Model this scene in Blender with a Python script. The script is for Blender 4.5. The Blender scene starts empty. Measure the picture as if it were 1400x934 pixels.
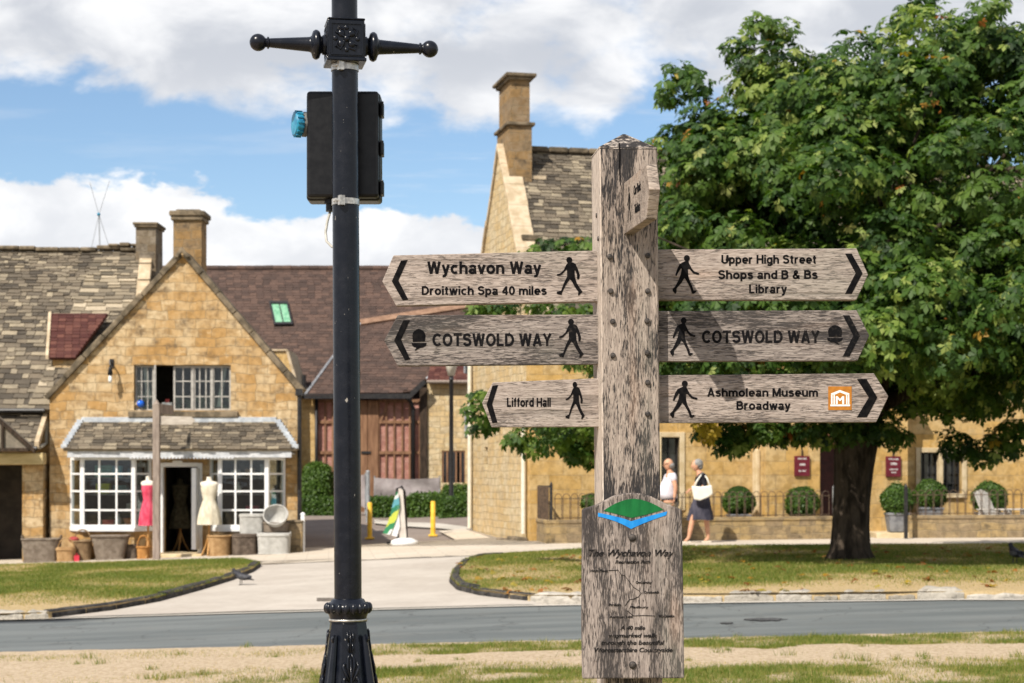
import bpy, bmesh, math, random
import numpy as np
from mathutils import Vector, Matrix, Euler

random.seed(11)
rng = np.random.default_rng(5)
SC = bpy.context.scene
COL = SC.collection
R = math.radians

# ------------------------------------------------------------------ camera, sky, sun, exposure
FPX, HX, HY, CAMZ = 2500.0, 700.0, 650.0, 1.6      # focal length and horizon of the photograph (1400 px wide)
cam_d = bpy.data.cameras.new('camera')
cam = bpy.data.objects.new('camera', cam_d)
COL.objects.link(cam)
cam.location = (0, 0, CAMZ)
cam.rotation_euler = (R(90), 0, 0)
cam_d.sensor_width = 36
cam_d.sensor_fit = 'HORIZONTAL'
cam_d.lens = FPX / 1400 * 36
cam_d.shift_y = (HY - 467) / 1400
cam_d.clip_end = 6000
cam_d.dof.use_dof = True
cam_d.dof.focus_distance = 5.35
cam_d.dof.aperture_fstop = 9.5
SC.camera = cam

SUNV = Vector((-0.70, -1.0, 1.30)).normalized()     # towards the sun
SUN_EL = math.asin(SUNV.z)
SUN_AZ = math.atan2(SUNV.x, SUNV.y)
SC.view_settings.view_transform = 'Standard'
SC.view_settings.look = 'None'
SC.view_settings.gamma = 1
SC.view_settings.use_curve_mapping = False
SC.view_settings.exposure = 0.45

sun_d = bpy.data.lights.new('sun', 'SUN')
sun_d.energy = 4.6
sun_d.angle = R(0.5)
sun_d.color = (1.0, 0.93, 0.82)
sun = bpy.data.objects.new('sun', sun_d)
COL.objects.link(sun)
sun.location = SUNV * 60
sun.rotation_euler = SUNV.to_track_quat('Z', 'Y').to_euler()


class NT:
    """tiny helper around a node tree"""
    def __init__(s, nt):
        s.nt = nt

    def n(s, t, ins=None, **kw):
        nd = s.nt.nodes.new(t)
        for k, v in kw.items():
            setattr(nd, k, v)
        for k, v in (ins or {}).items():
            sock = nd.inputs[k]
            if hasattr(v, 'node'):
                s.nt.links.new(v, sock)
            else:
                if isinstance(v, (tuple, list)) and len(v) == 3 and sock.type == 'RGBA':
                    v = (*v, 1)
                sock.default_value = v
        return nd

    def m(s, op, a, b=0.0, c=0.0, clamp=False):
        nd = s.n('ShaderNodeMath', {0: a, 1: b, 2: c}, operation=op)
        nd.use_clamp = clamp
        return nd.outputs[0]

    def mix(s, fac, a, b, blend='MIX'):
        nd = s.n('ShaderNodeMix', data_type='RGBA', blend_type=blend)
        for k, v in ((0, fac), (6, a), (7, b)):
            sock = nd.inputs[k]
            if hasattr(v, 'node'):
                s.nt.links.new(v, sock)
            else:
                sock.default_value = (*v, 1) if isinstance(v, (tuple, list)) and len(v) == 3 else v
        return nd.outputs[2]

    def ramp(s, fac, stops, interp='LINEAR'):
        nd = s.n('ShaderNodeValToRGB', {0: fac})
        cr = nd.color_ramp
        cr.interpolation = interp
        while len(cr.elements) < len(stops):
            cr.elements.new(0.5)
        for e, (p, c) in zip(cr.elements, stops):
            e.position = p
            e.color = (c, c, c, 1) if isinstance(c, (int, float)) else (*c, 1)
        return nd.outputs[0]

    def noise(s, vec, scale, detail=4, rough=0.55, dist=0.0):
        nd = s.n('ShaderNodeTexNoise', {'Vector': vec, 'Scale': scale, 'Detail': detail,
                                        'Roughness': rough, 'Distortion': dist})
        return nd.outputs[0]

    def smooth(s, x, lo, hi):
        nd = s.n('ShaderNodeMapRange', {0: x, 1: lo, 2: hi, 3: 0.0, 4: 1.0}, interpolation_type='SMOOTHSTEP')
        return nd.outputs[0]

    def sep(s, v):
        return s.n('ShaderNodeSeparateXYZ', {0: v}).outputs

    def comb(s, x, y, z):
        return s.n('ShaderNodeCombineXYZ', {0: x, 1: y, 2: z}).outputs[0]

    def mapping(s, v, scale=(1, 1, 1), loc=(0, 0, 0), rot=(0, 0, 0)):
        return s.n('ShaderNodeMapping', {0: v, 1: loc, 2: rot, 3: scale}).outputs[0]


# ---- sky: Nishita with a layer of broken cumulus, all a function of direction
world = bpy.data.worlds.new('World')
SC.world = world
world.use_nodes = True
w = NT(world.node_tree)
world.node_tree.nodes.clear()
SKY_S = 0.10
sky = w.n('ShaderNodeTexSky', sky_type='NISHITA', sun_disc=False, sun_elevation=SUN_EL, sun_rotation=SUN_AZ,
          air_density=1.0, dust_density=0.1, ozone_density=3.0)
tc = w.n('ShaderNodeTexCoord').outputs['Generated']
dx, dy, dz = w.sep(tc)
dyc = w.m('MAXIMUM', dy, 0.12)
u = w.m('DIVIDE', dx, dyc)                           # tangent of azimuth
v = w.m('DIVIDE', dz, dyc)                           # tangent of elevation
nv = w.comb(w.m('MULTIPLY', u, 1.0), 0.0, w.m('MULTIPLY', v, 1.9))
nz1 = w.noise(nv, 9.0, 9, 0.56, 0.25)
nz2 = w.noise(w.mapping(nv, loc=(3.1, 0, 1.7)), 24.0, 8, 0.6, 0.3)
nz3 = w.noise(w.mapping(nv, loc=(7.7, 2, 0.3)), 5.0, 6, 0.55, 0.2)
nn = w.m('ADD', w.m('MULTIPLY', w.m('SUBTRACT', nz1, 0.5), 1.0), w.m('MULTIPLY', w.m('SUBTRACT', nz2, 0.5), 0.45))
# a band of open blue between the high cloud sheet and the low cumulus
vc = w.m('ADD', 0.190, w.m('MULTIPLY', u, -0.012))
top_edge = w.m('ADD', w.m('MULTIPLY', w.m('ABSOLUTE', w.m('ADD', u, 0.02)), 0.10), 0.193)
low_edge = w.m('ADD', w.m('MULTIPLY', u, -0.105), 0.136)
hi = w.smooth(w.m('ADD', w.m('SUBTRACT', v, top_edge), w.m('MULTIPLY', nn, 0.10)), -0.006, 0.016)
lo = w.smooth(w.m('ADD', w.m('SUBTRACT', low_edge, v), w.m('MULTIPLY', nn, 0.11)), -0.002, 0.006)
wisp = w.m('MULTIPLY', w.smooth(w.noise(w.mapping(nv, scale=(0.5, 1, 2.2), loc=(1.3, 0, 4)), 14.0, 7, 0.6), 0.50, 0.72), 0.55)
rightness = w.smooth(u, -0.16, 0.02)
wisp = w.m('MULTIPLY', wisp, w.m('ADD', 0.25, w.m('MULTIPLY', rightness, 0.9)))
hole = w.smooth(w.m('ADD', nz3, w.m('MULTIPLY', nn, 0.5)), 0.30, 0.42)
hi = w.m('MULTIPLY', hi, w.m('ADD', 0.45, w.m('MULTIPLY', hole, 0.55)))
cover = w.m('MAXIMUM', w.m('MAXIMUM', hi, lo), wisp)
greyn = w.smooth(w.m('ADD', w.noise(w.mapping(nv, loc=(5, 1, 2)), 11.0, 7, 0.55, 0.3), w.m('MULTIPLY', nn, 0.2)), 0.36, 0.68)
bright_low = w.mix(greyn, (0.80, 0.82, 0.86), (1.12, 1.12, 1.12))
bright_hi = w.mix(greyn, (0.60, 0.63, 0.69), (0.98, 0.985, 1.0))
edge_hi = w.smooth(v, 0.17, 0.235)
ccol = w.mix(edge_hi, bright_low, bright_hi)
# towards the zenith the clouds thin out so that the dome lights evenly
over = w.smooth(dz, 0.30, 0.60)
cover = w.m('MULTIPLY', cover, w.m('SUBTRACT', 1.0, w.m('MULTIPLY', over, 0.45)))
skyc = w.n('ShaderNodeHueSaturation', {'Hue': 0.5, 'Saturation': 1.02, 'Value': 1.0, 'Color': sky.outputs[0]}).outputs[0]
bg_sky = w.n('ShaderNodeBackground', {0: skyc, 1: SKY_S})
bg_cl = w.n('ShaderNodeBackground', {0: ccol, 1: 0.76})
mx = w.n('ShaderNodeMixShader', {0: cover, 1: bg_sky.outputs[0], 2: bg_cl.outputs[0]})
w.n('ShaderNodeOutputWorld', {0: mx.outputs[0]})


# ------------------------------------------------------------------ pixel -> world, terrain
def W(px, py, D):
    return Vector(((px - HX) / FPX * D, D, CAMZ - (py - HY) / FPX * D))


_nx = [-60, -14, -8, -5, 0, 5, 12, 30, 60]
_nz = [-0.7, -.35, -.25, -.17, .03, .175, .25, .32, .4]
_fx = [-60, -11.9, -7.9, -4.9, -2.5, 0, 3.4, 11, 30, 60]
_fz = [-0.9, -.41, -.28, -.164, -.02, .12, .165, .21, .32, .4]


def G(x, y):
    """height of the ground"""
    t = np.clip((np.asarray(y, float) - 24) / 12, 0, 1)
    t = t * t * (3 - 2 * t)
    z = np.interp(x, _nx, _nz) * (1 - t) + np.interp(x, _fx, _fz) * t
    yy = np.asarray(y, float)
    k = np.clip((yy - 44) / 9, 0, 1)
    z = z * (1 - k) + np.maximum(z, -0.06) * k                # the lane climbs gently behind the houses
    return z + 0.041 * np.clip(yy - 44, 0, 16)


def gz(x, y):
    return float(G(x, y))


def ground(px, py):
    """point of the ground seen at a pixel"""
    lo, hi = 6.0, 120.0
    for _ in range(60):
        m = (lo + hi) / 2
        p = W(px, py, m)
        if p.z > gz(p.x, p.y):
            lo = m
        else:
            hi = m
    return W(px, py, lo)


def gpt(px, D):
    x = (px - HX) / FPX * D
    return Vector((x, D, gz(x, D)))


def onplane(px, py, p0, n):
    d = W(px, py, 1.0) - Vector((0, 0, CAMZ))
    t = (Vector(p0) - Vector((0, 0, CAMZ))).dot(n) / d.dot(n)
    return Vector((0, 0, CAMZ)) + d * t


def vnoise(x, y, seed=0):
    """smooth value noise, vectorised, 0..1"""
    x = np.asarray(x, float); y = np.asarray(y, float)
    xi = np.floor(x).astype(np.int64); yi = np.floor(y).astype(np.int64)
    fx = x - xi; fy = y - yi
    fx = fx * fx * (3 - 2 * fx); fy = fy * fy * (3 - 2 * fy)

    def h(a, b):
        n = (a * 374761393 + b * 668265263 + seed * 1274126177) & 0xffffffff
        n = ((n ^ (n >> 13)) * 1274126177) & 0xffffffff
        return ((n ^ (n >> 16)) & 0xffff) / 65535.0
    return (h(xi, yi) * (1 - fx) + h(xi + 1, yi) * fx) * (1 - fy) + (h(xi, yi + 1) * (1 - fx) + h(xi + 1, yi + 1) * fx) * fy


def fbm(x, y, seed=0, oct=3):
    s = 0; a = 0.5; t = 0
    for k in range(oct):
        s = s + a * vnoise(np.asarray(x) * 2 ** k, np.asarray(y) * 2 ** k, seed + k); t += a; a *= 0.5
    return s / t


# ------------------------------------------------------------------ mesh helpers
class MB:
    def __init__(s):
        s.v = []; s.f = []

    def add(s, vs, fs, M=None):
        o = len(s.v)
        for p in vs:
            p = Vector(p)
            s.v.append(tuple(M @ p) if M else tuple(p))
        s.f += [tuple(i + o for i in f) for f in fs]
        return s

    def box(s, x0, x1, y0, y1, z0, z1, M=None):
        return s.add([(x0, y0, z0), (x1, y0, z0), (x1, y1, z0), (x0, y1, z0), (x0, y0, z1), (x1, y0, z1), (x1, y1, z1), (x0, y1, z1)],
                     [(0, 3, 2, 1), (4, 5, 6, 7), (0, 1, 5, 4), (1, 2, 6, 5), (2, 3, 7, 6), (3, 0, 4, 7)], M)

    def prism(s, pts, y0, y1, M=None):
        """outline in the x-z plane, extruded along y"""
        n = len(pts)
        a = sum(pts[i][0] * pts[(i + 1) % n][1] - pts[(i + 1) % n][0] * pts[i][1] for i in range(n))
        if a < 0:
            pts = pts[::-1]
        vs = [(p[0], y0, p[1]) for p in pts] + [(p[0], y1, p[1]) for p in pts]
        fs = [tuple(range(n)), tuple(range(2 * n - 1, n - 1, -1))]
        fs += [(i, i + n, (i + 1) % n + n, (i + 1) % n) for i in range(n)]
        return s.add(vs, fs, M)

    def zprism(s, pts, z0, z1, M=None):
        n = len(pts)
        a = sum(pts[i][0] * pts[(i + 1) % n][1] - pts[(i + 1) % n][0] * pts[i][1] for i in range(n))
        if a < 0:
            pts = pts[::-1]
        vs = [(p[0], p[1], z0) for p in pts] + [(p[0], p[1], z1) for p in pts]
        fs = [tuple(range(n - 1, -1, -1)), tuple(range(n, 2 * n))]
        fs += [(i, (i + 1) % n, (i + 1) % n + n, i + n) for i in range(n)]
        return s.add(vs, fs, M)

    def loft(s, rings, cap=True, M=None):
        k = len(rings[0]); vs = []; fs = []
        for r in rings:
            vs += list(r)
        for i in range(len(rings) - 1):
            for j in range(k):
                fs.append((i * k + j, i * k + (j + 1) % k, (i + 1) * k + (j + 1) % k, (i + 1) * k + j))
        if cap:
            fs.append(tuple(range(k - 1, -1, -1)))
            fs.append(tuple(range((len(rings) - 1) * k, len(rings) * k)))
        return s.add(vs, fs, M)

    def tube(s, path, r, seg=8, cap=True, M=None):
        path = [Vector(p) for p in path]
        n = len(path)
        rr = r if isinstance(r, (list, tuple)) else [r] * n
        t0 = (path[1] - path[0]).normalized()
        a = Vector((0, 0, 1)) if abs(t0.z) < 0.9 else Vector((1, 0, 0))
        u_ = (a - t0 * a.dot(t0)).normalized()
        rings = []
        for i in range(n):
            t = (path[min(i + 1, n - 1)] - path[max(i - 1, 0)]).normalized()
            u_ = (u_ - t * u_.dot(t)).normalized()
            w_ = t.cross(u_)
            rings.append([path[i] + (u_ * math.cos(2 * math.pi * j / seg) + w_ * math.sin(2 * math.pi * j / seg)) * rr[i] for j in range(seg)])
        return s.loft(rings, cap, M)

    def lathe(s, prof, c=(0, 0, 0), seg=20, M=None, sx=1.0, sy=1.0, cap=True):
        rings = [[(c[0] + max(r, 1e-4) * sx * math.cos(2 * math.pi * j / seg), c[1] + max(r, 1e-4) * sy * math.sin(2 * math.pi * j / seg), c[2] + z) for j in range(seg)] for r, z in prof]
        return s.loft(rings, cap, M)

    def ball(s, c, r, seg=16, rings=10, sx=1, sy=1, sz=1, M=None):
        return s.lathe([(r * math.sin(math.pi * (0.02 + 0.96 * i / rings)), -r * sz * math.cos(math.pi * (0.02 + 0.96 * i / rings))) for i in range(rings + 1)], c, seg, M, sx, sy)

    def grow(s, other):
        return s.add(other.v, other.f)


ROOTM = {}


def link(o):
    COL.objects.link(o)
    return o


def rootmat(o):
    while o.parent:
        o = o.parent
    return ROOTM.get(o.name, Matrix.Identity(4))


def mesh_from(name, vs, fs):
    me = bpy.data.meshes.new(name)
    me.from_pydata([tuple(p) for p in vs], [], fs)
    me.update()
    return me


def obj(name, mb, mat, parent=None, smooth=False, bevel=0.0, local=False, auto=None, bseg=2):
    """links ONE mesh object; vertices are in world space unless local"""
    if isinstance(mb, bpy.types.Mesh):
        me = mb
        if parent is not None and not local:
            me.transform(rootmat(parent).inverted())
    else:
        vs = mb.v
        if parent is not None and not local:
            Mi = rootmat(parent).inverted()
            vs = [Mi @ Vector(p) for p in vs]
        me = mesh_from(name, vs, mb.f)
    me.materials.append(mat)
    o = link(bpy.data.objects.new(name, me))
    if parent is None and not local:
        vs = np.empty(len(me.vertices) * 3)
        me.vertices.foreach_get('co', vs)
        vs = vs.reshape(-1, 3)
        c = Vector(((vs[:, 0].min() + vs[:, 0].max()) / 2, (vs[:, 1].min() + vs[:, 1].max()) / 2, vs[:, 2].min()))
        me.transform(Matrix.Translation(-c))
        o.location = c
        ROOTM[o.name] = Matrix.Translation(c)
    if parent is not None:
        o.parent = parent
    if smooth:
        for p in me.polygons:
            p.use_smooth = True
        if auto:
            me.set_sharp_from_angle(angle=R(auto))
    if bevel:
        b = o.modifiers.new('bevel', 'BEVEL')
        b.width = bevel; b.segments = bseg; b.limit_method = 'ANGLE'; b.angle_limit = R(35)
    return o


def thing(name, label, cat, loc, rotz=0.0, group=None, rot=None):
    o = link(bpy.data.objects.new(name, None))
    o.empty_display_size = 0.2
    o.location = loc
    o.rotation_euler = rot or (0, 0, rotz)
    ROOTM[o.name] = Matrix.Translation(Vector(loc)) @ Euler(o.rotation_euler).to_matrix().to_4x4()
    return tag(o, label, cat, group)


def tag(o, label, cat, group=None):
    o['label'] = label
    o['category'] = cat
    if group:
        o['group'] = group
    return o


def struct(o):
    o['kind'] = 'structure'
    return o


def stuff(o, label, cat):
    o['kind'] = 'stuff'
    return tag(o, label, cat)


def dup(root, loc, rotz=None, label=None, group=None, scale=None):
    """copy of a thing with copies of its parts and sub-parts"""
    r = root.copy(); link(r)
    r.location = loc
    if rotz is not None:
        r.rotation_euler = (0, 0, rotz)
    if scale:
        r.scale = (scale,) * 3
    if label:
        r['label'] = label
    if group:
        r['group'] = group
    for ch in list(root.children):
        c = ch.copy(); link(c); c.parent = r
        for g in list(ch.children):
            d = g.copy(); link(d); d.parent = c
    return r


def fill(outline, holes, y0, y1, M=None):
    """wall: outline in x-z with rectangular or polygonal holes, from y0 to y1"""
    bm = bmesh.new()
    edges = []
    for loop in [outline] + list(holes):
        vs = [bm.verts.new((p[0], y0, p[1])) for p in loop]
        for i in range(len(vs)):
            edges.append(bm.edges.new((vs[i], vs[(i + 1) % len(vs)])))
    bmesh.ops.triangle_fill(bm, use_beauty=True, use_dissolve=False, edges=edges)
    r = bmesh.ops.extrude_face_region(bm, geom=bm.faces[:])
    bmesh.ops.translate(bm, vec=(0, y1 - y0, 0), verts=[g for g in r['geom'] if isinstance(g, bmesh.types.BMVert)])
    bmesh.ops.recalc_face_normals(bm, faces=bm.faces[:])
    bm.verts.index_update()
    mb = MB()
    mb.add([v_.co for v_ in bm.verts], [tuple(v_.index for v_ in f.verts) for f in bm.faces], M)
    bm.free()
    return mb


def rect(x0, x1, z0, z1):
    return [(x0, z0), (x1, z0), (x1, z1), (x0, z1)]


def roof_slabs(poly, row0, row1, w0, w1, thick, jit=0.0, mb=None, fall=0.0):
    """rows of overlapping slabs over a planar convex polygon (first two points = eave)"""
    poly = [Vector(p) for p in poly]
    o = poly[0]
    n = (poly[1] - poly[0]).cross(poly[-1] - poly[0]).normalized()
    if n.z < 0:
        n = -n
    uu = Vector((0, 0, 1)).cross(n).normalized()
    if uu.dot(poly[1] - poly[0]) < 0:
        uu = -uu
    vv = n.cross(uu)
    if vv.z < 0:
        vv = -vv
    P2 = [((p - o).dot(uu), (p - o).dot(vv)) for p in poly]
    vmin = min(p[1] for p in P2); vmax = max(p[1] for p in P2)

    def span(v_):
        xs = []
        for i in range(len(P2)):
            a, b = P2[i], P2[(i + 1) % len(P2)]
            if (a[1] - v_) * (b[1] - v_) < 0:
                xs.append(a[0] + (b[0] - a[0]) * (v_ - a[1]) / (b[1] - a[1]))
        return (min(xs), max(xs)) if len(xs) >= 2 else None
    mb = mb or MB()
    v_ = vmin
    while v_ < vmax - 0.02:
        t = (v_ - vmin) / (vmax - vmin)
        h = min(row0 + (row1 - row0) * t, vmax - v_)
        sp = span(v_ + h * 0.5)
        if sp:
            x = sp[0]
            while x < sp[1] - 0.01:
                wd = random.uniform(w0, w1) * (1 - 0.35 * t if row0 != row1 else 1)
                if x + wd > sp[1] - 0.5 * w0:
                    wd = sp[1] - x
                th = thick * random.uniform(0.7, 1.3)
                jl = random.uniform(-jit, jit); jr = jl + random.uniform(-jit, jit) * 0.6
                g = 0.004 + jit * 0.1
                lift = random.uniform(0, jit * 0.4)
                vs = []
                for (uu_, vv_, nn_) in ((x + g, v_ + jl - h * .12, th + lift), (x + wd - g, v_ + jr - h * .12, th + lift * .5),
                                        (x + wd - g, v_ + h * 1.15, 0.012), (x + g, v_ + h * 1.15, 0.012),
                                        (x + g, v_ + jl - h * .12, -0.01), (x + wd - g, v_ + jr - h * .12, -0.01)):
                    vs.append(o + uu * uu_ + vv * vv_ + n * nn_)
                fs = [(0, 1, 2, 3), (4, 5, 1, 0), (4, 0, 3), (5, 2, 1)]
                mb.add(vs, fs)
                x += wd
        v_ += h
    return mb


def flat_poly(poly, thick, mb=None):
    """thin slab under a planar polygon"""
    poly = [Vector(p) for p in poly]
    n = (poly[1] - poly[0]).cross(poly[-1] - poly[0]).normalized()
    if n.z < 0:
        n = -n; poly = poly[::-1]
    mb = mb or MB()
    k = len(poly)
    vs = poly + [p - n * thick for p in poly]
    fs = [tuple(range(k)), tuple(range(2 * k - 1, k - 1, -1))] + [(i, i + k, (i + 1) % k + k, (i + 1) % k) for i in range(k)]
    return mb.add(vs, fs)


CAP = 0.729       # cap height of the lettering per unit of size


def text_mb(body, height, M, bold=0.0, sx=1.0, shear=0.0, thick=0.0006, align='CENTER', space=1.0):
    """lettering in the local x-y plane of M; height = cap height in metres"""
    cu = bpy.data.curves.new('lettering', 'FONT')
    cu.body = body
    cu.align_x = align
    cu.align_y = 'TOP_BASELINE'
    cu.size = height / CAP
    cu.shear = shear
    cu.space_character = space
    cu.space_line = 0.92
    cu.extrude = thick
    cu.resolution_u = 3
    o = bpy.data.objects.new('lettering', cu)
    COL.objects.link(o)
    dg = bpy.context.evaluated_depsgraph_get()
    me = bpy.data.meshes.new_from_object(o.evaluated_get(dg))
    mb = MB()
    S = M @ Matrix.Diagonal((sx, 1, 1, 1))
    bb = bold * height * 1.6
    for k_, (ox, oy) in enumerate([(0, 0), (bb / sx, 0), (-bb / sx, 0), (0, bb * .6), (0, -bb * .6)] if bold else [(0, 0)]):
        mb.add([v_.co for v_ in me.vertices], [tuple(p.vertices) for p in me.polygons], S @ Matrix.Translation((ox, oy, k_ * .00004)))
    COL.objects.unlink(o)
    bpy.data.objects.remove(o); bpy.data.curves.remove(cu); bpy.data.meshes.remove(me)
    return mb


# ---- signwriter's grotesque capitals and small letters, drawn as broad strokes (STROKE_FONT)
def _arc(cx, cy, rx, ry, a0, a1):
    n = max(6, int(abs(a1 - a0) / 15))
    return [(cx + rx * math.cos(R(a0 + (a1 - a0) * i / n)), cy + ry * math.sin(R(a0 + (a1 - a0) * i / n))) for i in range(n + 1)]


_h = 0.088
_st = lambda x, a, b: [(x, a), (x, b)]
_bowl = lambda: _arc(.31, .365, .225, .278, 0, 360)
GLYPH = {
    'L': (.60, [_st(_h, 0, 1), [(_h, _h), (.58, _h)]]),
    'T': (.70, [[(.01, 1 - _h), (.69, 1 - _h)], _st(.35, 0, 1)]),
    'H': (.74, [_st(_h, 0, 1), _st(.652, 0, 1), [(_h, .52), (.652, .52)]]),
    'U': (.74, [[(_h, 1), (_h, .32)] + _arc(.37, .32, .282, .235, 180, 360) + [(.652, .32), (.652, 1)]]),
    'D': (.74, [_st(_h, 0, 1), [(_h, 1 - _h), (.30, 1 - _h)] + _arc(.30, .5, .35, .412, 90, -90) + [(_h, _h)]]),
    'B': (.71, [_st(_h, 0, 1), [(_h, 1 - _h), (.37, 1 - _h)] + _arc(.37, .725, .21, .187, 90, -90) + [(_h, .538)], [(_h, .538), (.39, .538)] + _arc(.39, .313, .23, .225, 90, -90) + [(_h, _h)]]),
    'S': (.69, [_arc(.345, .725, .25, .19, 15, 270) + _arc(.345, .312, .262, .223, 90, -165)[1:]]),
    'C': (.75, [_arc(.40, .5, .313, .412, 42, 318)]),
    'O': (.80, [_arc(.40, .5, .313, .412, 0, 360)]),
    'A': (.74, [[(.08, 0), (.37, 1)], [(.37, 1), (.66, 0)], [(.17, .28), (.57, .28)]]),
    'Y': (.72, [[(.08, 1), (.36, .46)], [(.64, 1), (.36, .46)], _st(.36, 0, .52)]),
    'W': (1.04, [[(.09, 1), (.29, .0)], [(.29, 0), (.52, 1)], [(.52, 1), (.75, .0)], [(.75, 0), (.95, 1)]]),
    'M': (.86, [_st(_h, 0, 1), _st(.772, 0, 1), [(.10, 1), (.43, .06)], [(.76, 1), (.43, .06)]]),
    'n': (.62, [_st(_h, 0, .73), [(_h, .40)] + _arc(.31, .42, .222, .222, 180, 0) + [(.532, 0)]]),
    'h': (.62, [_st(_h, 0, 1), [(_h, .40)] + _arc(.31, .42, .222, .222, 180, 0) + [(.532, 0)]]),
    'm': (.94, [_st(_h, 0, .73), [(_h, .42)] + _arc(.28, .45, .192, .192, 180, 0) + [(.472, 0)], [(.472, .42)] + _arc(.664, .45, .192, .192, 180, 0) + [(.856, 0)]]),
    'r': (.42, [_st(_h, 0, .73), [(_h, .38)] + _arc(.30, .42, .212, .222, 180, 72)]),
    'u': (.62, [[(_h, .73), (_h, .29)] + _arc(.31, .29, .222, .205, 180, 360), _st(.532, 0, .73)]),
    'o': (.66, [_arc(.33, .365, .242, .278, 0, 360)]),
    'c': (.59, [_arc(.33, .365, .242, .278, 48, 312)]),
    'e': (.64, [[(.09, .36), (.572, .36)] + _arc(.33, .365, .242, .278, 2, 316)]),
    'd': (.62, [_bowl(), _st(.532, 0, 1)]),
    'b': (.62, [_bowl(), _st(_h, 0, 1)]),
    'p': (.62, [_bowl(), _st(_h, -.26, .73)]),
    'g': (.62, [_bowl(), [(.532, .73), (.532, -.02)] + _arc(.31, -.02, .222, .155, 0, -155)]),
    'a': (.60, [[(.505, 0), (.505, .48)] + _arc(.295, .47, .21, .175, 3, 158), _arc(.275, .21, .19, .13, 0, 360)]),
    's': (.56, [_arc(.28, .53, .185, .122, 18, 270) + _arc(.28, .247, .195, .161, 90, -160)[1:]]),
    'i': (.18, [_st(_h, 0, .73), _st(_h, .83, 1)]),
    'l': (.18, [_st(_h, 0, 1)]),
    't': (.40, [[(.19, .93), (.19, .21)] + _arc(.31, .21, .12, .125, 180, 285), [(.02, .66), (.38, .66)]]),
    'f': (.37, [[(.17, 0), (.17, .78)] + _arc(.30, .78, .13, .135, 180, 82), [(.01, .66), (.36, .66)]]),
    'v': (.58, [[(.07, .73), (.29, 0)], [(.29, 0), (.51, .73)]]),
    'w': (.86, [[(.07, .73), (.25, 0)], [(.25, 0), (.43, .73)], [(.43, .73), (.61, 0)], [(.61, 0), (.79, .73)]]),
    'y': (.58, [[(.07, .73), (.30, .02)], [(.51, .73), (.27, -.08), (.21, -.155), (.13, -.175), (.05, -.165)]]),
    '4': (.62, [_st(.45, 0, 1), [(.45, .95), (.07, .33)], [(.03, .28), (.60, .28)]]),
    '0': (.62, [_arc(.31, .5, .222, .412, 0, 360)]),
    '&': (.74, [[(.68, .02), (.22, .62), (.19, .76), (.24, .87), (.33, .912), (.43, .87), (.46, .76), (.40, .65), (.17, .44), (.10, .32), (.10, .20), (.18, .10), (.30, .08), (.44, .12), (.55, .24), (.63, .44)]]),
}


def stroke_text(body, height, M, bold=0.0, sx=1.0):
    mb = MB(); x = 0.0; hw = _h + bold; k_ = 0
    for ch in body:
        if ch == ' ':
            x += .34; continue
        wd, strokes = GLYPH[ch]
        for st in strokes:
            pts = [Vector((p[0] + x, p[1])) for p in st]
            closed = (pts[0] - pts[-1]).length < 1e-5
            n = len(pts); L, Rr_ = [], []
            for i in range(n):
                a = pts[i - 1] if i else (pts[-2] if closed else pts[0] * 2 - pts[1])
                b = pts[i + 1] if i < n - 1 else (pts[1] if closed else pts[-1] * 2 - pts[-2])
                d0 = (pts[i] - a).normalized(); d1 = (b - pts[i]).normalized()
                n0 = Vector((-d0.y, d0.x)); n1 = Vector((-d1.y, d1.x))
                m_ = (n0 + n1).normalized(); q = hw / max(.5, m_.dot(n0))
                L.append(pts[i] + m_ * q); Rr_.append(pts[i] - m_ * q)
            k_ += 1; z = (k_ % 4) * .00004
            vs = [(p.x * height * sx, p.y * height, z) for p in L + Rr_]
            mb.add(vs, [(i, i + n, i + n + 1, i + 1) for i in range(n - 1)], M)
        x += wd + .10
    return mb


# ------------------------------------------------------------------ materials
def newmat(name, rough=0.6, spec=0.3, metal=0.0, color=None):
    m = bpy.data.materials.new(name)
    m.use_nodes = True
    nt = m.node_tree
    b = nt.nodes['Principled BSDF']
    b.inputs['Roughness'].default_value = rough
    b.inputs['Specular IOR Level'].default_value = spec
    b.inputs['Metallic'].default_value = metal
    if color:
        b.inputs['Base Color'].default_value = (*color, 1)
    return m, NT(nt), b


def setin(s, b, name, val):
    s.nt.links.new(val, b.inputs[name])


def bump(s, b, h, strength=0.3, dist=0.01):
    nd = s.n('ShaderNodeBump', {'Height': h, 'Strength': strength, 'Distance': dist})
    s.nt.links.new(nd.outputs[0], b.inputs['Normal'])


def objco(s):
    return s.n('ShaderNodeTexCoord').outputs['Object']


def m_varied(name, c0, c1, scale=6, rough=0.7, spec=0.3, bumps=0.2, bscale=40, bdist=0.006, stretch=(1, 1, 1), lohi=(0.35, 0.65), metal=0.0):
    m, s, b = newmat(name, rough, spec, metal)
    co = s.mapping(objco(s), stretch)
    n = s.noise(co, scale, 6, 0.6)
    setin(s, b, 'Base Color', s.mix(s.smooth(n, *lohi), c0, c1))
    n2 = s.noise(co, bscale, 5, 0.6)
    bump(s, b, n2, bumps, bdist)
    return m


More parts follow.
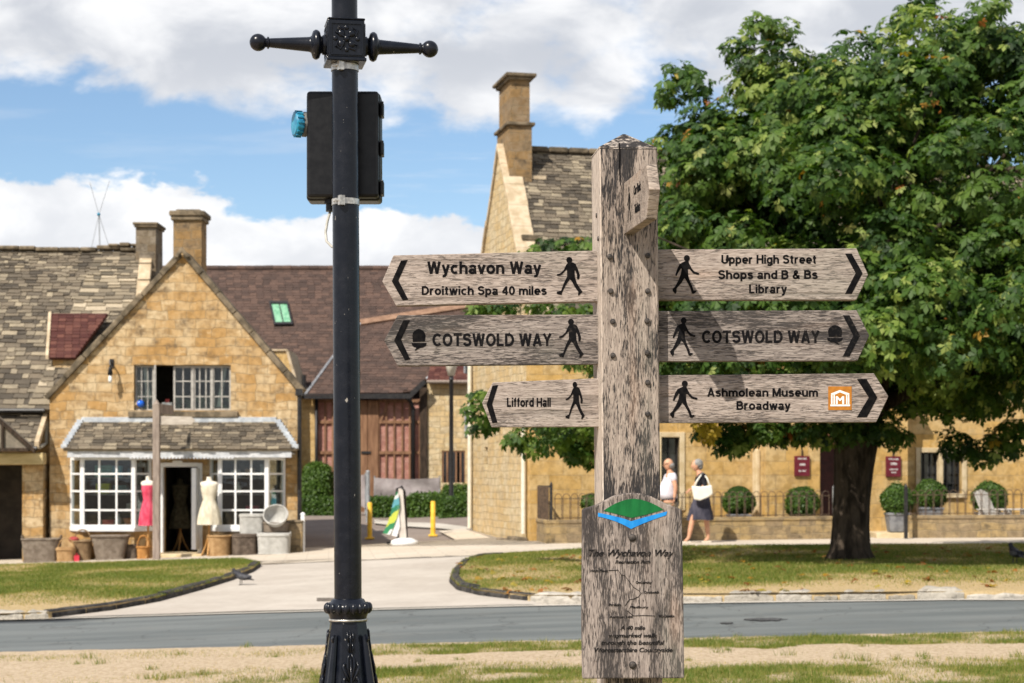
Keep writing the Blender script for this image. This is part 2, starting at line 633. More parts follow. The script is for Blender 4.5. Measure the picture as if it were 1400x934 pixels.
def m_wood(name, axis, light, mid, dark, dk=0.5, flake=1.0):
    """weathered oak; grain along one axis of the object"""
    m, s, b = newmat(name, 0.85, 0.15)
    co = objco(s)
    info = s.n('ShaderNodeObjectInfo').outputs['Random']
    co = s.n('ShaderNodeVectorMath', {0: co, 1: s.comb(s.m('MULTIPLY', info, 17.0), s.m('MULTIPLY', info, 9.0), s.m('MULTIPLY', info, 5.0))}, operation='ADD').outputs[0]
    L, A = 1.0, 1.0
    st = {'x': (0.12, 1, 1), 'z': (1, 1, 0.12)}[axis]
    st2 = {'x': (0.22, 1, 1), 'z': (1, 1, 0.22)}[axis]
    st3 = {'x': (0.035, 1, 1), 'z': (1, 1, 0.035)}[axis]
    warp = s.noise(s.mapping(co, st2), 14, 3)
    cw = s.n('ShaderNodeVectorMath', {0: co, 1: s.comb(s.m('MULTIPLY', warp, 0.010), s.m('MULTIPLY', warp, 0.010), s.m('MULTIPLY', warp, 0.010))}, operation='ADD').outputs[0]
    g1 = s.noise(s.mapping(cw, st), 210, 5, 0.6, 0.2)          # grain ridges
    g2a = s.noise(s.mapping(cw, st), 225, 5, 0.70, 0.35)       # dark checks of several sizes
    g2b = s.noise(s.mapping(cw, st, loc=(2, 5, 3)), 430, 2, 0.5)
    g2 = s.m('ADD', s.m('MULTIPLY', g2a, 0.68), s.m('MULTIPLY', g2b, 0.32))
    g3 = s.noise(s.mapping(cw, st3), 38, 3, 0.5)               # long checks
    patch = s.noise(s.mapping(co, st2, loc=(4, 1, 2)), 8.5, 7, 0.66)
    fine = s.noise(s.mapping(co, st2), 330, 2, 0.5)
    c = s.mix(s.smooth(g1, 0.36, 0.64), mid, light)
    c = s.mix(s.m('MULTIPLY', s.smooth(g3, 0.52, 0.66), 0.55), c, tuple(x * 0.55 for x in mid))
    thr = s.m('SUBTRACT', 0.60, s.m('MULTIPLY', s.smooth(patch, 0.34, 0.70), 0.05 + 0.10 * dk))
    fl = s.smooth(s.m('SUBTRACT', g2, thr), -0.05, 0.05)
    c = s.mix(s.m('MULTIPLY', fl, 0.62 + 0.25 * dk), c, dark)
    pt = s.m('MULTIPLY', s.smooth(s.m('ADD', patch, s.m('MULTIPLY', s.m('SUBTRACT', g1, 0.5), 0.35)), 0.535 - 0.055 * dk, 0.74 - 0.05 * dk), min(.92, 0.75 * dk))
    c = s.mix(pt, c, dark)
    alg = s.smooth(s.noise(s.mapping(co, st2, loc=(1, 7, 5)), 5.5, 6, 0.62), 0.54, 0.76)
    c = s.mix(s.m('MULTIPLY', alg, 0.35), c, (0.20, 0.205, 0.165))
    warmth = s.noise(s.mapping(co, st2, loc=(9, 3, 1)), 11, 4)
    c = s.mix(s.m('MULTIPLY', s.smooth(warmth, 0.55, 0.75), 0.35), c, (light[0] * 1.08, light[1] * 0.86, light[2] * 0.72))
    c = s.mix(s.m('MULTIPLY', s.smooth(fine, 0.45, 0.7), 0.22), c, tuple(x * 0.5 for x in mid))
    setin(s, b, 'Base Color', c)
    h = s.m('ADD', s.m('MULTIPLY', g1, 0.8), s.m('MULTIPLY', fl, -0.7 * flake))
    h = s.m('ADD', h, s.m('MULTIPLY', s.smooth(g3, 0.52, 0.66), -0.6))
    h = s.m('ADD', h, s.m('MULTIPLY', fine, 0.25))
    bump(s, b, h, 0.75, 0.0035)
    return m


def m_stone(name, cA, cB, cC, dark, bw=0.42, rh=0.2, mort=0.012, stain=0.6, mortar=(0.42, 0.34, 0.22), bdist=0.012, warp_amt=0.05):
    """coursed limestone, mottled"""
    m, s, b = newmat(name, 0.9, 0.12)
    co = objco(s)
    x, y, z = s.sep(co)
    uu = s.m('ADD', x, y)
    wn = s.n('ShaderNodeTexNoise', {'Vector': co, 'Scale': 2.2, 'Detail': 3}).outputs['Color']
    wx, wy, wz = s.sep(wn)
    u1 = s.m('ADD', uu, s.m('MULTIPLY', s.m('SUBTRACT', wx, 0.5), warp_amt * 2))
    v1 = s.m('ADD', z, s.m('MULTIPLY', s.m('SUBTRACT', wz, 0.5), warp_amt * 2))
    vec = s.comb(u1, v1, 0.0)
    br = s.n('ShaderNodeTexBrick', {'Vector': vec, 'Color1': (0, 0, 0, 1), 'Color2': (1, 1, 1, 1), 'Mortar': (.5, .5, .5, 1), 'Scale': 1.0,
                                    'Mortar Size': mort, 'Mortar Smooth': 0.6, 'Bias': 0.0, 'Brick Width': bw, 'Row Height': rh},
             offset=0.43, squash=0.72, squash_frequency=3)
    rnd = s.sep(br.outputs['Color'])[0]
    mask = br.outputs['Fac']
    big = s.noise(co, 0.9, 5, 0.6)
    med = s.noise(co, 5.5, 6, 0.65)
    fin = s.noise(co, 42, 4, 0.6)
    c = s.mix(s.m('ADD', 0.15, s.m('MULTIPLY', s.m('ADD', s.m('MULTIPLY', rnd, 0.6), s.m('MULTIPLY', med, 0.5)), 0.7)), cA, cB)
    c = s.mix(s.smooth(s.m('ADD', s.m('MULTIPLY', rnd, 0.28), s.m('MULTIPLY', big, 0.95)), 0.46, 0.82), c, cC)
    c = s.mix(s.m('MULTIPLY', s.smooth(med, 0.42, 0.66), 0.62), c, tuple(a * 0.55 for a in cA))
    pale = s.smooth(s.noise(s.mapping(co, (1, 1, 1.5), loc=(6, 2, 9)), 3.4, 6, 0.66), 0.55, 0.68)
    c = s.mix(s.m('MULTIPLY', pale, 0.5), c, tuple(min(.7, a * 1.15 + .05) for a in cC))
    grime = s.smooth(s.noise(s.mapping(co, (1, 1, 0.55), loc=(2, 8, 4)), 6.5, 7, 0.72), 0.50, 0.70)
    c = s.mix(s.m('MULTIPLY', grime, 0.60 * stain + .05), c, (0.15, 0.12, 0.085))
    c = s.mix(s.m('MULTIPLY', mask, 0.6), c, tuple(a * .75 for a in mortar))
    st = s.smooth(s.m('ADD', s.m('MULTIPLY', s.noise(s.mapping(co, (1, 1, 1.7), loc=(3, 3, 3)), 1.6, 7, 0.68), 1.0), s.m('MULTIPLY', rnd, 0.06)), 0.56, 0.74)
    c = s.mix(s.m('MULTIPLY', st, stain), c, dark)
    c = s.mix(s.m('MULTIPLY', s.smooth(fin, 0.42, 0.7), 0.25), c, tuple(a * 0.5 for a in cB))
    setin(s, b, 'Base Color', c)
    h = s.m('ADD', s.m('MULTIPLY', mask, -0.9), s.m('ADD', s.m('MULTIPLY', med, 0.8), s.m('MULTIPLY', fin, 0.35)))
    bump(s, b, h, 0.9, bdist * 1.6)
    return m


def m_island(name, stops, rough=0.85, nscale=5, namt=0.35, bumps=0.4, bscale=30, bdist=0.01, lichen=None):
    """each loose slab gets a colour of its own from a list"""
    m, s, b = newmat(name, rough, 0.15)
    rnd = s.n('ShaderNodeNewGeometry').outputs['Random Per Island']
    co = objco(s)
    n = s.noise(co, nscale, 5, 0.6)
    f = s.m('ADD', rnd, s.m('MULTIPLY', s.m('SUBTRACT', n, 0.5), namt * 2), clamp=True)
    c = s.ramp(f, stops)
    if lichen:
        c = s.mix(s.smooth(s.noise(co, 0.7, 6, 0.65), 0.50, 0.70), c, lichen)
    f2 = s.noise(co, bscale, 4, 0.6)
    c = s.mix(s.m('MULTIPLY', s.smooth(f2, 0.45, 0.7), 0.3), c, (0.05, 0.045, 0.04))
    setin(s, b, 'Base Color', c)
    bump(s, b, f2, bumps, bdist)
    return m


def m_leaf(name, stops, trans=0.35, rough=0.45):
    m, s, b = newmat(name, rough, 0.3)
    rnd = s.n('ShaderNodeAttribute', attribute_name='rnd', attribute_type='GEOMETRY').outputs['Fac']
    c = s.ramp(rnd, stops)
    co = objco(s)
    c = s.mix(s.m('MULTIPLY', s.smooth(s.noise(co, 1.3, 3), 0.4, 0.65), 0.35), c, s.mix(1.0, c, (1.25, 1.2, 0.8), 'MULTIPLY'))
    setin(s, b, 'Base Color', c)
    tr = s.n('ShaderNodeBsdfTranslucent', {0: s.mix(1.0, c, (1.3, 1.5, 0.5), 'MULTIPLY')})
    mx_ = s.n('ShaderNodeMixShader', {0: trans, 1: b.outputs[0], 2: tr.outputs[0]})
    out = [n for n in s.nt.nodes if n.type == 'OUTPUT_MATERIAL'][0]
    s.nt.links.new(mx_.outputs[0], out.inputs[0])
    return m


def m_glass(name, tint=(0.9, 0.95, 0.95), refl=0.0):
    """thin window pane: mostly clear, reflects the street and sky at an angle"""
    m, s, b = newmat(name)
    s.nt.nodes.remove(b)
    out = [n for n in s.nt.nodes if n.type == 'OUTPUT_MATERIAL'][0]
    tr = s.n('ShaderNodeBsdfTransparent', {0: tint})
    wob = s.n('ShaderNodeBump', {'Height': s.noise(objco(s), 3.0, 2), 'Strength': 0.08, 'Distance': 0.02})
    gl = s.n('ShaderNodeBsdfGlossy', {0: (1, 1, 1), 1: 0.02, 'Normal': wob.outputs[0]})
    fr = s.n('ShaderNodeFresnel', {0: 1.5})
    fac = s.m('ADD', s.m('MULTIPLY', fr.outputs[0], 0.8), refl, clamp=True)
    mx_ = s.n('ShaderNodeMixShader', {0: fac, 1: tr.outputs[0], 2: gl.outputs[0]})
    s.nt.links.new(mx_.outputs[0], out.inputs[0])
    return m


def m_wicker(name, c0, c1, sc=1.0):
    m, s, b = newmat(name, 0.75, 0.2)
    co = objco(s)
    x, y, z = s.sep(co)
    uu = s.m('ADD', x, s.m('MULTIPLY', y, 0.7))
    w1 = s.m('SINE', s.m('MULTIPLY', uu, 150 * sc))
    w2 = s.m('SINE', s.m('MULTIPLY', z, 240 * sc))
    k = s.m('MULTIPLY', w1, w2)
    n = s.noise(co, 9, 5)
    c = s.mix(s.smooth(s.m('ADD', s.m('MULTIPLY', k, 0.25), n), 0.3, 0.75), c0, c1)
    setin(s, b, 'Base Color', c)
    bump(s, b, k, 0.8, 0.008)
    return m


MAT = {}
MAT['oak_h'] = m_wood('weathered_oak_board', 'x', (0.43, 0.362, 0.318), (0.30, 0.246, 0.215), (0.072, 0.062, 0.058), 0.32)
MAT['oak_h_dark'] = m_wood('blackened_oak_board', 'x', (0.34, 0.292, 0.262), (0.20, 0.168, 0.152), (0.042, 0.038, 0.038), 1.05)
MAT['oak_v'] = m_wood('weathered_oak_post', 'z', (0.43, 0.358, 0.303), (0.285, 0.232, 0.198), (0.036, 0.034, 0.035), 1.7)
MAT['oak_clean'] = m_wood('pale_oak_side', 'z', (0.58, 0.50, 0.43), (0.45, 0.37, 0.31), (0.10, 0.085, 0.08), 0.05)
MAT['oak_panel'] = m_wood('weathered_oak_panel', 'z', (0.39, 0.328, 0.292), (0.24, 0.20, 0.178), (0.046, 0.041, 0.041), 1.2)
MAT['engraving'] = m_varied('black_engraved_paint', (0.004, 0.004, 0.005), (0.011, 0.010, 0.010), 60, 0.8, 0.04, 0.2, 200, 0.001)
MAT['engraving_worn'] = m_varied('worn_engraved_paint', (0.007, 0.007, 0.008), (0.04, 0.034, 0.03), 90, 0.85, 0.05, 0.3, 200, 0.001, lohi=(0.5, 0.75))
MAT['engraving_faint'] = m_varied('faded_engraved_paint', (0.018, 0.017, 0.017), (0.11, 0.092, 0.082), 110, 0.9, 0.05, 0.3, 200, 0.001, lohi=(0.50, 0.68))
MAT['bolt'] = m_varied('rusty_bolt', (0.03, 0.028, 0.028), (0.10, 0.085, 0.075), 120, 0.6, 0.3, 0.3, 300, 0.001, metal=0.4)
MAT['green_paint'] = m_varied('green_paint', (0.004, 0.10, 0.025), (0.008, 0.14, 0.035), 50, 0.6, 0.2, 0.2, 300, 0.001, (1, 1, .3))
MAT['blue_paint'] = m_varied('blue_paint', (0.008, 0.19, 0.55), (0.02, 0.26, 0.66), 50, 0.6, 0.2, 0.2, 300, 0.001, (1, 1, .3))
MAT['orange_paint'] = m_varied('orange_paint', (0.36, 0.135, 0.018), (0.46, 0.18, 0.025), 60, 0.55, 0.2, 0.1, 300, 0.001)
MAT['white_sign'] = m_varied('white_sign_paint', (0.72, 0.72, 0.70), (0.82, 0.82, 0.80), 60, 0.5, 0.2, 0.1, 300, 0.001)
MAT['oak_endgrain'] = m_varied('oak_end_grain', (0.035, 0.032, 0.032), (0.42, 0.36, 0.31), 60, 0.9, 0.1, 0.8, 90, 0.004, lohi=(0.47, 0.66))


def m_black_paint():
    m, s, b = newmat('black_gloss_paint', 0.25, 0.32)
    co = objco(s)
    n = s.noise(co, 18, 6, 0.65)
    c = s.mix(s.smooth(n, 0.4, 0.7), (0.004, 0.0055, 0.010), (0.009, 0.0105, 0.016))
    chips = s.smooth(s.noise(s.mapping(co, (1, 1, 0.5)), 48, 3, 0.6), 0.705, 0.74)
    c = s.mix(chips, c, (0.30, 0.28, 0.25))
    dust = s.smooth(s.noise(co, 5, 6, 0.7), 0.5, 0.75)
    c = s.mix(s.m('MULTIPLY', dust, 0.12), c, (0.04, 0.04, 0.04))
    setin(s, b, 'Base Color', c)
    setin(s, b, 'Roughness', s.m('ADD', 0.14, s.m('MULTIPLY', n, 0.22)))
    bump(s, b, s.noise(co, 60, 4, 0.6), 0.12, 0.003)
    return m


MAT['black_paint'] = m_black_paint()
MAT['black_plastic'] = m_varied('black_plastic', (0.005, 0.005, 0.006), (0.011, 0.011, 0.012), 30, 0.32, 0.28, 0.08, 300, 0.001)
MAT['steel_strap'] = m_varied('steel_strap', (0.35, 0.34, 0.32), (0.62, 0.60, 0.56), 60, 0.35, 0.5, 0.1, 200, 0.001, metal=0.7)
MAT['blue_plastic'] = m_varied('blue_plastic', (0.01, 0.16, 0.30), (0.03, 0.28, 0.42), 40, 0.4, 0.4, 0.1, 200, 0.001)
MAT['grey_plastic'] = m_varied('grey_plastic', (0.10, 0.10, 0.10), (0.17, 0.17, 0.16), 40, 0.5, 0.3, 0.1, 200, 0.001)
MAT['grey_cable'] = m_varied('grey_cable', (0.36, 0.35, 0.31), (0.48, 0.46, 0.42), 40, 0.5, 0.3, 0.1, 200, 0.001)
MAT['stone_shop'] = m_stone('golden_stone', (0.43, 0.24, 0.082), (0.50, 0.325, 0.145), (0.58, 0.45, 0.28), (0.12, 0.085, 0.055), 0.46, 0.21, 0.008, 0.85, warp_amt=.09)
MAT['stone_inn'] = m_stone('pale_golden_stone', (0.62, 0.45, 0.225), (0.57, 0.42, 0.23), (0.64, 0.53, 0.35), (0.33, 0.25, 0.16), 0.36, 0.17, 0.012, 0.55, warp_amt=.08, mortar=(0.52, 0.42, 0.27))
MAT['stone_ashlar'] = m_stone('smooth_golden_ashlar', (0.54, 0.33, 0.10), (0.56, 0.37, 0.15), (0.58, 0.42, 0.21), (0.24, 0.17, 0.10), 0.75, 0.32, 0.006, 0.45, bdist=0.006, warp_amt=0.02)
MAT['stone_low'] = m_stone('weathered_wall_stone', (0.26, 0.195, 0.12), (0.32, 0.245, 0.155), (0.42, 0.30, 0.14), (0.07, 0.058, 0.043), 0.45, 0.17, 0.012, 0.9, warp_amt=.08)
MAT['coping'] = m_varied('grey_coping_stone', (0.085, 0.07, 0.05), (0.24, 0.19, 0.13), 4, 0.9, 0.1, 0.5, 25, 0.02)
MAT['coping_pale'] = m_varied('pale_coping_stone', (0.40, 0.31, 0.20), (0.56, 0.46, 0.33), 4, 0.9, 0.1, 0.4, 25, 0.015)
MAT['stone_trim'] = m_varied('dressed_stone', (0.50, 0.39, 0.23), (0.62, 0.51, 0.34), 5, 0.85, 0.1, 0.25, 40, 0.006)
MAT['stone_chimney'] = m_stone('sooty_chimney_stone', (0.33, 0.19, 0.07), (0.30, 0.21, 0.11), (0.26, 0.19, 0.12), (0.06, 0.05, 0.04), 0.40, 0.21, 0.009, 0.95, warp_amt=.09)
MAT['stone_dark'] = m_stone('soot_black_stone', (0.16, 0.115, 0.07), (0.19, 0.15, 0.105), (0.26, 0.22, 0.17), (0.05, 0.042, 0.035), 0.38, 0.2, 0.010, 0.85, warp_amt=.08)
MAT['slate'] = m_island('stone_slates', [(0.0, (0.066, 0.056, 0.045)), (0.35, (0.122, 0.102, 0.078)), (0.65, (0.172, 0.140, 0.102)), (0.9, (0.235, 0.198, 0.145)), (1.0, (0.33, 0.275, 0.195))], 0.9, 2.2, 0.30, 0.8, 22, 0.02)
MAT['slate_pale'] = m_island('pale_stone_slates', [(0.0, (0.09, 0.078, 0.06)), (0.3, (0.18, 0.15, 0.11)), (0.7, (0.29, 0.24, 0.17)), (1.0, (0.46, 0.385, 0.28))], 0.9, 3, 0.15, 0.6, 25, 0.012)
MAT['tile_brown'] = m_island('brown_clay_tiles', [(0.0, (0.060, 0.041, 0.035)), (0.5, (0.086, 0.056, 0.046)), (1.0, (0.118, 0.074, 0.058))], 0.85, 1.2, 0.3, 0.3, 25, 0.006)
MAT['tile_red'] = m_island('red_clay_tiles', [(0.0, (0.065, 0.022, 0.020)), (0.5, (0.092, 0.036, 0.030)), (1.0, (0.14, 0.058, 0.044))], 0.85, 2, 0.3, 0.3, 25, 0.006)
MAT['ridge_tile'] = m_varied('ridge_tile', (0.20, 0.12, 0.08), (0.30, 0.185, 0.125), 5, 0.85, 0.1, 0.3, 30, 0.01)
MAT['roof_base'] = m_varied('roof_underlay', (0.05, 0.04, 0.035), (0.08, 0.065, 0.05), 5)
MAT['white_paint'] = m_varied('white_gloss_paint', (0.70, 0.71, 0.72), (0.80, 0.80, 0.79), 9, 0.4, 0.4, 0.1, 60, 0.003)
MAT['fascia_paint'] = m_varied('dimmed_white_paint', (0.40, 0.42, 0.45), (0.58, 0.59, 0.61), 9, 0.5, 0.3, 0.2, 60, 0.003)  # white paint of the fascia, its weaker light put into a greyer colour
MAT['cream_paint'] = m_varied('cream_paint', (0.62, 0.58, 0.47), (0.72, 0.68, 0.58), 9, 0.45, 0.35, 0.1, 60, 0.003)
MAT['lead'] = m_varied('lead_flashing', (0.34, 0.37, 0.41), (0.52, 0.55, 0.58), 7, 0.55, 0.4, 0.3, 25, 0.01)
MAT['dark_frame'] = m_varied('grey_metal_casement', (0.30, 0.285, 0.265), (0.44, 0.42, 0.39), 10, 0.6, 0.3, 0.2, 60, 0.003)
MAT['black_iron'] = m_varied('black_iron', (0.010, 0.010, 0.012), (0.030, 0.028, 0.028), 20, 0.45, 0.4, 0.2, 80, 0.003)
MAT['dark_timber'] = m_varied('dark_timber', (0.022, 0.015, 0.010), (0.06, 0.04, 0.027), 20, 0.7, 0.2, 0.4, 60, 0.006, (1, 1, .2))
MAT['orange_timber'] = m_varied('orange_brown_timber', (0.165, 0.085, 0.048), (0.27, 0.15, 0.085), 12, 0.7, 0.2, 0.4, 60, 0.006, (1, 1, .15))
MAT['pale_timber'] = m_varied('pale_timber_beam', (0.46, 0.36, 0.18), (0.60, 0.48, 0.26), 12, 0.7, 0.2, 0.4, 60, 0.006, (.2, 1, 1))
MAT['grey_timber'] = m_varied('silvered_timber', (0.20, 0.16, 0.135), (0.33, 0.27, 0.23), 20, 0.8, 0.15, 0.5, 80, 0.006, (1, 1, .15))
MAT['render'] = m_varied('old_plaster', (0.15, 0.13, 0.10), (0.24, 0.20, 0.155), 6)
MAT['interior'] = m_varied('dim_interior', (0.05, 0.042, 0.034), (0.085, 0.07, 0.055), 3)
MAT['shelf'] = m_varied('shelf_board', (0.32, 0.30, 0.27), (0.42, 0.40, 0.36), 10)
MAT['glass'] = m_glass('window_pane')
MAT['glass_green'] = m_varied('green_rooflight_glass', (0.13, 0.33, 0.20), (0.24, 0.46, 0.30), 3.0, 0.12, 0.6, 0.02, 10, 0.001, (3, 3, .6))
MAT['glass_dark'] = m_varied('dark_pane', (0.012, 0.014, 0.016), (0.035, 0.037, 0.04), 2.5, 0.06, 0.6, 0.03, 3, 0.003)
MAT['door_red'] = m_varied('dark_red_door', (0.030, 0.006, 0.007), (0.055, 0.012, 0.012), 6, 0.5, 0.3)
MAT['sign_red'] = m_varied('maroon_sign_paint', (0.105, 0.010, 0.020), (0.14, 0.016, 0.028), 8, 0.5, 0.3)
MAT['yellow_paint'] = m_varied('yellow_paint', (0.70, 0.43, 0.035), (0.82, 0.54, 0.07), 8, 0.5, 0.3)
MAT['canvas'] = m_varied('grey_canvas', (0.27, 0.235, 0.235), (0.37, 0.33, 0.33), 3, 0.85, 0.1, 0.4, 9, 0.03)
MAT['galv'] = m_varied('galvanised_steel', (0.27, 0.29, 0.31), (0.42, 0.44, 0.46), 8, 0.5, 0.4, metal=0.3)
MAT['planter'] = m_varied('grey_planter', (0.14, 0.145, 0.16), (0.24, 0.245, 0.26), 8, 0.6, 0.3)

# ------------------------------------------------------------------ ground
def m_grassy(name, dry0, dry1, gr0, gr1):
    m, s, b = newmat(name, 0.95, 0.05)
    co = objco(s)
    att = s.n('ShaderNodeAttribute', attribute_name='green', attribute_type='GEOMETRY').outputs['Fac']
    n1 = s.noise(co, 1.6, 7, 0.7)
    n2 = s.noise(s.mapping(co, (1, .5, 1)), 26, 5, 0.65)
    n3 = s.noise(co, 130, 3, 0.6)
    dry = s.mix(s.smooth(n2, 0.35, 0.65), dry0, dry1)
    gr = s.mix(s.smooth(n2, 0.35, 0.65), gr0, gr1)
    f = s.smooth(s.m('ADD', att, s.m('ADD', s.m('MULTIPLY', s.m('SUBTRACT', n1, 0.5), 0.6), s.m('MULTIPLY', s.m('SUBTRACT', n2, 0.5), 0.7))), 0.32, 0.68)
    c = s.mix(f, dry, gr)
    c = s.mix(s.m('MULTIPLY', s.smooth(n3, 0.45, 0.7), 0.4), c, s.mix(1.0, c, (0.45, 0.45, 0.4), 'MULTIPLY'))
    setin(s, b, 'Base Color', c)
    bump(s, b, s.m('ADD', n2, n3), 0.7, 0.02)
    return m


def m_paved(name, c0, c1, slab=None, speck=0.25, joint=(0.25, 0.22, 0.18), bigamt=0.5, bs=0.004):
    m, s, b = newmat(name, 0.9, 0.12)
    co = objco(s)
    n1 = s.noise(co, 0.55, 6, 0.65)
    n2 = s.noise(co, 8, 5, 0.6)
    n3 = s.noise(co, 170, 3, 0.7)
    c = s.mix(s.m('ADD', s.m('MULTIPLY', s.smooth(n1, 0.36, 0.66), bigamt), s.m('MULTIPLY', s.smooth(n2, 0.3, 0.7), 1 - bigamt)), c0, c1)
    if slab:
        br = s.n('ShaderNodeTexBrick', {'Vector': s.mapping(co, rot=(0, 0, -0.10)), 'Color1': (0, 0, 0, 1), 'Color2': (1, 1, 1, 1), 'Scale': 1.0, 'Mortar Size': 0.012,
                                        'Brick Width': slab[0], 'Row Height': slab[1], 'Mortar Smooth': 0.3})
        rr = s.sep(br.outputs['Color'])[0]
        c = s.mix(s.m('MULTIPLY', rr, 0.25), c, s.mix(1.0, c, (0.78, 0.77, 0.74), 'MULTIPLY'))
        c = s.mix(s.m('MULTIPLY', br.outputs['Fac'], 0.6), c, joint)
    blot = s.smooth(s.noise(s.mapping(co, (0.7, 1.6, 1), loc=(5, 3, 0)), 0.9, 7, 0.7), 0.54, 0.74)
    c = s.mix(s.m('MULTIPLY', blot, 0.38), c, tuple(a * 0.62 for a in c0))
    grit = s.smooth(s.noise(co, 38, 3, 0.7), 0.60, 0.72)
    c = s.mix(s.m('MULTIPLY', grit, speck), c, tuple(a * 0.55 for a in c0))
    c = s.mix(s.m('MULTIPLY', s.smooth(n3, 0.5, 0.75), speck), c, tuple(a * 0.4 for a in c0))
    setin(s, b, 'Base Color', c)
    bump(s, b, n3, 0.5, bs)
    return m


def m_road():
    m, s, b = newmat('grey_asphalt', 0.75, 0.25)
    co = objco(s)
    al = s.mapping(co, (0.25, 1.6, 1), rot=(0, 0, 0.17))          # tracks run along the street
    n0 = s.noise(al, 1.1, 5, 0.55)
    n1 = s.noise(co, 1.0, 6, 0.65)
    n3 = s.noise(co, 120, 3, 0.75)
    c = s.mix(s.smooth(n0, 0.38, 0.64), (0.115, 0.128, 0.128), (0.165, 0.178, 0.175))
    c = s.mix(s.m('MULTIPLY', s.smooth(n1, 0.5, 0.72), 0.4), c, (0.17, 0.168, 0.155))
    vo = s.n('ShaderNodeTexVoronoi', {'Vector': s.n('ShaderNodeVectorMath', {0: co, 1: s.n('ShaderNodeTexNoise', {'Vector': co, 'Scale': 1.5, 'Detail': 4}).outputs['Color']}, operation='ADD').outputs[0], 'Scale': 0.55}, feature='DISTANCE_TO_EDGE')
    crack = s.m('SUBTRACT', 1.0, s.smooth(vo.outputs[0], 0.002, 0.010))
    c = s.mix(s.m('MULTIPLY', crack, 0.55), c, (0.05, 0.05, 0.05))
    c = s.mix(s.m('MULTIPLY', s.smooth(n3, 0.5, 0.72), 0.5), c, (0.045, 0.046, 0.047))
    setin(s, b, 'Base Color', c)
    bump(s, b, n3, 0.6, 0.006)
    return m


MAT['earth'] = m_paved('brown_tarmac', (0.19, 0.155, 0.135), (0.27, 0.225, 0.195))
MAT['road'] = m_road()
MAT['lane'] = m_paved('bound_gravel', (0.41, 0.36, 0.31), (0.53, 0.48, 0.42), None, 0.4, bigamt=.6)
MAT['pave'] = m_paved('pale_paving', (0.50, 0.43, 0.345), (0.60, 0.53, 0.44), (0.9, 0.6), 0.2)
MAT['edge'] = m_paved('pale_concrete_edge', (0.42, 0.385, 0.33), (0.55, 0.51, 0.45))
MAT['verge'] = m_grassy('worn_verge', (0.44, 0.335, 0.225), (0.58, 0.465, 0.335), (0.15, 0.145, 0.03), (0.26, 0.225, 0.07))
MAT['lawn'] = m_grassy('lawn', (0.43, 0.315, 0.165), (0.54, 0.41, 0.23), (0.16, 0.155, 0.03), (0.25, 0.225, 0.065))
MAT['kerb_black'] = m_varied('dark_kerb', (0.018, 0.017, 0.018), (0.075, 0.068, 0.06), 7, 0.8, 0.2, 0.5, 35, 0.01)
MAT['kerb_stone'] = m_island('rough_kerb_stone', [(0, (0.24, 0.215, 0.175)), (0.5, (0.40, 0.365, 0.31)), (1, (0.54, 0.50, 0.44))], 0.9, 6, 0.3, 0.9, 14, 0.04)
MAT['bark'] = m_varied('chestnut_bark', (0.022, 0.017, 0.013), (0.075, 0.058, 0.044), 7, 0.9, 0.1, 1.0, 16, 0.05, (1, 1, .3))


def sheet(name, poly, off, mat, step=0.5, green=None, h=None):
    """surface following the ground over an x-y outline"""
    bm = bmesh.new()
    vs = [bm.verts.new((p[0], p[1], 0)) for p in poly]
    f = bm.faces.new(vs)
    bmesh.ops.triangulate(bm, faces=[f], ngon_method='EAR_CLIP')
    xs = [p[0] for p in poly]; ys = [p[1] for p in poly]
    for axis, (lo, hi) in enumerate(((min(xs), max(xs)), (min(ys), max(ys)))):
        k = math.ceil(lo / step) * step
        while k < hi:
            co = [0, 0, 0]; no = [0, 0, 0]
            co[axis] = k; no[axis] = 1
            bmesh.ops.bisect_plane(bm, geom=bm.verts[:] + bm.edges[:] + bm.faces[:], dist=1e-5, plane_co=co, plane_no=no)
            k += step
    for v_ in bm.verts:
        v_.co.z = gz(v_.co.x, v_.co.y) + off
    bmesh.ops.recalc_face_normals(bm, faces=bm.faces[:])
    if sum(f.normal.z for f in bm.faces) < 0:
        bmesh.ops.reverse_faces(bm, faces=bm.faces[:])
    if off > .05:                                   # raised turf has an earth side
        for e in [e for e in bm.edges if len(e.link_faces) == 1]:
            a, b = e.verts
            c, d = bm.verts.new(b.co - Vector((0, 0, off + .03))), bm.verts.new(a.co - Vector((0, 0, off + .03)))
            bm.faces.new((a, b, c, d))
    me = bpy.data.meshes.new(name)
    bm.to_mesh(me); bm.free()
    if green:
        a = me.attributes.new('green', 'FLOAT', 'POINT')
        co = np.empty(len(me.vertices) * 3); me.vertices.foreach_get('co', co); co = co.reshape(-1, 3)
        a.data.foreach_set('value', np.asarray(green(co[:, 0], co[:, 1]), np.float32))
    me.materials.append(mat)
    for p in me.polygons:
        p.use_smooth = True
    return struct(link(bpy.data.objects.new(name, me)))


gx = [-2500, -900, -300, -120, -80] + [float(k) for k in range(-60, 61)] + [80, 120, 300, 900, 2500]
gy = [-900, -200, -60, -20] + [float(k) for k in range(-6, 101)] + [130, 200, 500, 1200, 3000]
mb = MB()
for y in gy:
    for x in gx:
        mb.v.append((x, y, gz(x, y) - 0.035))
k = len(gx)
mb.f = [(i * k + j, i * k + j + 1, (i + 1) * k + j + 1, (i + 1) * k + j) for i in range(len(gy) - 1) for j in range(k - 1)]
o = obj('ground', mb, MAT['earth'], smooth=True); struct(o)

XY = lambda p: (p.x, p.y)
near_edge = [XY(ground(*p)) for p in ((0, 892), (180, 888.5), (350, 885), (525, 881.5), (700, 878), (875, 874.5), (1050, 871), (1230, 867.5), (1400, 864))]
far_edge = [XY(ground(*p)) for p in ((0, 848), (180, 843.5), (350, 838.5), (525, 834), (700, 829.5), (875, 826.5), (1050, 824), (1230, 822), (1400, 821))]


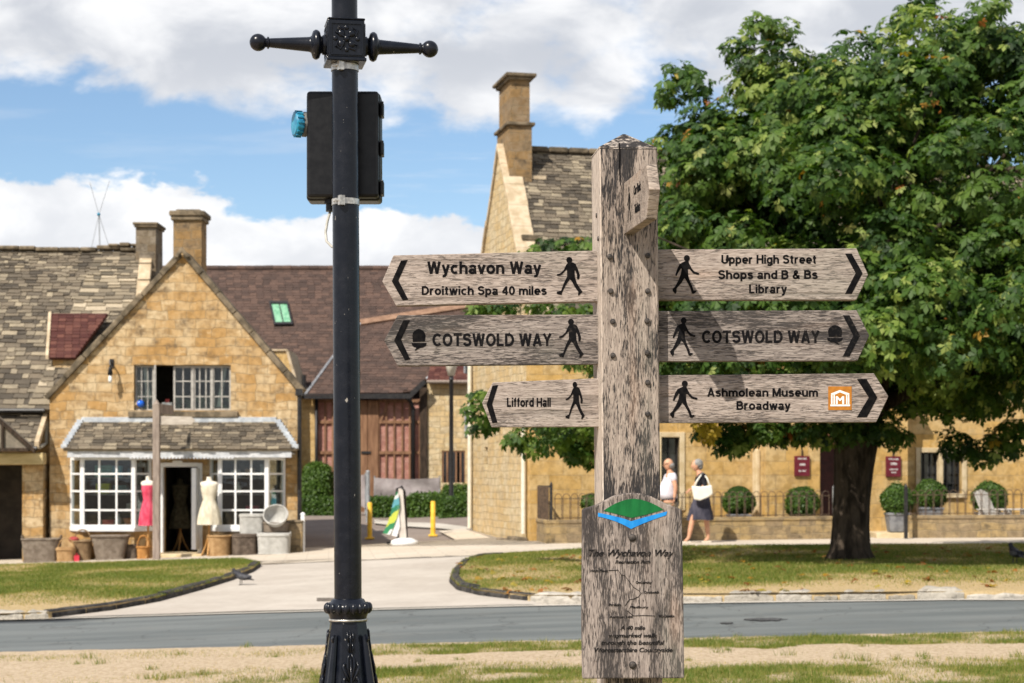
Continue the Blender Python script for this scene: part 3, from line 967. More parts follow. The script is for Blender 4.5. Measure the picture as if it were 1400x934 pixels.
def extend(line, x0, x1):
    (ax, ay), (bx, by) = line[0], line[2]
    (cx, cy), (dx_, dy_) = line[-1], line[-3]
    s0 = (by - ay) / (bx - ax) * 0.6; s1 = (dy_ - cy) / (dx_ - cx) * 0.6
    return [(x0, ay + (x0 - ax) * s0)] + line + [(x1, cy + (x1 - cx) * s1)]


near_x = extend(near_edge, -40, 40)
far_x = extend(far_edge, -40, 40)
sheet('road', near_x + far_x[::-1], -0.004, MAT['road'], 1.0)
ed = MB()
for i in range(161):
    x = -40 + i * .5
    y = float(np.interp(x, [p[0] for p in far_x], [p[1] for p in far_x]))
    for k_ in (-.04, .13):
        ed.v.append((x, y + k_, gz(x, y + k_) + .008))
ed.f = [(2 * i, 2 * i + 2, 2 * i + 3, 2 * i + 1) for i in range(160)]
struct(obj('road_edge', ed, MAT['edge']))


def edge_y(line, x):
    return np.interp(x, [p[0] for p in line], [p[1] for p in line])


def verge_green(x, y):
    d = edge_y(near_x, x) - y + (fbm(x * 0.9, y * 0.9, 3) - 0.5) * 1.1
    px = HX + np.asarray(x) / np.asarray(y) * FPX
    right = np.clip((px - 380) / 220, 0, 1)
    g = np.where((d > 0.25) & (d < 1.15), 0.34 + 0.62 * right, 0.0)
    g2 = np.clip((d - 1.95) * 1.6, 0, 1) * np.clip((px - 120) / 320, 0.12, 1)
    n = fbm(x * 1.7, y * 2.6, 9)
    p = np.clip((fbm(x * 2.3, y * 1.9, 41) - 0.30) * 3.2, 0, 1)
    return np.clip(np.maximum(g, g2) * (0.35 + 0.9 * n) * (0.45 + 0.55 * p) + 0.02, 0, 1)


sheet('verge', [(p[0], p[1] + 0.0) for p in near_x] + [(40, -4), (-40, -4)], 0.0, MAT['verge'], 1.0, lambda x, y: verge_green(x, y))
fine = [(x, edge_y(near_x, x) - 0.03 + 0.16 * (fbm(x * 3.1, 0.5, 77) - .5) + .05 * (vnoise(x * 14, 0.2, 78) - .5)) for x in np.linspace(-5.2, 5.2, 180)] + [(5.2, 10.0), (-5.2, 10.0)]
sheet('worn_grass_verge', fine, 0.010, MAT['verge'], 0.14, verge_green)

# the two grass islands, their kerbs, the lane between them and the pavement behind
kl = [ground(*p) for p in ((70, 846), (150, 836), (215, 824), (270, 809), (315, 795), (345, 783), (356, 775))]
kr = [ground(*p) for p in ((690, 763.5), (655, 765), (634, 771), (619, 785), (615, 797), (626, 808), (655, 815), (690, 819.5), (722, 822.5))]
kstone_l = [ground(*p) for p in ((-120, 851.5), (-60, 850), (0, 848), (38, 847), (68, 846.2))]
kstone_r = [ground(*p) for p in ((724, 823), (800, 823), (900, 822), (1000, 821), (1100, 820), (1200, 819), (1300, 818.5), (1400, 818), (1500, 817))]
back_l = [ground(*p) for p in ((330, 769.5), (200, 772), (0, 777), (-120, 780))]
back_r = [ground(*p) for p in ((1520, 748), (1400, 749), (1180, 750), (940, 752.5), (820, 755.5), (735, 760))]
isl_l = [(-30, kstone_l[0].y + 4)] + [XY(p) for p in kstone_l] + [XY(p) for p in kl] + [XY(p) for p in back_l] + [(-30, back_l[-1].y + 1)]
isl_r = [XY(p) for p in kr] + [XY(p) for p in kstone_r] + [(30, kstone_r[-1].y - 2), (30, back_r[0].y)] + [XY(p) for p in back_r]


def island_green(edge):
    def f(x, y):
        d = y - edge_y(far_x, x) + (fbm(x * 0.8, y * 0.8, 21) - 0.5) * 1.6
        g = np.clip(d / 1.9 - 0.55, 0, 1)
        n = fbm(x * 0.9, y * 0.6, 31)
        p = np.clip((fbm(x * 0.7 + 5, y * 0.5, 51) - 0.30) * 3.0, 0, 1)
        return np.clip(g * (0.45 + 0.75 * n) * (0.45 + 0.55 * p), 0, 1)
    return f


sheet('grass_bank', isl_l, 0.085, MAT['lawn'], 0.3, island_green(0))
sheet('grass_green', isl_r, 0.085, MAT['lawn'], 0.3, island_green(1))
lane = [XY(p) for p in [ground(72, 846.5)] + kl] + [XY(ground(352, 768)), XY(ground(690, 759))] + [XY(p) for p in kr] + [XY(ground(735, 828.5)), XY(ground(400, 836.5)), XY(ground(72, 845.9))]
sheet('lane', [XY(ground(40, 846))] + [(p.x + 0.02, p.y) for p in kl] + [XY(ground(340, 767)), XY(ground(705, 758))] + [XY(p) for p in kr] + [XY(ground(745, 827.5)), XY(ground(525, 832.5)), XY(ground(350, 836.5)), XY(ground(180, 842))], 0.012, MAT['lane'], 0.5)
pv_front = [XY(ground(*p)) for p in ((-140, 781), (0, 777.5), (200, 772.5), (352, 768), (520, 763.5), (690, 759.5), (820, 756), (940, 753), (1180, 750.5), (1400, 749.5), (1540, 748.5))]
pv_back = [(18, 41.5), (11.2, 41.0), (2.0, 40.5), (.75, 38.6)] + [XY(ground(*p)) for p in ((700, 746.5), (560, 748), (412, 750))] + [(-4.9, 42.5), (-12, 43.0), (-16, 43.2)]
sheet('pavement', pv_front + pv_back, 0.022, MAT['pave'], 0.5)
sheet('forecourt', [(0.75, 38.7), (2, 40.4), (16, 40.4), (16, 46), (.5, 43.5), (-0.2, 42.2), (-1.2, 47.5), (-1.9, 47.3), (-0.9, 41.0)], 0.016, MAT['pave'], 0.5)
sheet('footway', [XY(ground(*p)) for p in ((512, 711), (600, 716), (640, 721), (645, 727), (600, 723), (512, 716))], 0.012, MAT['edge'], 0.5)


def kerb_sweep(name, pts, wid, h, mat, jit=0.0, blocks=None):
    """kerb along a line of ground points"""
    pts = [Vector(p) for p in pts]
    L = [0]
    for a, b in zip(pts, pts[1:]):
        L.append(L[-1] + (b - a).length)
    def at(t):
        i = max(0, min(len(pts) - 2, int(np.searchsorted(L, t) - 1)))
        f = (t - L[i]) / (L[i + 1] - L[i])
        p = pts[i].lerp(pts[i + 1], f); d = (pts[i + 1] - pts[i]).normalized()
        return p, d
    mb = MB()
    t = 0
    nn = 8 if jit > .2 else 4
    while t < L[-1] - 0.05:
        ln = min(random.uniform(*blocks) if blocks else 0.9, L[-1] - t)
        g = 0.012
        hh = h * random.uniform(1 - jit, 1 + jit); ww = wid * random.uniform(1 - jit * .5, 1 + jit * .5)
        rings = []
        for q in range(nn):
            p, d = at(t + g + (ln - 2 * g) * q / (nn - 1))
            s_ = Vector((-d.y, d.x, 0))
            z0 = gz(p.x, p.y) - 0.06
            j = lambda: random.uniform(-jit, jit) * 0.10
            k_ = (0.70 if q in (0, nn - 1) else random.uniform(.85, 1.1)) if jit > .2 else 1
            rings.append([p + s_ * (-.02) + Vector((0, 0, z0 - p.z)), p + s_ * (ww + j()) + Vector((0, 0, z0 - p.z)),
                          p + s_ * (ww * .92 + j()) + Vector((0, 0, z0 + .06 + hh * k_ * (1 + j()) - p.z)),
                          p + s_ * (.03 + j()) + Vector((0, 0, z0 + .06 + hh * k_ * (.95 + j()) - p.z)),
                          p + s_ * (-.01 + j() * .5) + Vector((0, 0, z0 + .06 + hh * .55 - p.z))])
        mb.loft(rings)
        t += ln
    return struct(obj(name, mb, mat, bevel=0.012))


kerb_sweep('kerb', kl, 0.14, 0.11, MAT['kerb_black'], 0.12, (0.45, 0.95))
kerb_sweep('kerb', kr, 0.14, 0.11, MAT['kerb_black'], 0.12, (0.45, 0.95))
kerb_sweep('stone_kerb', kstone_l, 0.26, 0.12, MAT['kerb_stone'], 0.32, (0.35, 0.9))
kerb_sweep('stone_kerb', kstone_r, 0.30, 0.10, MAT['kerb_stone'], 0.30, (0.22, 0.85))

# metal covers and patches in the carriageway
def cover(name, px0, px1, py0, py1, mat, off=0.016, round_=False):
    a = [ground(px0, py1), ground(px1, py1), ground(px1, py0), ground(px0, py0)]
    if round_:
        c_ = sum(a, Vector()) / 4; ux = (a[1] - a[0]) / 2; uy = (a[3] - a[0]) / 2
        a = [c_ + ux * math.cos(t_) * random.uniform(.7, 1.1) + uy * math.sin(t_) * random.uniform(.6, 1.1) for t_ in [i * math.pi / 13 for i in range(26)]]
    mb = MB().zprism([XY(p) for p in a], 0, 0.006)
    for i, p in enumerate(mb.v):
        mb.v[i] = (p[0], p[1], p[2] + gz(p[0], p[1]) + off)
    return obj(name, mb, mat)


MAT['cover'] = m_varied('worn_iron_cover', (0.09, 0.075, 0.06), (0.17, 0.14, 0.11), 12, 0.7, 0.3, 0.5, 60, 0.006)
MAT['patch'] = m_varied('dark_tar_patch', (0.045, 0.045, 0.046), (0.085, 0.085, 0.085), 12, 0.8, 0.2, 0.5, 60, 0.004)
struct(cover('drain_cover', 433, 470, 819.5, 823.5, MAT['cover']))
o = cover('road_patch', 1018, 1075, 845.5, 849.5, MAT['patch'], 0.003, True); struct(o)
o = cover('road_patch', 983, 1004, 851.5, 853.5, MAT['patch'], 0.003, True); struct(o)


# ---- grass blades
def blades(name, label, X, Y, Hh, Wd, off, dry):
    n = len(X)
    ang = rng.uniform(0, 2 * math.pi, n)
    lean = rng.uniform(0.1, 0.9, n) * Hh
    la = rng.uniform(0, 2 * math.pi, n)
    Z = G(X, Y) + off
    cx, sx_ = np.cos(ang) * Wd, np.sin(ang) * Wd
    vs = np.empty((n, 3, 3))
    vs[:, 0] = np.stack([X - cx, Y - sx_, Z - 0.004], 1)
    vs[:, 1] = np.stack([X + cx, Y + sx_, Z - 0.004], 1)
    vs[:, 2] = np.stack([X + np.cos(la) * lean, Y + np.sin(la) * lean, Z + Hh], 1)
    me = bpy.data.meshes.new(name)
    me.vertices.add(n * 3); me.vertices.foreach_set('co', vs.reshape(-1))
    me.loops.add(n * 3); me.loops.foreach_set('vertex_index', np.arange(n * 3, dtype=np.int32))
    me.polygons.add(n); me.polygons.foreach_set('loop_start', np.arange(0, n * 3, 3, dtype=np.int32))
    me.update(calc_edges=True)
    a = me.attributes.new('rnd', 'FLOAT', 'FACE')
    a.data.foreach_set('value', np.clip(rng.uniform(0, 0.62, n) + dry * 0.42, 0, 1).astype(np.float32))
    me.materials.append(MAT['blade'])
    o = link(bpy.data.objects.new(name, me))
    return stuff(o, label, 'grass')


MAT['blade'] = m_leaf('grass_blade', [(0, (0.070, 0.118, 0.014)), (0.30, (0.125, 0.172, 0.026)), (0.50, (0.205, 0.215, 0.052)), (0.68, (0.36, 0.285, 0.12)), (1.0, (0.52, 0.385, 0.20))], 0.3, 0.6)


def in_poly(x, y, poly):
    c = np.zeros(len(x), bool)
    n = len(poly)
    for i in range(n):
        x1, y1 = poly[i]; x2, y2 = poly[(i + 1) % n]
        t = ((y1 > y) != (y2 > y)) & (x < (x2 - x1) * (y - y1) / (y2 - y1 + 1e-12) + x1)
        c ^= t
    return c


n = 330000
X = rng.uniform(-5.6, 5.6, n); Y = rng.uniform(11.0, 19, n)
ok = (Y < edge_y(near_x, X) - 0.12) & (np.abs(X) < 0.30 * Y + .3)
X, Y = X[ok], Y[ok]
g = verge_green(X, Y)
ok = rng.uniform(0, 1, len(X)) < np.clip(g * 1.3 - 0.08, 0.015, 1)
X, Y, g = X[ok], Y[ok], g[ok]
blades('grass', 'short patchy grass on the worn verge nearest the viewer, in front of the road', X, Y,
       rng.uniform(0.012, 0.034, len(X)) * (0.6 + g), 0.0030, 0.010, np.clip(1.1 - g * 1.5, 0, 1))


nt = 420                                       # coarser tufts
tx_ = rng.uniform(-5.2, 5.2, nt); ty_ = rng.uniform(11.5, 18.4, nt)
ok = (ty_ < edge_y(near_x, tx_) - 0.06) & (rng.uniform(0, 1, nt) < .25 + verge_green(tx_, ty_))
tx_, ty_ = tx_[ok], ty_[ok]
X = np.repeat(tx_, 36); Y = np.repeat(ty_, 36); sz = np.repeat(rng.uniform(.5, 1.3, len(tx_)), 36)
X = X + rng.normal(0, .035, len(X)) * sz; Y = Y + rng.normal(0, .035, len(Y)) * sz
blades('grass_tufts', 'taller loose grass tufts dotted over the worn verge nearest the viewer', X, Y, rng.uniform(.03, .075, len(X)) * sz, .0032, .008, rng.uniform(0, .5, len(X)))


def island_blades(poly, name, label, n):
    xs = [p[0] for p in poly]; ys = [p[1] for p in poly]
    X = rng.uniform(max(min(xs), -13), min(max(xs), 13), n); Y = rng.uniform(min(ys), max(ys), n)
    ok = in_poly(X, Y, poly) & (np.abs(X) < 0.30 * Y + .5)
    X, Y = X[ok], Y[ok]
    g = island_green(0)(X, Y)
    ok = rng.uniform(0, 1, len(X)) < np.clip(g * 1.25, 0.03, 1)
    X, Y, g = X[ok], Y[ok], g[ok]
    blades(name, label, X, Y, rng.uniform(0.018, 0.042, len(X)) * (0.6 + 0.7 * g), 0.006, 0.085, np.clip(1.1 - g * 1.4, 0, 1))


island_blades(isl_l, 'grass', 'mown grass on the bank in front of the gift shop', 200000)
island_blades(isl_r, 'grass', 'mown grass under the chestnut tree, half in its shade', 260000)

# ------------------------------------------------------------------ frames of windows
def frame_panel(p0, p1, zs, cols, out=0.05, bar=0.032, dep=0.05, mb=None, xs=None):
    """glazed frame between two plan points; zs = heights of the horizontal bars"""
    p0 = Vector((p0[0], p0[1], 0)); p1 = Vector((p1[0], p1[1], 0))
    L = (p1 - p0).length; d = (p1 - p0) / L
    M = Matrix(((d.x, -d.y, 0, p0.x), (d.y, d.x, 0, p0.y), (0, 0, 1, 0), (0, 0, 0, 1)))
    mb = mb or MB()
    zs = sorted(zs)
    mb.box(0, out, -dep / 2, dep / 2, zs[0], zs[-1], M)
    mb.box(L - out, L, -dep / 2, dep / 2, zs[0], zs[-1], M)
    mb.box(out, L - out, -dep / 2, dep / 2, zs[0], zs[0] + out, M)
    mb.box(out, L - out, -dep / 2, dep / 2, zs[-1] - out, zs[-1], M)
    for z in zs[1:-1]:
        mb.box(out, L - out, -dep * .35, dep * .35, z - bar / 2, z + bar / 2, M)
    xs = xs or [L * (i + 1) / cols for i in range(cols - 1)]
    for x in xs:
        mb.box(x - bar / 2, x + bar / 2, -dep * .42, dep * .42, zs[0] + out, zs[-1] - out, M)
    gl = MB().box(out * .7, L - out * .7, -0.004, 0.004, zs[0] + out * .7, zs[-1] - out * .7, M)
    return mb, gl


# ================================================================== gift shop with the big gable
D = 42.0
K = D / FPX
fx = lambda px: (px - HX) * K
fz = lambda py: CAMZ - (py - HY) * K
fp = lambda L: [(fx(a), fz(b)) for a, b in L]
fr = lambda a, b, c, d: rect(fx(a), fx(b), fz(d), fz(c))
shop = thing('stone_shop', 'golden stone shop with a big front gable, white bay windows and clothes at the door', 'shop', (fx(240), D, gz(fx(240), D)))
wall = fill(fp([(68, 782), (68, 545), (250, 345), (408, 535), (408, 772)]),
            [fr(183, 315.5, 499, 561), fr(104, 204, 629, 721), fr(222, 273, 637, 758), fr(290, 387, 629, 721)], D, D + 0.4)
for (a, b) in ((68, 92), (386, 408)):
    pass
wl = wall
SKW = -.145                                  # the house runs back at a slight angle to its front
for (p0, p1, zz0, zz1) in ((68, 75, 782, 545), (401, 408, 772, 535)):
    wl.zprism([(fx(p0), D + .4), (fx(p1), D + .4), (fx(p1) + SKW * 6.5, D + 6.9), (fx(p0) + SKW * 6.5, D + 6.9)], fz(zz0), fz(zz1))
obj('wall', wl, MAT['stone_shop'], shop)
back = fill(fp([(75.5, 780), (75.5, 541), (250, 352), (400.5, 530), (400.5, 772)]), [], D + 6.5, D + 6.9, Matrix.Translation((SKW * 6.3, 0, 0)))
obj('rear_wall', back, MAT['stone_shop'], shop)
inn_ = MB()
inn_.box(fx(76), fx(377), D + 0.41, D + 2.59, fz(592) - 0.1, fz(590))          # first floor
inn_.box(fx(160), fx(330), D + 0.41, D + 2.59, fz(492), fz(490))               # ceiling of the upper room
inn_.box(fx(76), fx(377), D + 2.6, D + 2.7, fz(770), fz(594))
inn_.box(fx(160), fx(330), D + 2.6, D + 2.7, fz(589), fz(493))
inn_.box(fx(76), fx(377), D + 0.41, D + 2.59, fz(764) - 0.2, fz(758))
inn_.box(fx(211), fx(213.5), D + 0.42, D + 2.58, fz(757), fz(594))
inn_.box(fx(281), fx(283.5), D + 0.42, D + 2.58, fz(757), fz(594))
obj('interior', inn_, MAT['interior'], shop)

# roof slopes and copings
ap = (fx(250), fz(350)); el = (fx(66), fz(547)); er = (fx(410), fz(538))
sk7 = SKW * 6.5 - .1
rf = roof_slabs([(el[0] + sk7, D + 7, el[1]), (el[0], D + .5, el[1]), (ap[0], D + .5, ap[1]), (ap[0] + sk7, D + 7, ap[1])], .16, .11, .18, .42, .028, .012)
roof_slabs([(er[0], D + .5, er[1]), (er[0] + sk7, D + 7, er[1]), (ap[0] + sk7, D + 7, ap[1]), (ap[0], D + .5, ap[1])], .16, .11, .18, .42, .028, .012, rf)
flat_poly([(el[0] + sk7, D + 7, el[1]), (el[0], D + .45, el[1]), (ap[0], D + .45, ap[1]), (ap[0] + sk7, D + 7, ap[1])], .08, rf)
flat_poly([(er[0], D + .45, er[1]), (er[0] + sk7, D + 7, er[1]), (ap[0] + sk7, D + 7, ap[1]), (ap[0], D + .45, ap[1])], .08, rf)
roof = obj('roof', rf, MAT['slate'], shop)
cp = MB()
for (a, b, s_) in ((el, ap, 1), (ap, er, -1)):
    a = Vector((a[0], 0, a[1])); b = Vector((b[0], 0, b[1]))
    n = 7; d = (b - a) / n; nn = Vector((-d.z, 0, d.x)).normalized()
    if nn.z < 0: nn = -nn
    for i in range(n):
        p, q = a + d * i + d * .01, a + d * (i + 1) - d * .01
        th = .13 + random.uniform(-.012, .012)
        off = random.uniform(-.01, .01)
        cp.prism([(p.x, p.z), (q.x, q.z), (q.x + nn.x * th, q.z + nn.z * th), (p.x + nn.x * th, p.z + nn.z * th)], D - .09 + off, D + .52)
cp.prism(fp([(239, 352), (250, 338), (261, 352), (256, 354), (250, 346), (244, 354)]), D - .16, D - .092)   # little pediment
obj('coping', cp, MAT['coping'], shop, bevel=.02)
ch = MB().box(fx(231), fx(270), D + .53, D + 1.25, fz(372), fz(297))
chim = obj('chimney', ch, MAT['stone_chimney'], roof)
c2 = MB().box(fx(228), fx(273), D + .47, D + 1.31, fz(297), fz(291)).box(fx(226), fx(275.5), D + .43, D + 1.35, fz(291), fz(284)).box(fx(234), fx(268), D + .57, D + 1.2, fz(284), fz(281))
obj('chimney_cap', c2, MAT['coping'], roof, bevel=.03)

# upper window: five lights, one casement swung open
zs = [fz(561), fz(542), fz(521), fz(500)]
fm = MB(); gl = MB()
for a, b, c in ((236, 262.5, 2), (263.5, 289, 3), (289.5, 315, 2)):
    m_, g_ = frame_panel((fx(a), D + .12), (fx(b), D + .12), zs, c, .042, .026, .05)
    fm.grow(m_); gl.grow(g_)
m_, g_ = frame_panel((fx(184), D + .12), (fx(209), D + .12), zs, 3, .032, .02, .05); fm.grow(m_); gl.grow(g_)
m_, g_ = frame_panel((fx(211), D + .10), (fx(215.5), D - .30), zs, 2, .032, .02, .04); fm.grow(m_); gl.grow(g_)
for a in (209.3, 262.7, 289.2):
    fm.box(fx(a), fx(a + 1.2), D + .07, D + .19, fz(561), fz(499.3))
wf = obj('window', fm, MAT['dark_frame'], shop)
obj('pane', gl, MAT['glass'], wf)
obj('window_sill', MB().box(fx(176), fx(326), D - .10, D + .1, fz(571), fz(562.5)), MAT['coping'], shop, bevel=.02)


def curtain(x0, x1, y, z0, z1, tilt=0.0, n=18):
    mb = MB()
    for i in range(n):
        t = i / (n - 1)
        for z, s_ in ((z0, 1), (z1, 0)):
            x = x0 + (x1 - x0) * t + tilt * s_
            mb.v.append((x, y + .025 * math.sin(t * 22 + s_), z))
    mb.f = [(2 * i, 2 * i + 2, 2 * i + 3, 2 * i + 1) for i in range(n - 1)]
    return mb


MAT['curtain'] = m_varied('white_curtain', (0.55, 0.54, 0.50), (0.70, 0.69, 0.65), 6, 0.9, 0.05)
obj('curtain', curtain(fx(193), fx(200), D + .24, fz(545), fz(502), 0.06), MAT['curtain'], shop, smooth=True)
cu = curtain(fx(302), fx(308), D + .24, fz(556), fz(502), fx(0) - fx(8))
obj('curtain', cu, MAT['curtain'], shop, smooth=True)

# bay windows
zb = [fz(720), fz(697), fz(671.5), fz(648), fz(626)]
for (x0, x1, x2, x3, cols) in ((98, 119, 189, 206, 3), (288.5, 305, 369, 389, 3)):
    fm = MB(); gl = MB()
    yb = D - .48
    for p, q, c in (((fx(x0), D - .02), (fx(x1), yb), 1), ((fx(x1), yb), (fx(x2), yb), cols), ((fx(x2), yb), (fx(x3), D - .02), 1)):
        m_, g_ = frame_panel(p, q, zb, c, .055, .042, .06)
        fm.grow(m_); gl.grow(g_)
    for x, y in ((fx(x1), yb), (fx(x2), yb)):
        fm.box(x - .035, x + .035, y - .036, y + .036, zb[0] - .01, zb[-1] + .01)
    b_ = obj('bay_window', fm, MAT['white_paint'], shop)
    obj('pane', gl, MAT['glass'], b_)
    obj('sill', MB().zprism([(fx(x0) - .05, D - .001), (fx(x1) - .03, yb - .08), (fx(x2) + .03, yb - .08), (fx(x3) + .05, D - .001)], zb[0] - .10, zb[0] - .002), MAT['white_paint'], b_, bevel=.012)
    obj('plinth', MB().zprism([(fx(x0), D - .002), (fx(x1), yb + .03), (fx(x2), yb + .03), (fx(x3), D - .002)], fz(775), zb[0] - .102), MAT['stone_shop'], shop)
obj('door_frame', MB().box(fx(219), fx(223.5), D - .07, D + .1, fz(757), fz(633)).box(fx(270.5), fx(277), D - .07, D + .1, fz(757), fz(633))
    .box(fx(223.5), fx(270.5), D - .07, D + .1, fz(638.5), fz(632.5)).box(fx(268), fx(274), D - .001 - .6, D - .08, fz(750), fz(640)), MAT['white_paint'], shop, bevel=.008)
obj('doorstep', MB().box(fx(214), fx(283), D - .75, D + .45, fz(764) - .1, fz(755.5)), MAT['stone_trim'], shop, bevel=.02)
obj('number_plate', MB().box(fx(237), fx(250), D - .085, D - .071, fz(636), fz(630)), MAT['white_sign'], shop)

# stone-slated roof over the bays
ye = D - .75
kk = (D - .75) / FPX
ax = lambda px: (px - HX) * kk
ez = CAMZ - (614 - HY) * kk
tz = fz(576)
P = [(ax(86), ye, ez), (ax(405), ye, ez), (fx(379), D - .02, tz), (fx(111), D - .02, tz)]
br = roof_slabs(P, .105, .085, .12, .36, .026, .018)
flat_poly(P, .06, br)
for tri in ([(ax(86), D - .02, ez), (ax(86), ye, ez), (fx(111), D - .02, tz)], [(ax(405), ye, ez), (ax(405), D - .02, ez), (fx(379), D - .02, tz)]):
    flat_poly(tri, .06, br)
brf = obj('bay_roof', br, MAT['slate'], shop)
fl = MB().box(fx(112), fx(378), D - .07, D - .003, fz(579), fz(570.5))
for (a, b) in (((111, tz, D - .05), (86, ez, ye)), ((379, tz, D - .05), (405, ez, ye))):
    for i in range(9):
        t = (i + .5) / 9
        x = fx(a[0]) * (1 - t) + ax(b[0]) * t; z = a[1] * (1 - t) + b[1] * t; y = a[2] * (1 - t) + b[2] * t
        fl.box(x - .07, x + .07, y - .02, y + .12, z - .02, z + .075)
obj('flashing', fl, MAT['lead'], brf, bevel=.008)
fs = MB().box(ax(91), ax(398), ye + .06, ye + .10, CAMZ - (625.5 - HY) * kk, CAMZ - (616.5 - HY) * kk)
fs.box(ax(91), ax(398), ye + .10, D - .003, CAMZ - (621 - HY) * kk, CAMZ - (619 - HY) * kk)
for i in range(30):
    c = 176 + i * 4.8
    fs.prism([(ax(c), CAMZ - (625 - HY) * kk), (ax(c + 4.4), CAMZ - (625 - HY) * kk), (ax(c + 3.2), CAMZ - (627.4 - HY) * kk), (ax(c + 1.2), CAMZ - (627.4 - HY) * kk)], ye + .03, ye + .058)
obj('fascia', fs, MAT['fascia_paint'], shop)
obj('downpipe', MB().tube([(fx(410), D - .08, fz(538)), (fx(410), D - .08, fz(762))], .05).box(fx(405), fx(414), D - .16, D, fz(541), fz(532)), MAT['black_iron'], shop, smooth=True, auto=40)
sp = thing('wall_lamp', 'small lamp on a bracket high on the shop gable, left of the upper window', 'lamp', (fx(153), D, fz(520)))
obj('bracket', MB().tube([(fx(153), D - .01, fz(497)), (fx(153), D - .22, fz(494)), (fx(154), D - .25, fz(500))], .02, 8).box(fx(150.5), fx(155.5), D - .03, D - .002, fz(503), fz(491)), MAT['black_iron'], sp)
obj('lamp_shade', MB().lathe([(.02, .22), (.045, .14), (.06, .02), (.05, 0)], (fx(154), D - .25, fz(514)), 12), MAT['black_plastic'], sp, smooth=True)
obj('bulb', MB().lathe([(.035, .16), (.045, .05), (.03, 0)], (fx(154), D - .25, fz(524)), 12), MAT['white_sign'], sp, smooth=True)

# ================================================================== long slate-roofed house at the left
DL = 42.35
KL = DL / FPX
lx = lambda px: (px - HX) * KL
lz = lambda py: CAMZ - (py - HY) * KL
house = thing('slate_roofed_house', 'long low stone house under a mossy stone-slate roof at the left edge', 'house', (lx(-60), DL, gz(lx(-60), DL)))
hw = fill([(lx(-330), lz(800)), (lx(68), lz(785)), (lx(68), lz(552)), (lx(-330), lz(552))], [rect(lx(-62), lx(39), lz(768), lz(636))], DL, DL + .4)
hw.box(lx(39), lx(67), DL - .55, DL - .003, lz(785), lz(636))
hw.box(lx(-330), lx(-62), DL - .55, DL - .003, lz(800), lz(636))
obj('wall', hw, MAT['stone_shop'], house)
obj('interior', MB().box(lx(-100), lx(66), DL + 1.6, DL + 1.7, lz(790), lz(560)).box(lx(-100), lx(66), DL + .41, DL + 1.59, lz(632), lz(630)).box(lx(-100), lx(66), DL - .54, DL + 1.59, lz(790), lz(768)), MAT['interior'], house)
ridge_z = CAMZ + (650 - 343) / FPX * 46.0
E0, E1 = Vector((lx(-330), DL - .25, lz(560))), Vector((fx(175), DL - .25, lz(560)))
R1, R0 = Vector(((197 - HX) / FPX * 46.0, 46.0, ridge_z)), Vector(((-330 - HX) / FPX * 46.0, 46.0, ridge_z))
hpoly = [E0, E1, R1, R0]
hn = (E1 - E0).cross(R0 - E0).normalized()
hr = roof_slabs(hpoly, .175, .095, .14, .50, .032, .030)
flat_poly([p - hn * .02 for p in hpoly], .1, hr)
bk = [Vector((R1.x, 46.0, ridge_z)), Vector((R1.x, 49.8, lz(560))), Vector((R0.x, 49.8, lz(560))), Vector((R0.x, 46, ridge_z))]
flat_poly([bk[1], bk[2], bk[3], bk[0]], .1, hr)
hroof = obj('roof', hr, MAT['slate'], house)
rt = MB()
x = R0.x
while x < R1.x - .1:
    l = random.uniform(.4, .6)
    h = random.uniform(-.03, .03)
    rt.prism([(x, ridge_z + h), (min(x + l, R1.x) - .01, ridge_z + h), (min(x + l, R1.x) - .01, ridge_z + .10 + h), (x, ridge_z + .10 + h)], 45.85, 46.15)
    x += l
for i in range(3):
    xx = (150 + 15 * i - HX) / FPX * 46
    rt.box(xx, xx + .26, 45.8, 46.1, ridge_z + .1, ridge_z + .16 + .03 * (i % 2))
obj('ridge', rt, MAT['coping'], hroof, bevel=.03)
vg = MB()
for i in range(9):
    a = R1.lerp(E1, i / 9 + .004); b = R1.lerp(E1, (i + 1) / 9 - .004)
    q = Vector((.24, 0, 0)); up = hn * .13
    vg.loft([[a - q * .3, a + q, a + q + up, a - q * .3 + up], [b - q * .3, b + q, b + q + up, b - q * .3 + up]])
obj('verge', vg, MAT['coping_pale'], hroof, bevel=.02)
# pale patched slates over part of the slope
pt = [onplane(px, py, E0 + hn * .02, hn) for px, py in ((95, 430), (200, 425), (196, 352), (130, 352))]
obj('patched_slates', roof_slabs(pt, .14, .11, .18, .6, .035, .03), MAT['slate_pale'], hroof)
pt = [onplane(px, py, E0 + hn * .02, hn) for px, py in ((38, 553), (72, 553), (76, 500), (66, 500))]
obj('patched_slates', roof_slabs(pt, .20, .16, .25, .5, .035, .03), MAT['slate_pale'], hroof)
# red tiled patch of roof standing out of the slates
up = Vector((0, -.28, .10))
q4 = [onplane(px, py, E0, hn) + up for px, py in ((71, 495), (106, 497), (150, 440), (75, 433))]
q4[2] = q4[3] + (q4[2] - q4[3]); q4[0].z = q4[1].z = (q4[0].z + q4[1].z) / 2; q4[2].z = q4[3].z = (q4[2].z + q4[3].z) / 2
q4[0].y = q4[1].y = (q4[0].y + q4[1].y) / 2; q4[2].y = q4[3].y = (q4[2].y + q4[3].y) / 2
dm = roof_slabs([q4[0], q4[1], q4[2], q4[3]], .115, .115, .17, .19, .022, .003)
flat_poly(q4, .07, dm)
dorm = obj('dormer_roof', dm, MAT['tile_red'], house)
obj('dormer_wall', MB().prism([(q4[0].x + .06, q4[0].z - .03), (q4[0].x + .06, q4[0].z - .75), (q4[1].x + .9, q4[0].z - .75), (q4[1].x + .9, q4[0].z + .1)], q4[0].y + .12, q4[0].y + .9), MAT['stone_shop'], house)
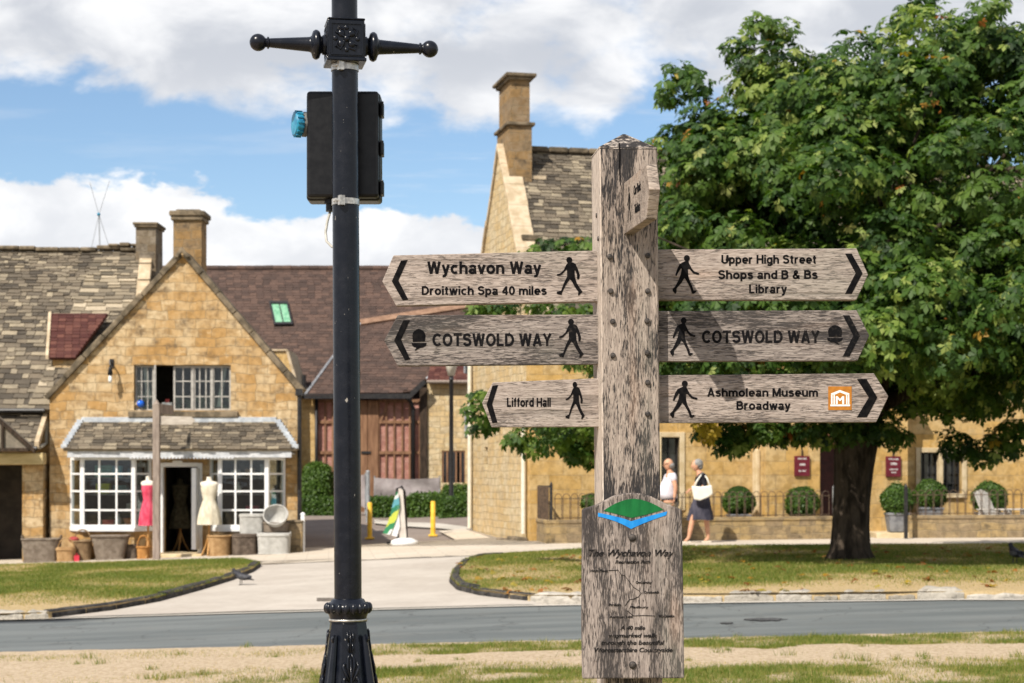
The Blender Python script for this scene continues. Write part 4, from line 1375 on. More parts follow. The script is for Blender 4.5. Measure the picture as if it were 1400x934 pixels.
obj('dormer_verge', MB().loft([[q4[0] + Vector((-.07, -.02, -.03)), q4[0] + Vector((0, -.02, -.03)), q4[0] + Vector((0, -.02, .06)), q4[0] + Vector((-.07, -.02, .06))],
                               [q4[3] + Vector((-.07, 0, -.03)), q4[3] + Vector((0, 0, -.03)), q4[3] + Vector((0, 0, .06)), q4[3] + Vector((-.07, 0, .06))]]), MAT['coping_pale'], dorm)
kx = lambda px, d=45.9: (px - HX) / FPX * d
kz = lambda py, d=45.9: CAMZ - (py - HY) / FPX * d
obj('chimney', MB().box(kx(189), kx(216), 45.6, 46.5, kz(400), kz(313)), MAT['stone_dark'], hroof)
obj('chimney_cap', MB().box(kx(187), kx(218.5), 45.53, 46.57, kz(313), kz(310)).box(kx(185.5), kx(220), 45.5, 46.6, kz(310), kz(306.5)), MAT['coping'], hroof, bevel=.02)
# low slate pentice with a little timbered gable over the doorway
pe = [Vector((lx(-330), DL - .95, lz(611))), Vector((lx(62), DL - .95, lz(611))), Vector((lx(62), DL - .02, lz(563))), Vector((lx(-330), DL - .02, lz(563)))]
pr = roof_slabs(pe, .15, .12, .15, .45, .032, .025)
flat_poly(pe, .08, pr)
proof = obj('pentice_roof', pr, MAT['slate'], house)
obj('verge', MB().loft([[pe[1] + Vector((0, -.03, -.05)), pe[1] + Vector((.10, -.03, -.05)), pe[1] + Vector((.10, -.03, .1)), pe[1] + Vector((0, -.03, .1))],
                        [pe[2] + Vector((0, 0, -.05)), pe[2] + Vector((.10, 0, -.05)), pe[2] + Vector((.10, 0, .1)), pe[2] + Vector((0, 0, .1))]]), MAT['coping_pale'], proof)
gx0 = DL - 1.25
px_ = lambda px: (px - HX) / FPX * gx0
pz_ = lambda py: CAMZ - (py - HY) / FPX * gx0
tg = MB()
for s_ in (1, -1):
    a, b = (-10, 563), (-10 + s_ * 58, 614)
    tg.prism([(px_(a[0]), pz_(a[1])), (px_(b[0]), pz_(b[1])), (px_(b[0]), pz_(b[1] + 6)), (px_(a[0]), pz_(a[1] + 6))], gx0 - .06, gx0 + .02)
tg.box(px_(-60), px_(40), gx0 - .05, gx0 + .02, pz_(617), pz_(612.5))
tg.box(px_(2), px_(5), gx0 - .045, gx0 + .02, pz_(612), pz_(580))
obj('bargeboard', tg, MAT['dark_timber'], house)
obj('gable_infill', MB().prism([(px_(-10), pz_(566)), (px_(44), pz_(613)), (px_(-64), pz_(613))], gx0 + .021, gx0 + .4), MAT['render'], house)
obj('beam', MB().box(px_(-120), px_(54), gx0 + .3, gx0 + .62, pz_(635), pz_(619)), MAT['pale_timber'], house, bevel=.02)
obj('gutter', MB().tube([(lx(-330), DL - 1.0, lz(614)), (lx(66), DL - 1.0, lz(614))], .05), MAT['black_iron'], house)
obj('downpipe', MB().tube([(lx(65), DL - .1, lz(553)), (lx(65), DL - .1, lz(606)), (lx(62), DL - .5, lz(612))], .045), MAT['cream_paint'], house, smooth=True)
obj('eaves_gutter', MB().tube([(lx(-330), DL - .33, lz(562)), (lx(66), DL - .33, lz(562))], .05), MAT['black_iron'], house)

ae = thing('aerial', 'thin crossed wire aerial on a mast above the slate roof ridge', 'aerial', (kx(133), 46.2, kz(345)))
obj('mast', MB().tube([(kx(133), 46.2, kz(348)), (kx(131.5), 46.2, kz(290))], .016, 6), MAT['galv'], ae)
rods = MB()
for a, b in ((119, 247), (146, 245), (121, 338), (145, 334)):
    rods.tube([(kx(131.5), 46.2, kz(291)), (kx(a), 46.2, kz(b))], .008, 5)
obj('rods', rods, MAT['galv'], ae)
obj('hub', MB().ball((kx(131.5), 46.18, kz(291)), .045, 10, 6), MAT['blue_plastic'], ae)

# ================================================================== brown-roofed hall behind
DH, DR = 59.5, 64.5
hall = thing('brown_roofed_hall', 'large hall behind the shop with a long brown tiled roof and a green rooflight', 'hall', ((430 - HX) / FPX * DH, DH, gz(-6, DH)))
ezh = CAMZ + (650 - 545) / FPX * DH
A, B = Vector(((200 - HX) / FPX * DH, DH, ezh)), Vector(((672 - HX) / FPX * DH, DH, ezh))
C_, D_ = Vector(((668 - HX) / FPX * DR, DR, CAMZ + (650 - 371) / FPX * DR)), Vector(((200 - HX) / FPX * DR, DR, CAMZ + (650 - 365) / FPX * DR))
C_.z = D_.z = (C_.z + D_.z) / 2
hp = [A, B, C_, D_]
hhn = (B - A).cross(D_ - A).normalized()
r_ = roof_slabs(hp, .15, .15, .24, .27, .022, .004)
flat_poly([p - hhn * .01 for p in hp], .1, r_)
flat_poly([Vector((C_.x, 69.5, ezh)), Vector((D_.x, 69.5, ezh)), D_, C_], .1, r_)
hallroof = obj('roof', r_, MAT['tile_brown'], hall)
rt = MB()
x = D_.x
while x < C_.x:
    rt.tube([(x, DR, D_.z + .02), (x + .31, DR, D_.z + .02 + random.uniform(-.01, .01))], .11, 8)
    x += .32
obj('ridge', rt, MAT['tile_brown'], hallroof)
obj('wall', MB().box(A.x, B.x, DH + .25, DH + .6, 0.0, ezh).box(A.x, A.x + .4, DH + .6, 69, 0, ezh).box(B.x - .4, B.x, DH + .6, 69, 0, ezh)
    .add([(A.x, DH + .3, ezh), (A.x, 69, ezh), (A.x, DR, D_.z - .1), (B.x, DH + .3, ezh), (B.x, 69, ezh), (B.x, DR, D_.z - .1)], [(0, 1, 2), (3, 5, 4)]), MAT['stone_inn'], hall)
sk = [onplane(px, py, A, hhn) for px, py in ((375, 447), (401, 446.5), (394, 415.5), (368, 415))]
def quadframe(q, n, wid, h):
    mb = MB(); c = sum(q, Vector()) / 4
    for i in range(4):
        a, b = q[i], q[(i + 1) % 4]
        ai, bi = a.lerp(c, wid), b.lerp(c, wid)
        mb.loft([[a, ai, ai + n * h, a + n * h], [b, bi, bi + n * h, b + n * h]])
    return mb
skf = obj('rooflight', quadframe(sk, hhn, .18, .12), MAT['black_iron'], hall)
c = sum(sk, Vector()) / 4
obj('pane', MB().add([p.lerp(c, .1) + hhn * .07 for p in sk], [(0, 1, 2, 3)]), MAT['glass_green'], skf)
sk2 = [p.lerp(c, .18) + hhn * .075 for p in sk]
obj('glazing_bar', MB().loft([[sk2[0].lerp(sk2[1], .48), sk2[0].lerp(sk2[1], .54), sk2[0].lerp(sk2[1], .54) + hhn * .02, sk2[0].lerp(sk2[1], .48) + hhn * .02],
                              [sk2[3].lerp(sk2[2], .48), sk2[3].lerp(sk2[2], .54), sk2[3].lerp(sk2[2], .54) + hhn * .02, sk2[3].lerp(sk2[2], .48) + hhn * .02]]), MAT['black_iron'], skf)
dD = 57.0
dx_ = lambda px: (px - HX) / FPX * dD
dz_ = lambda py: CAMZ - (py - HY) / FPX * dD
obj('side_gable', MB().prism([(dx_(352), dz_(479)), (dx_(391), dz_(479)), (dx_(406), dz_(534)), (dx_(409), dz_(720)), (dx_(352), dz_(720))], dD, dD + 2.4), MAT['stone_ashlar'], hall)
obj('gable_verge', MB().prism([(dx_(391), dz_(480)), (dx_(394.5), dz_(480)), (dx_(410), dz_(533)), (dx_(406.5), dz_(535))], dD - .05, dD + 2.4).box(dx_(352), dx_(393), dD - .06, dD + 2.4, dz_(480), dz_(477.5)), MAT['coping_pale'], hall)
obj('gable_window', MB().box(dx_(373), dx_(378), dD - .02, dD - .003, dz_(496), dz_(486)), MAT['black_iron'], hall)
obj('vent_pipe', MB().tube([(dx_(414), dD + .3, dz_(545)), (dx_(414), dD + .3, dz_(512))], .07), MAT['black_iron'], hall)

# ================================================================== timber framed barn with red brick panels
DB, DT = 57.5, 61.0
barn = thing('timber_framed_barn', 'timber barn with pink brick panels and a low brown roof behind the lane', 'barn', ((500 - HX) / FPX * DB, DB, gz(-4.5, DB)))
bz = CAMZ + (650 - 538) / FPX * (DB - .3)
a = W(416, 541, DB - .3); b = W(562, 533, DB - .3); a.z = b.z = bz
t = W(580, 428, DT); n_ = (b - a).cross(Vector((0, DT - DB + .3, t.z - bz))).normalized()
P = [onplane(px, py, a, n_) for px, py in ((417, 541), (562, 535), (582, 519), (600, 502), (664, 452), (664, 416), (493, 443), (452, 493))]
n_ = (P[1] - P[0]).cross(P[-1] - P[0]).normalized()
n_ = n_ if n_.z > 0 else -n_
bro = roof_slabs(P, .15, .15, .24, .27, .022, .004)
flat_poly([p - n_ * .01 for p in P], .1, bro)
br_ = obj('roof', bro, MAT['tile_brown'], barn)
def strip(p, q, n, wd, h):
    d = (q - p).normalized(); s_ = d.cross(n).normalized() * wd / 2
    return MB().loft([[p - s_, p + s_, p + s_ + n * h, p - s_ + n * h], [q - s_, q + s_, q + s_ + n * h, q - s_ + n * h]])
obj('ridge', strip(P[6], P[5], n_, .3, .09), MAT['ridge_tile'], br_)
obj('valley', strip(P[0], P[7], n_, .08, .05).grow(strip(P[7], P[6], n_, .08, .05)), MAT['planter'], br_)
obj('flashing', flat_poly([P[2] + n_ * .06, P[3] + n_ * .06, P[3] + n_ * .06 + Vector((.12, 0, -.55)), P[2] + n_ * .06 + Vector((.32, 0, -.15))], .03), MAT['lead'], br_)
bx = lambda px: (px - HX) / FPX * DB
bzf = lambda py: CAMZ - (py - HY) / FPX * DB
obj('gutter', MB().box(bx(418), bx(562), DB - .42, DB - .28, bzf(546), bzf(539)).prism([(bx(562), bzf(546)), (bx(562), bzf(536)), (bx(580), bzf(520)), (bx(584), bzf(524))], DB - .42, DB - .28), MAT['black_iron'], barn)
gb = bzf(720)
obj('wall', MB().box(bx(412), bx(431), DB, DB + .4, gb, bzf(545)), MAT['stone_ashlar'], barn)
MAT['pink_brick'] = m_stone('pink_brick', (0.44, 0.19, 0.15), (0.48, 0.235, 0.19), (0.50, 0.28, 0.23), (0.30, 0.14, 0.11), 0.23, 0.075, 0.008, 0.1, mortar=(0.42, 0.27, 0.22), bdist=.006, warp_amt=0.0)
studs = [434, 444.5, 455, 466, 477, 487, 518, 528, 539, 550, 560, 574]
for i, (p, q) in enumerate(zip(studs, studs[1:])):
    if (p, q) == (487, 518):
        continue
    obj('brick_panel', MB().box(bx(p), bx(q), DB + .06, DB + .3, gb, bzf(545)), MAT['pink_brick'], barn)
tf = MB()
for p in studs:
    tf.box(bx(p) - .028, bx(p) + .028, DB, DB + .059, gb, bzf(546))
for (p, q, y) in ((434, 487, 577), (434, 487, 619), (518, 574, 577), (518, 574, 619), (434, 487, 548), (518, 574, 548)):
    tf.box(bx(p), bx(q), DB - .012, DB + .05, bzf(y + 2), bzf(y - 2))
tf.loft([[Vector((bx(519), DB - .02, bzf(576))), Vector((bx(519), DB + .04, bzf(576))), Vector((bx(522), DB + .04, bzf(576))), Vector((bx(522), DB - .02, bzf(576)))],
         [Vector((bx(529), DB - .02, bzf(549))), Vector((bx(529), DB + .04, bzf(549))), Vector((bx(532), DB + .04, bzf(549))), Vector((bx(532), DB - .02, bzf(549)))]])
obj('timber_frame', tf, MAT['orange_timber'], barn)
dr = obj('barn_door', MB().box(bx(488), bx(502.6), DB - .04, DB + .03, gb, bzf(547)).box(bx(503), bx(517.6), DB - .04, DB + .03, gb, bzf(547)), MAT['orange_timber'], barn, bevel=.02)
obj('handle', MB().box(bx(494), bx(507), DB - .07, DB - .042, bzf(620.5), bzf(617)), MAT['black_iron'], dr)
obj('corner_post', MB().box(bx(574), bx(584), DB - .06, DB + .3, gb, bzf(530)), MAT['dark_timber'], barn)  # dark strip added to stand for the shaded recess beside the cottage
obj('downpipe', MB().tube([(bx(553), DB - .3, bzf(541)), (bx(561), DB - .2, bzf(548)), (bx(565), DB - .1, bzf(558)), (bx(565), DB - .1, bzf(705))], .065), MAT['black_iron'], barn, smooth=True)
obj('downpipe', MB().tube([(bx(433), DB - .1, bzf(545)), (bx(433), DB - .1, bzf(705))], .05), MAT['black_iron'], barn, smooth=True)

# ================================================================== plain stone cottage right of the barn
cot = thing('stone_cottage', 'small pale stone cottage with an orange slatted window, left of the inn gable', 'cottage', (bx(625), DB, gz(-2, DB)))
cw = fill([(bx(584.3), gb), (bx(672), gb), (bx(672), bzf(520)), (bx(584.3), bzf(520))], [rect(bx(604), bx(636), bzf(660), bzf(616))], DB + .02, DB + .4)
cw.box(bx(584.3), bx(584.3) + .3, DB + .4, DB + 5, gb, bzf(520))
obj('wall', cw, MAT['stone_inn'], cot)
q = [Vector((bx(584), DB - .2, bzf(521))), Vector((bx(675), DB - .2, bzf(521))), Vector((bx(675), DB + 2.6, bzf(430))), Vector((bx(598), DB + 2.6, bzf(430)))]
cr = roof_slabs(q, .13, .13, .17, .19, .022, .003); flat_poly(q, .08, cr)
obj('roof', cr, MAT['tile_red'], cot)
obj('gutter', MB().tube([(bx(584), DB - .25, bzf(522.5)), (bx(672), DB - .25, bzf(522.5))], .05), MAT['grey_timber'], cot)
sl = MB()
for i in range(6):
    x0 = bx(604 + i * 6.1)
    sl.box(x0, x0 + .055, DB + .05, DB + .15, bzf(660), bzf(616))
sl.box(bx(604), bx(636), DB + .04, DB + .16, bzf(618), bzf(615.8))
wd = obj('window', sl, MAT['orange_timber'], cot)
obj('pane', MB().box(bx(604), bx(636), DB + .22, DB + .23, bzf(660), bzf(616)), MAT['glass_dark'], wd)
wd = obj('window', MB().box(bx(635), bx(645.5), DB - .03, DB + .018, bzf(597), bzf(556)), MAT['galv'], cot)
obj('pane', MB().box(bx(637), bx(643.5), DB - .04, DB - .032, bzf(594), bzf(559)), MAT['planter'], wd)
wd = obj('dormer_window', MB().box(bx(634), bx(650), DB + .1, DB + 1.0, bzf(517), bzf(490)), MAT['galv'], cot)
obj('pane', MB().box(bx(636), bx(640), DB + .08, DB + .098, bzf(514), bzf(494)).box(bx(641), bx(645), DB + .08, DB + .098, bzf(514), bzf(494)), MAT['glass_dark'], wd)

# ================================================================== the inn with the tall gable, behind the tree
PHI = math.asin(0.22)
IZ = 0.0
inn = thing('stone_inn', 'tall pale stone inn with a steep slate roof and big chimney, behind the chestnut tree', 'inn', (0.405, 40.5, IZ), PHI)
IM = ROOTM[inn.name]


def inn_xz(px, py, yo=0.0):
    """local x and z of the facade plane (shifted by yo) seen at a pixel"""
    o = IM @ Vector((0, yo, 0)); n = IM.to_3x3() @ Vector((0, 1, 0))
    p = IM.inverted() @ onplane(px, py, o, n)
    return p.x, p.z


def inn_rect(x0, x1, y0, y1, yo=0.0):
    a = inn_xz((x0), (y0 + y1) / 2, yo)[0]; b = inn_xz(x1, (y0 + y1) / 2, yo)[0]
    zt = inn_xz((x0 + x1) / 2, y0, yo)[1]; zb_ = inn_xz((x0 + x1) / 2, y1, yo)[1]
    return a, b, zb_, zt


LEN, DEP, EZ, AZ = 21.0, 6.5, 5.16, 9.32
win_r = inn_rect(1258, 1315, 619, 675)
win_d = inn_rect(904, 929, 598, 692)
ups = [(x, x + 1.1, 3.55, 4.6) for x in (3.2, 6.6, 10.0, 13.4, 16.8)]
fw = fill(rect(0, LEN, -.2, EZ), [rect(*win_r), rect(*win_d)] + [rect(*q) for q in ups], 0, .4)
obj('wall', fw, MAT['stone_ashlar'], inn, local=True)
RZ = Matrix.Rotation(R(90), 4, 'Z')
gw = fill([(0.401, -.2), (DEP, -.2), (DEP, EZ), (DEP / 2, AZ), (0.401, EZ + .6)], [rect(4.55, 4.95, 1.75, 2.3)], 0, -.4, RZ)
gw.box(.0, LEN, DEP - .4, DEP - .0, -.2, EZ) if False else None
obj('gable_wall', gw, MAT['stone_inn'], inn, local=True)
obj('rear_wall', MB().box(.401, LEN, DEP - .4, DEP, -.2, EZ), MAT['stone_inn'], inn, local=True)
obj('gable_wall', fill([(0.401, -.2), (DEP - .41, -.2), (DEP - .41, EZ), (DEP / 2, AZ - .1), (0.401, EZ)], [], -LEN + .4, -LEN, RZ), MAT['stone_inn'], inn, local=True)
niche = obj('slit_window', MB().box(.26, .3, 4.5, 5.0, 1.7, 2.35), MAT['glass_dark'], inn, local=True)
q = [Vector((.30, -.22, EZ - .22)), Vector((LEN + .2, -.22, EZ - .22)), Vector((LEN + .2, DEP / 2, AZ + .05)), Vector((.30, DEP / 2, AZ + .05))]
ir = roof_slabs(q, .16, .095, .14, .44, .03, .022); flat_poly([p - Vector((0, -.01, .015)) for p in q], .1, ir)
q2 = [Vector((LEN + .2, DEP + .2, EZ - .22)), Vector((.3, DEP + .2, EZ - .22)), Vector((.3, DEP / 2, AZ + .05)), Vector((LEN + .2, DEP / 2, AZ + .05))]
flat_poly(q2, .1, ir)
iroof = obj('roof', ir, MAT['slate'], inn, local=True)
cpm = MB()
for (y0, z0, y1, z1) in ((-.16, EZ - .02, DEP / 2, AZ + .22), (DEP + .16, EZ - .02, DEP / 2, AZ + .22)):
    n = 8
    for i in range(n):
        ta, tb = i / n + .002, (i + 1) / n - .002
        j = random.uniform(-.012, .012)
        A_ = (y0 + (y1 - y0) * ta, z0 + (z1 - z0) * ta); B_ = (y0 + (y1 - y0) * tb, z0 + (z1 - z0) * tb)
        cpm.loft([[(-.06 + j, A_[0], A_[1] - .16), (.42 + j, A_[0], A_[1] - .16), (.42 + j, A_[0], A_[1] + .0), (-.06 + j, A_[0], A_[1] + .0)],
                  [(-.06 + j, B_[0], B_[1] - .16), (.42 + j, B_[0], B_[1] - .16), (.42 + j, B_[0], B_[1] + .0), (-.06 + j, B_[0], B_[1] + .0)]])
obj('coping', cpm, MAT['coping_pale'], inn, local=True, bevel=.02)
obj('kneeler', MB().box(.1, .5, 1.22, 1.5, 6.97, 7.1), MAT['coping'], iroof, local=True, bevel=.02)
chx = MB().box(.10, .64, 2.55, 3.93, 8.4, 9.84).box(.14, .60, 2.60, 3.88, 9.92, 10.92)
chi = obj('chimney', chx, MAT['stone_chimney'], iroof, local=True)
obj('chimney_band', MB().box(.03, .71, 2.48, 4.0, 9.84, 9.92), MAT['coping'], iroof, local=True, bevel=.02)
obj('chimney_cap', MB().box(.07, .67, 2.52, 3.96, 10.92, 10.99).box(.0, .74, 2.45, 4.03, 10.99, 11.07), MAT['coping'], iroof, local=True, bevel=.02)
obj('chimney_ledge', MB().box(.42, 1.0, 2.6, 2.9, 8.60, 8.68), MAT['coping_pale'], iroof, local=True)
rd = MB(); x = .7
while x < LEN:
    rd.prism([(x, AZ + .03), (x + .48, AZ + .03), (x + .48, AZ + .16), (x, AZ + .16)], DEP / 2 - .14, DEP / 2 + .14); x += .5
obj('ridge', rd, MAT['coping'], iroof, local=True, bevel=.03)
obj('downpipe', MB().tube([(-.09, DEP - .15, EZ - .3), (-.09, DEP - .15, .25)], .055), MAT['cream_paint'], inn, local=True, smooth=True, auto=50)
obj('downpipe', MB().tube([(-.09, .28, 2.75), (-.09, .28, .3)], .055)
    .tube([(-.02, .05, 2.95), (-.09, .28, 2.75)], .05).lathe([(.05, 0), (.10, .12), (.10, .2)], (-.06, .16, 2.8), 10), MAT['cream_paint'], inn, local=True, smooth=True, auto=50)
obj('gutter', MB().tube([(.2, -.28, EZ - .26), (LEN, -.28, EZ - .26)], .055), MAT['black_iron'], inn, local=True)
obj('plinth_stones', MB().box(-.25, -.02, .1, 1.3, .05, .22).box(-.4, -.02, .9, 1.8, .02, .16), MAT['coping'], inn, local=True, bevel=.04)


def inn_window(r, cols, rows, lights=2, yo=.14, trim=True):
    x0, x1, z0, z1 = r
    fm = MB(); gl = MB()
    wl_ = (x1 - x0) / lights
    for i in range(lights):
        a, b = x0 + i * wl_ + (.05 if i else 0), x0 + (i + 1) * wl_ - (.05 if i < lights - 1 else 0)
        m_, g_ = frame_panel((a, yo), (b, yo), [z0 + (z1 - z0) * k / rows for k in range(rows + 1)], cols, .03, .016, .04)
        fm.grow(m_); gl.add([(a, yo + .03, z0), (b, yo + .03, z0), (b, yo + .03, z1), (a, yo + .03, z1)], [(0, 1, 2, 3)])
    f_ = obj('window', fm, MAT['black_iron'], inn, local=True)
    obj('pane', gl, MAT['glass_dark'], f_, local=True)
    if trim:
        tr = MB().box(x0 - .12, x0, -.035, .3, z0 - .1, z1 + .12).box(x1, x1 + .12, -.035, .3, z0 - .1, z1 + .12)
        tr.box(x0, x1, -.034, .3, z1, z1 + .118).box(x0, x1, -.07, .3, z0 - .1, z0)
        for i in range(1, lights):
            tr.box(x0 + i * wl_ - .05, x0 + i * wl_ + .05, -.02, .25, z0, z1)
        obj('surround', tr, MAT['stone_trim'], f_, local=True, bevel=.012)


inn_window(win_r, 3, 4)
inn_window(win_d, 2, 5, 1)
for q in ups:
    inn_window(q, 3, 4)
# porch bay with the arched doorway
pa = inn_xz(1047, 680, -.6)[0]; pb = inn_xz(1241, 680, -.6)[0]
d0, d1, dz0, dz1 = inn_rect(1121, 1184, 606, 726, -.6)
arch = [(d0, -.05), (d1, -.05)] + [(d1 + (d0 - d1) * t_, dz1 + .30 * math.sin(math.pi * t_) ** .7 - .12) for t_ in [0, .12, .25, .4, .5, .6, .75, .88, 1.0]]
pw = fill(rect(pa, pb, -.2, 3.6), [arch], -.6, -.2)
obj('porch_wall', pw, MAT['stone_ashlar'], inn, local=True)
obj('porch_side', MB().box(pa, pa + .3, -.199, -.002, -.2, 3.6).box(pb - .3, pb, -.199, -.002, -.2, 3.6), MAT['stone_ashlar'], inn, local=True)
obj('porch_roof', MB().box(pa - .12, pb + .12, -.75, 0, 3.6, 3.75), MAT['coping'], inn, local=True, bevel=.02)
dr = obj('door', MB().box(d0 - .1, d1 + .1, -.12, -.06, -.1, dz1 + .3), MAT['door_red'], inn, local=True)
obj('door_panel', MB().box(d0 + .12, (d0 + d1) / 2 - .05, -.145, -.121, .3, 1.0).box((d0 + d1) / 2 + .05, d1 - .12, -.145, -.121, .3, 1.0)
    .box(d0 + .12, (d0 + d1) / 2 - .05, -.145, -.121, 1.1, 1.9).box((d0 + d1) / 2 + .05, d1 - .12, -.145, -.121, 1.1, 1.9), MAT['door_red'], dr, local=True, bevel=.01)
pl = MB()
for px in (1044, 1050):
    t_ = inn_xz(px, 680, -.62)[0]
    pl.box(t_ - .05, t_ + .03, -.66, -.602, -.1, 3.5)
obj('buttress', MB().box(inn_xz(1028, 680)[0], pa - .002, -.28, -.002, -.1, 2.2), MAT['stone_trim'], inn, local=True, bevel=.03)
lp = thing('lantern', 'copper lantern hanging over the arched inn door', 'lantern', IM @ Vector((inn_xz(1133, 600, -.8)[0], -.8, inn_xz(1133, 608, -.8)[1])))
c = lp.location
MAT['copper'] = m_varied('aged_copper', (0.20, 0.085, 0.04), (0.32, 0.15, 0.075), 12, 0.5, 0.4, metal=0.5)
obj('lamp_shade', MB().lathe([(.21, 0), (.19, .05), (.07, .2), (.04, .27)], c, 14), MAT['copper'], lp, smooth=True, auto=50)
obj('bracket', MB().tube([c + Vector((0, 0, .25)), c + Vector((0, 0, .42)), c + Vector((-.02, .2, .45))], .02, 6), MAT['black_iron'], lp)


def wall_sign(px0, px1, py0, py1, lines, label):
    a, b, z0, z1 = inn_rect(px0, px1, py0, py1, -.62)
    t = thing('wall_sign', label, 'sign', IM @ Vector(((a + b) / 2, -.62, z0)), PHI, 'maroon signs beside the inn door')
    T = ROOTM[t.name]; h = z1 - z0; w_ = (b - a)
    obj('board', MB().box(-w_ / 2, w_ / 2, -.035, .018, 0, h), MAT['sign_red'], t, local=True, bevel=.006)
    obj('hanger', MB().tube([(0, -.01, h), (0, -.01, h + .17)], .014, 6), MAT['black_iron'], t, local=True)
    tx = MB()
    for txt, fz_, hh in lines:
        M = Matrix.Translation((0, -.0365, h * fz_)) @ Matrix.Rotation(R(90), 4, 'X')
        tx.grow(text_mb(txt, hh, M, .02, .8))
    obj('lettering', tx, MAT['white_sign'], t, local=True)


wall_sign(1086, 1106.5, 623.5, 651, [('BAR & GRILL', .83, .035), ('OPEN', .52, .05), ('ALL DAY', .22, .04)], 'maroon sign with white lettering on the porch, left of the tree trunk')
wall_sign(1211, 1231, 624, 652, [('FOOD & WINE', .83, .033), ('OPEN', .58, .055), ('LUNCH AND', .33, .032), ('DINNER', .18, .03)], 'maroon sign with white lettering on the porch, right of the tree trunk')

# ---- low garden wall and bow-topped railings
gw0 = ground(747, 744.8); gw1 = ground(1139, 738.2); gw2 = ground(1243, 737); gw3 = ground(1620, 735.5)


def garden_wall(name, pts, label):
    mb = MB(); cpg = MB()
    rings = []
    for i, p in enumerate(pts):
        p = Vector((p[0], p[1], 0))
        d = (Vector((pts[min(i + 1, len(pts) - 1)][0], pts[min(i + 1, len(pts) - 1)][1], 0)) - Vector((pts[max(i - 1, 0)][0], pts[max(i - 1, 0)][1], 0))).normalized()
        s_ = Vector((-d.y, d.x, 0)) * .32
        z = gz(p.x, p.y)
        rings.append((p, s_, z))
    mb.loft([[p + Vector((0, 0, z - .15)), p + s_ + Vector((0, 0, z - .15)), p + s_ + Vector((0, 0, z + .44)), p + Vector((0, 0, z + .44))] for p, s_, z in rings])
    cpg.loft([[p - s_ * .07 + Vector((0, 0, z + .44)), p + s_ * 1.07 + Vector((0, 0, z + .44)), p + s_ * 1.07 + Vector((0, 0, z + .52)), p - s_ * .07 + Vector((0, 0, z + .52))] for p, s_, z in rings])
    c_ = sum((r[0] for r in rings), Vector()) / len(rings)
    t = thing(name, label, 'wall', (c_.x, c_.y, gz(c_.x, c_.y)))
    obj('masonry', mb, MAT['stone_low'], t)
    obj('coping', cpg, MAT['stone_low'], t, bevel=.015)


def lerp_pts(a, b, n):
    return [(a.x + (b.x - a.x) * i / n, a.y + (b.y - a.y) * i / n) for i in range(n + 1)]


garden_wall('garden_wall', [(0.52, 40.75), (.62, 39.9)] + lerp_pts(gw0, gw1, 6), 'low weathered stone wall with railings, left of the inn entrance')
garden_wall('garden_wall', lerp_pts(gw2, gw3, 4), 'low weathered stone wall with railings, right of the inn entrance')


def railing(a, b, label, posts=True):
    n = max(2, int((b - a).length / .172))
    t = thing('railing', label, 'railing', a.lerp(b, .5))
    bars = MB(); d = (b - a) / n
    off = Vector((0, .16, 0))
    for i in range(n):
        p = a + d * (i + .08) + off; q = a + d * (i + .92) + off
        zb_ = gz(p.x, p.y) + .50
        h = .50
        path = [(p.x, p.y, zb_), (p.x, p.y, zb_ + h)] + [((p.x + q.x) / 2 - (q.x - p.x) / 2 * math.cos(k * math.pi / 6), (p.y + q.y) / 2, zb_ + h + .075 * math.sin(k * math.pi / 6)) for k in range(1, 6)] + [(q.x, q.y, zb_ + h), (q.x, q.y, zb_)]
        bars.tube(path, .0085, 5, True)
    obj('hoops', bars, MAT['rail'], t)
    rl = MB()
    for hh in (.05, .46):
        rl.loft([[p + off + Vector((0, -.012, gz(p.x, p.y) - p.z + .5 + hh)), p + off + Vector((0, .012, gz(p.x, p.y) - p.z + .5 + hh)), p + off + Vector((0, .012, gz(p.x, p.y) - p.z + .5 + hh + .016)), p + off + Vector((0, -.012, gz(p.x, p.y) - p.z + .5 + hh + .016))] for p in (a, b)])
    obj('rail', rl, MAT['rail'], t)
    return t


MAT['rail'] = m_varied('rusty_black_iron', (0.05, 0.035, 0.025), (0.13, 0.085, 0.055), 15, 0.7, 0.3)
railing(ground(758, 744.5), ground(1136, 738.4), 'bow-topped iron railing on the low wall left of the inn entrance')
railing(ground(1246, 737), ground(1620, 735.5), 'bow-topped iron railing on the low wall right of the inn entrance')


def iron_post(px, py0, py1, Dp, wd, label, mat, cap=True):
    b = W(px, py1, Dp); t_ = W(px, py0, Dp)
    t = thing('iron_post', label, 'post', (b.x, Dp, gz(b.x, Dp)))
    obj('post', MB().box(b.x - wd / 2, b.x + wd / 2, Dp - wd / 2, Dp + wd / 2, gz(b.x, Dp) - .02, t_.z), mat, t, bevel=.006)
    obj('finial', MB().lathe([(wd * .5, 0), (wd * .62, .02), (wd * .3, .07), (.003, .12)], (b.x, Dp, t_.z), 10), mat, t, smooth=True)


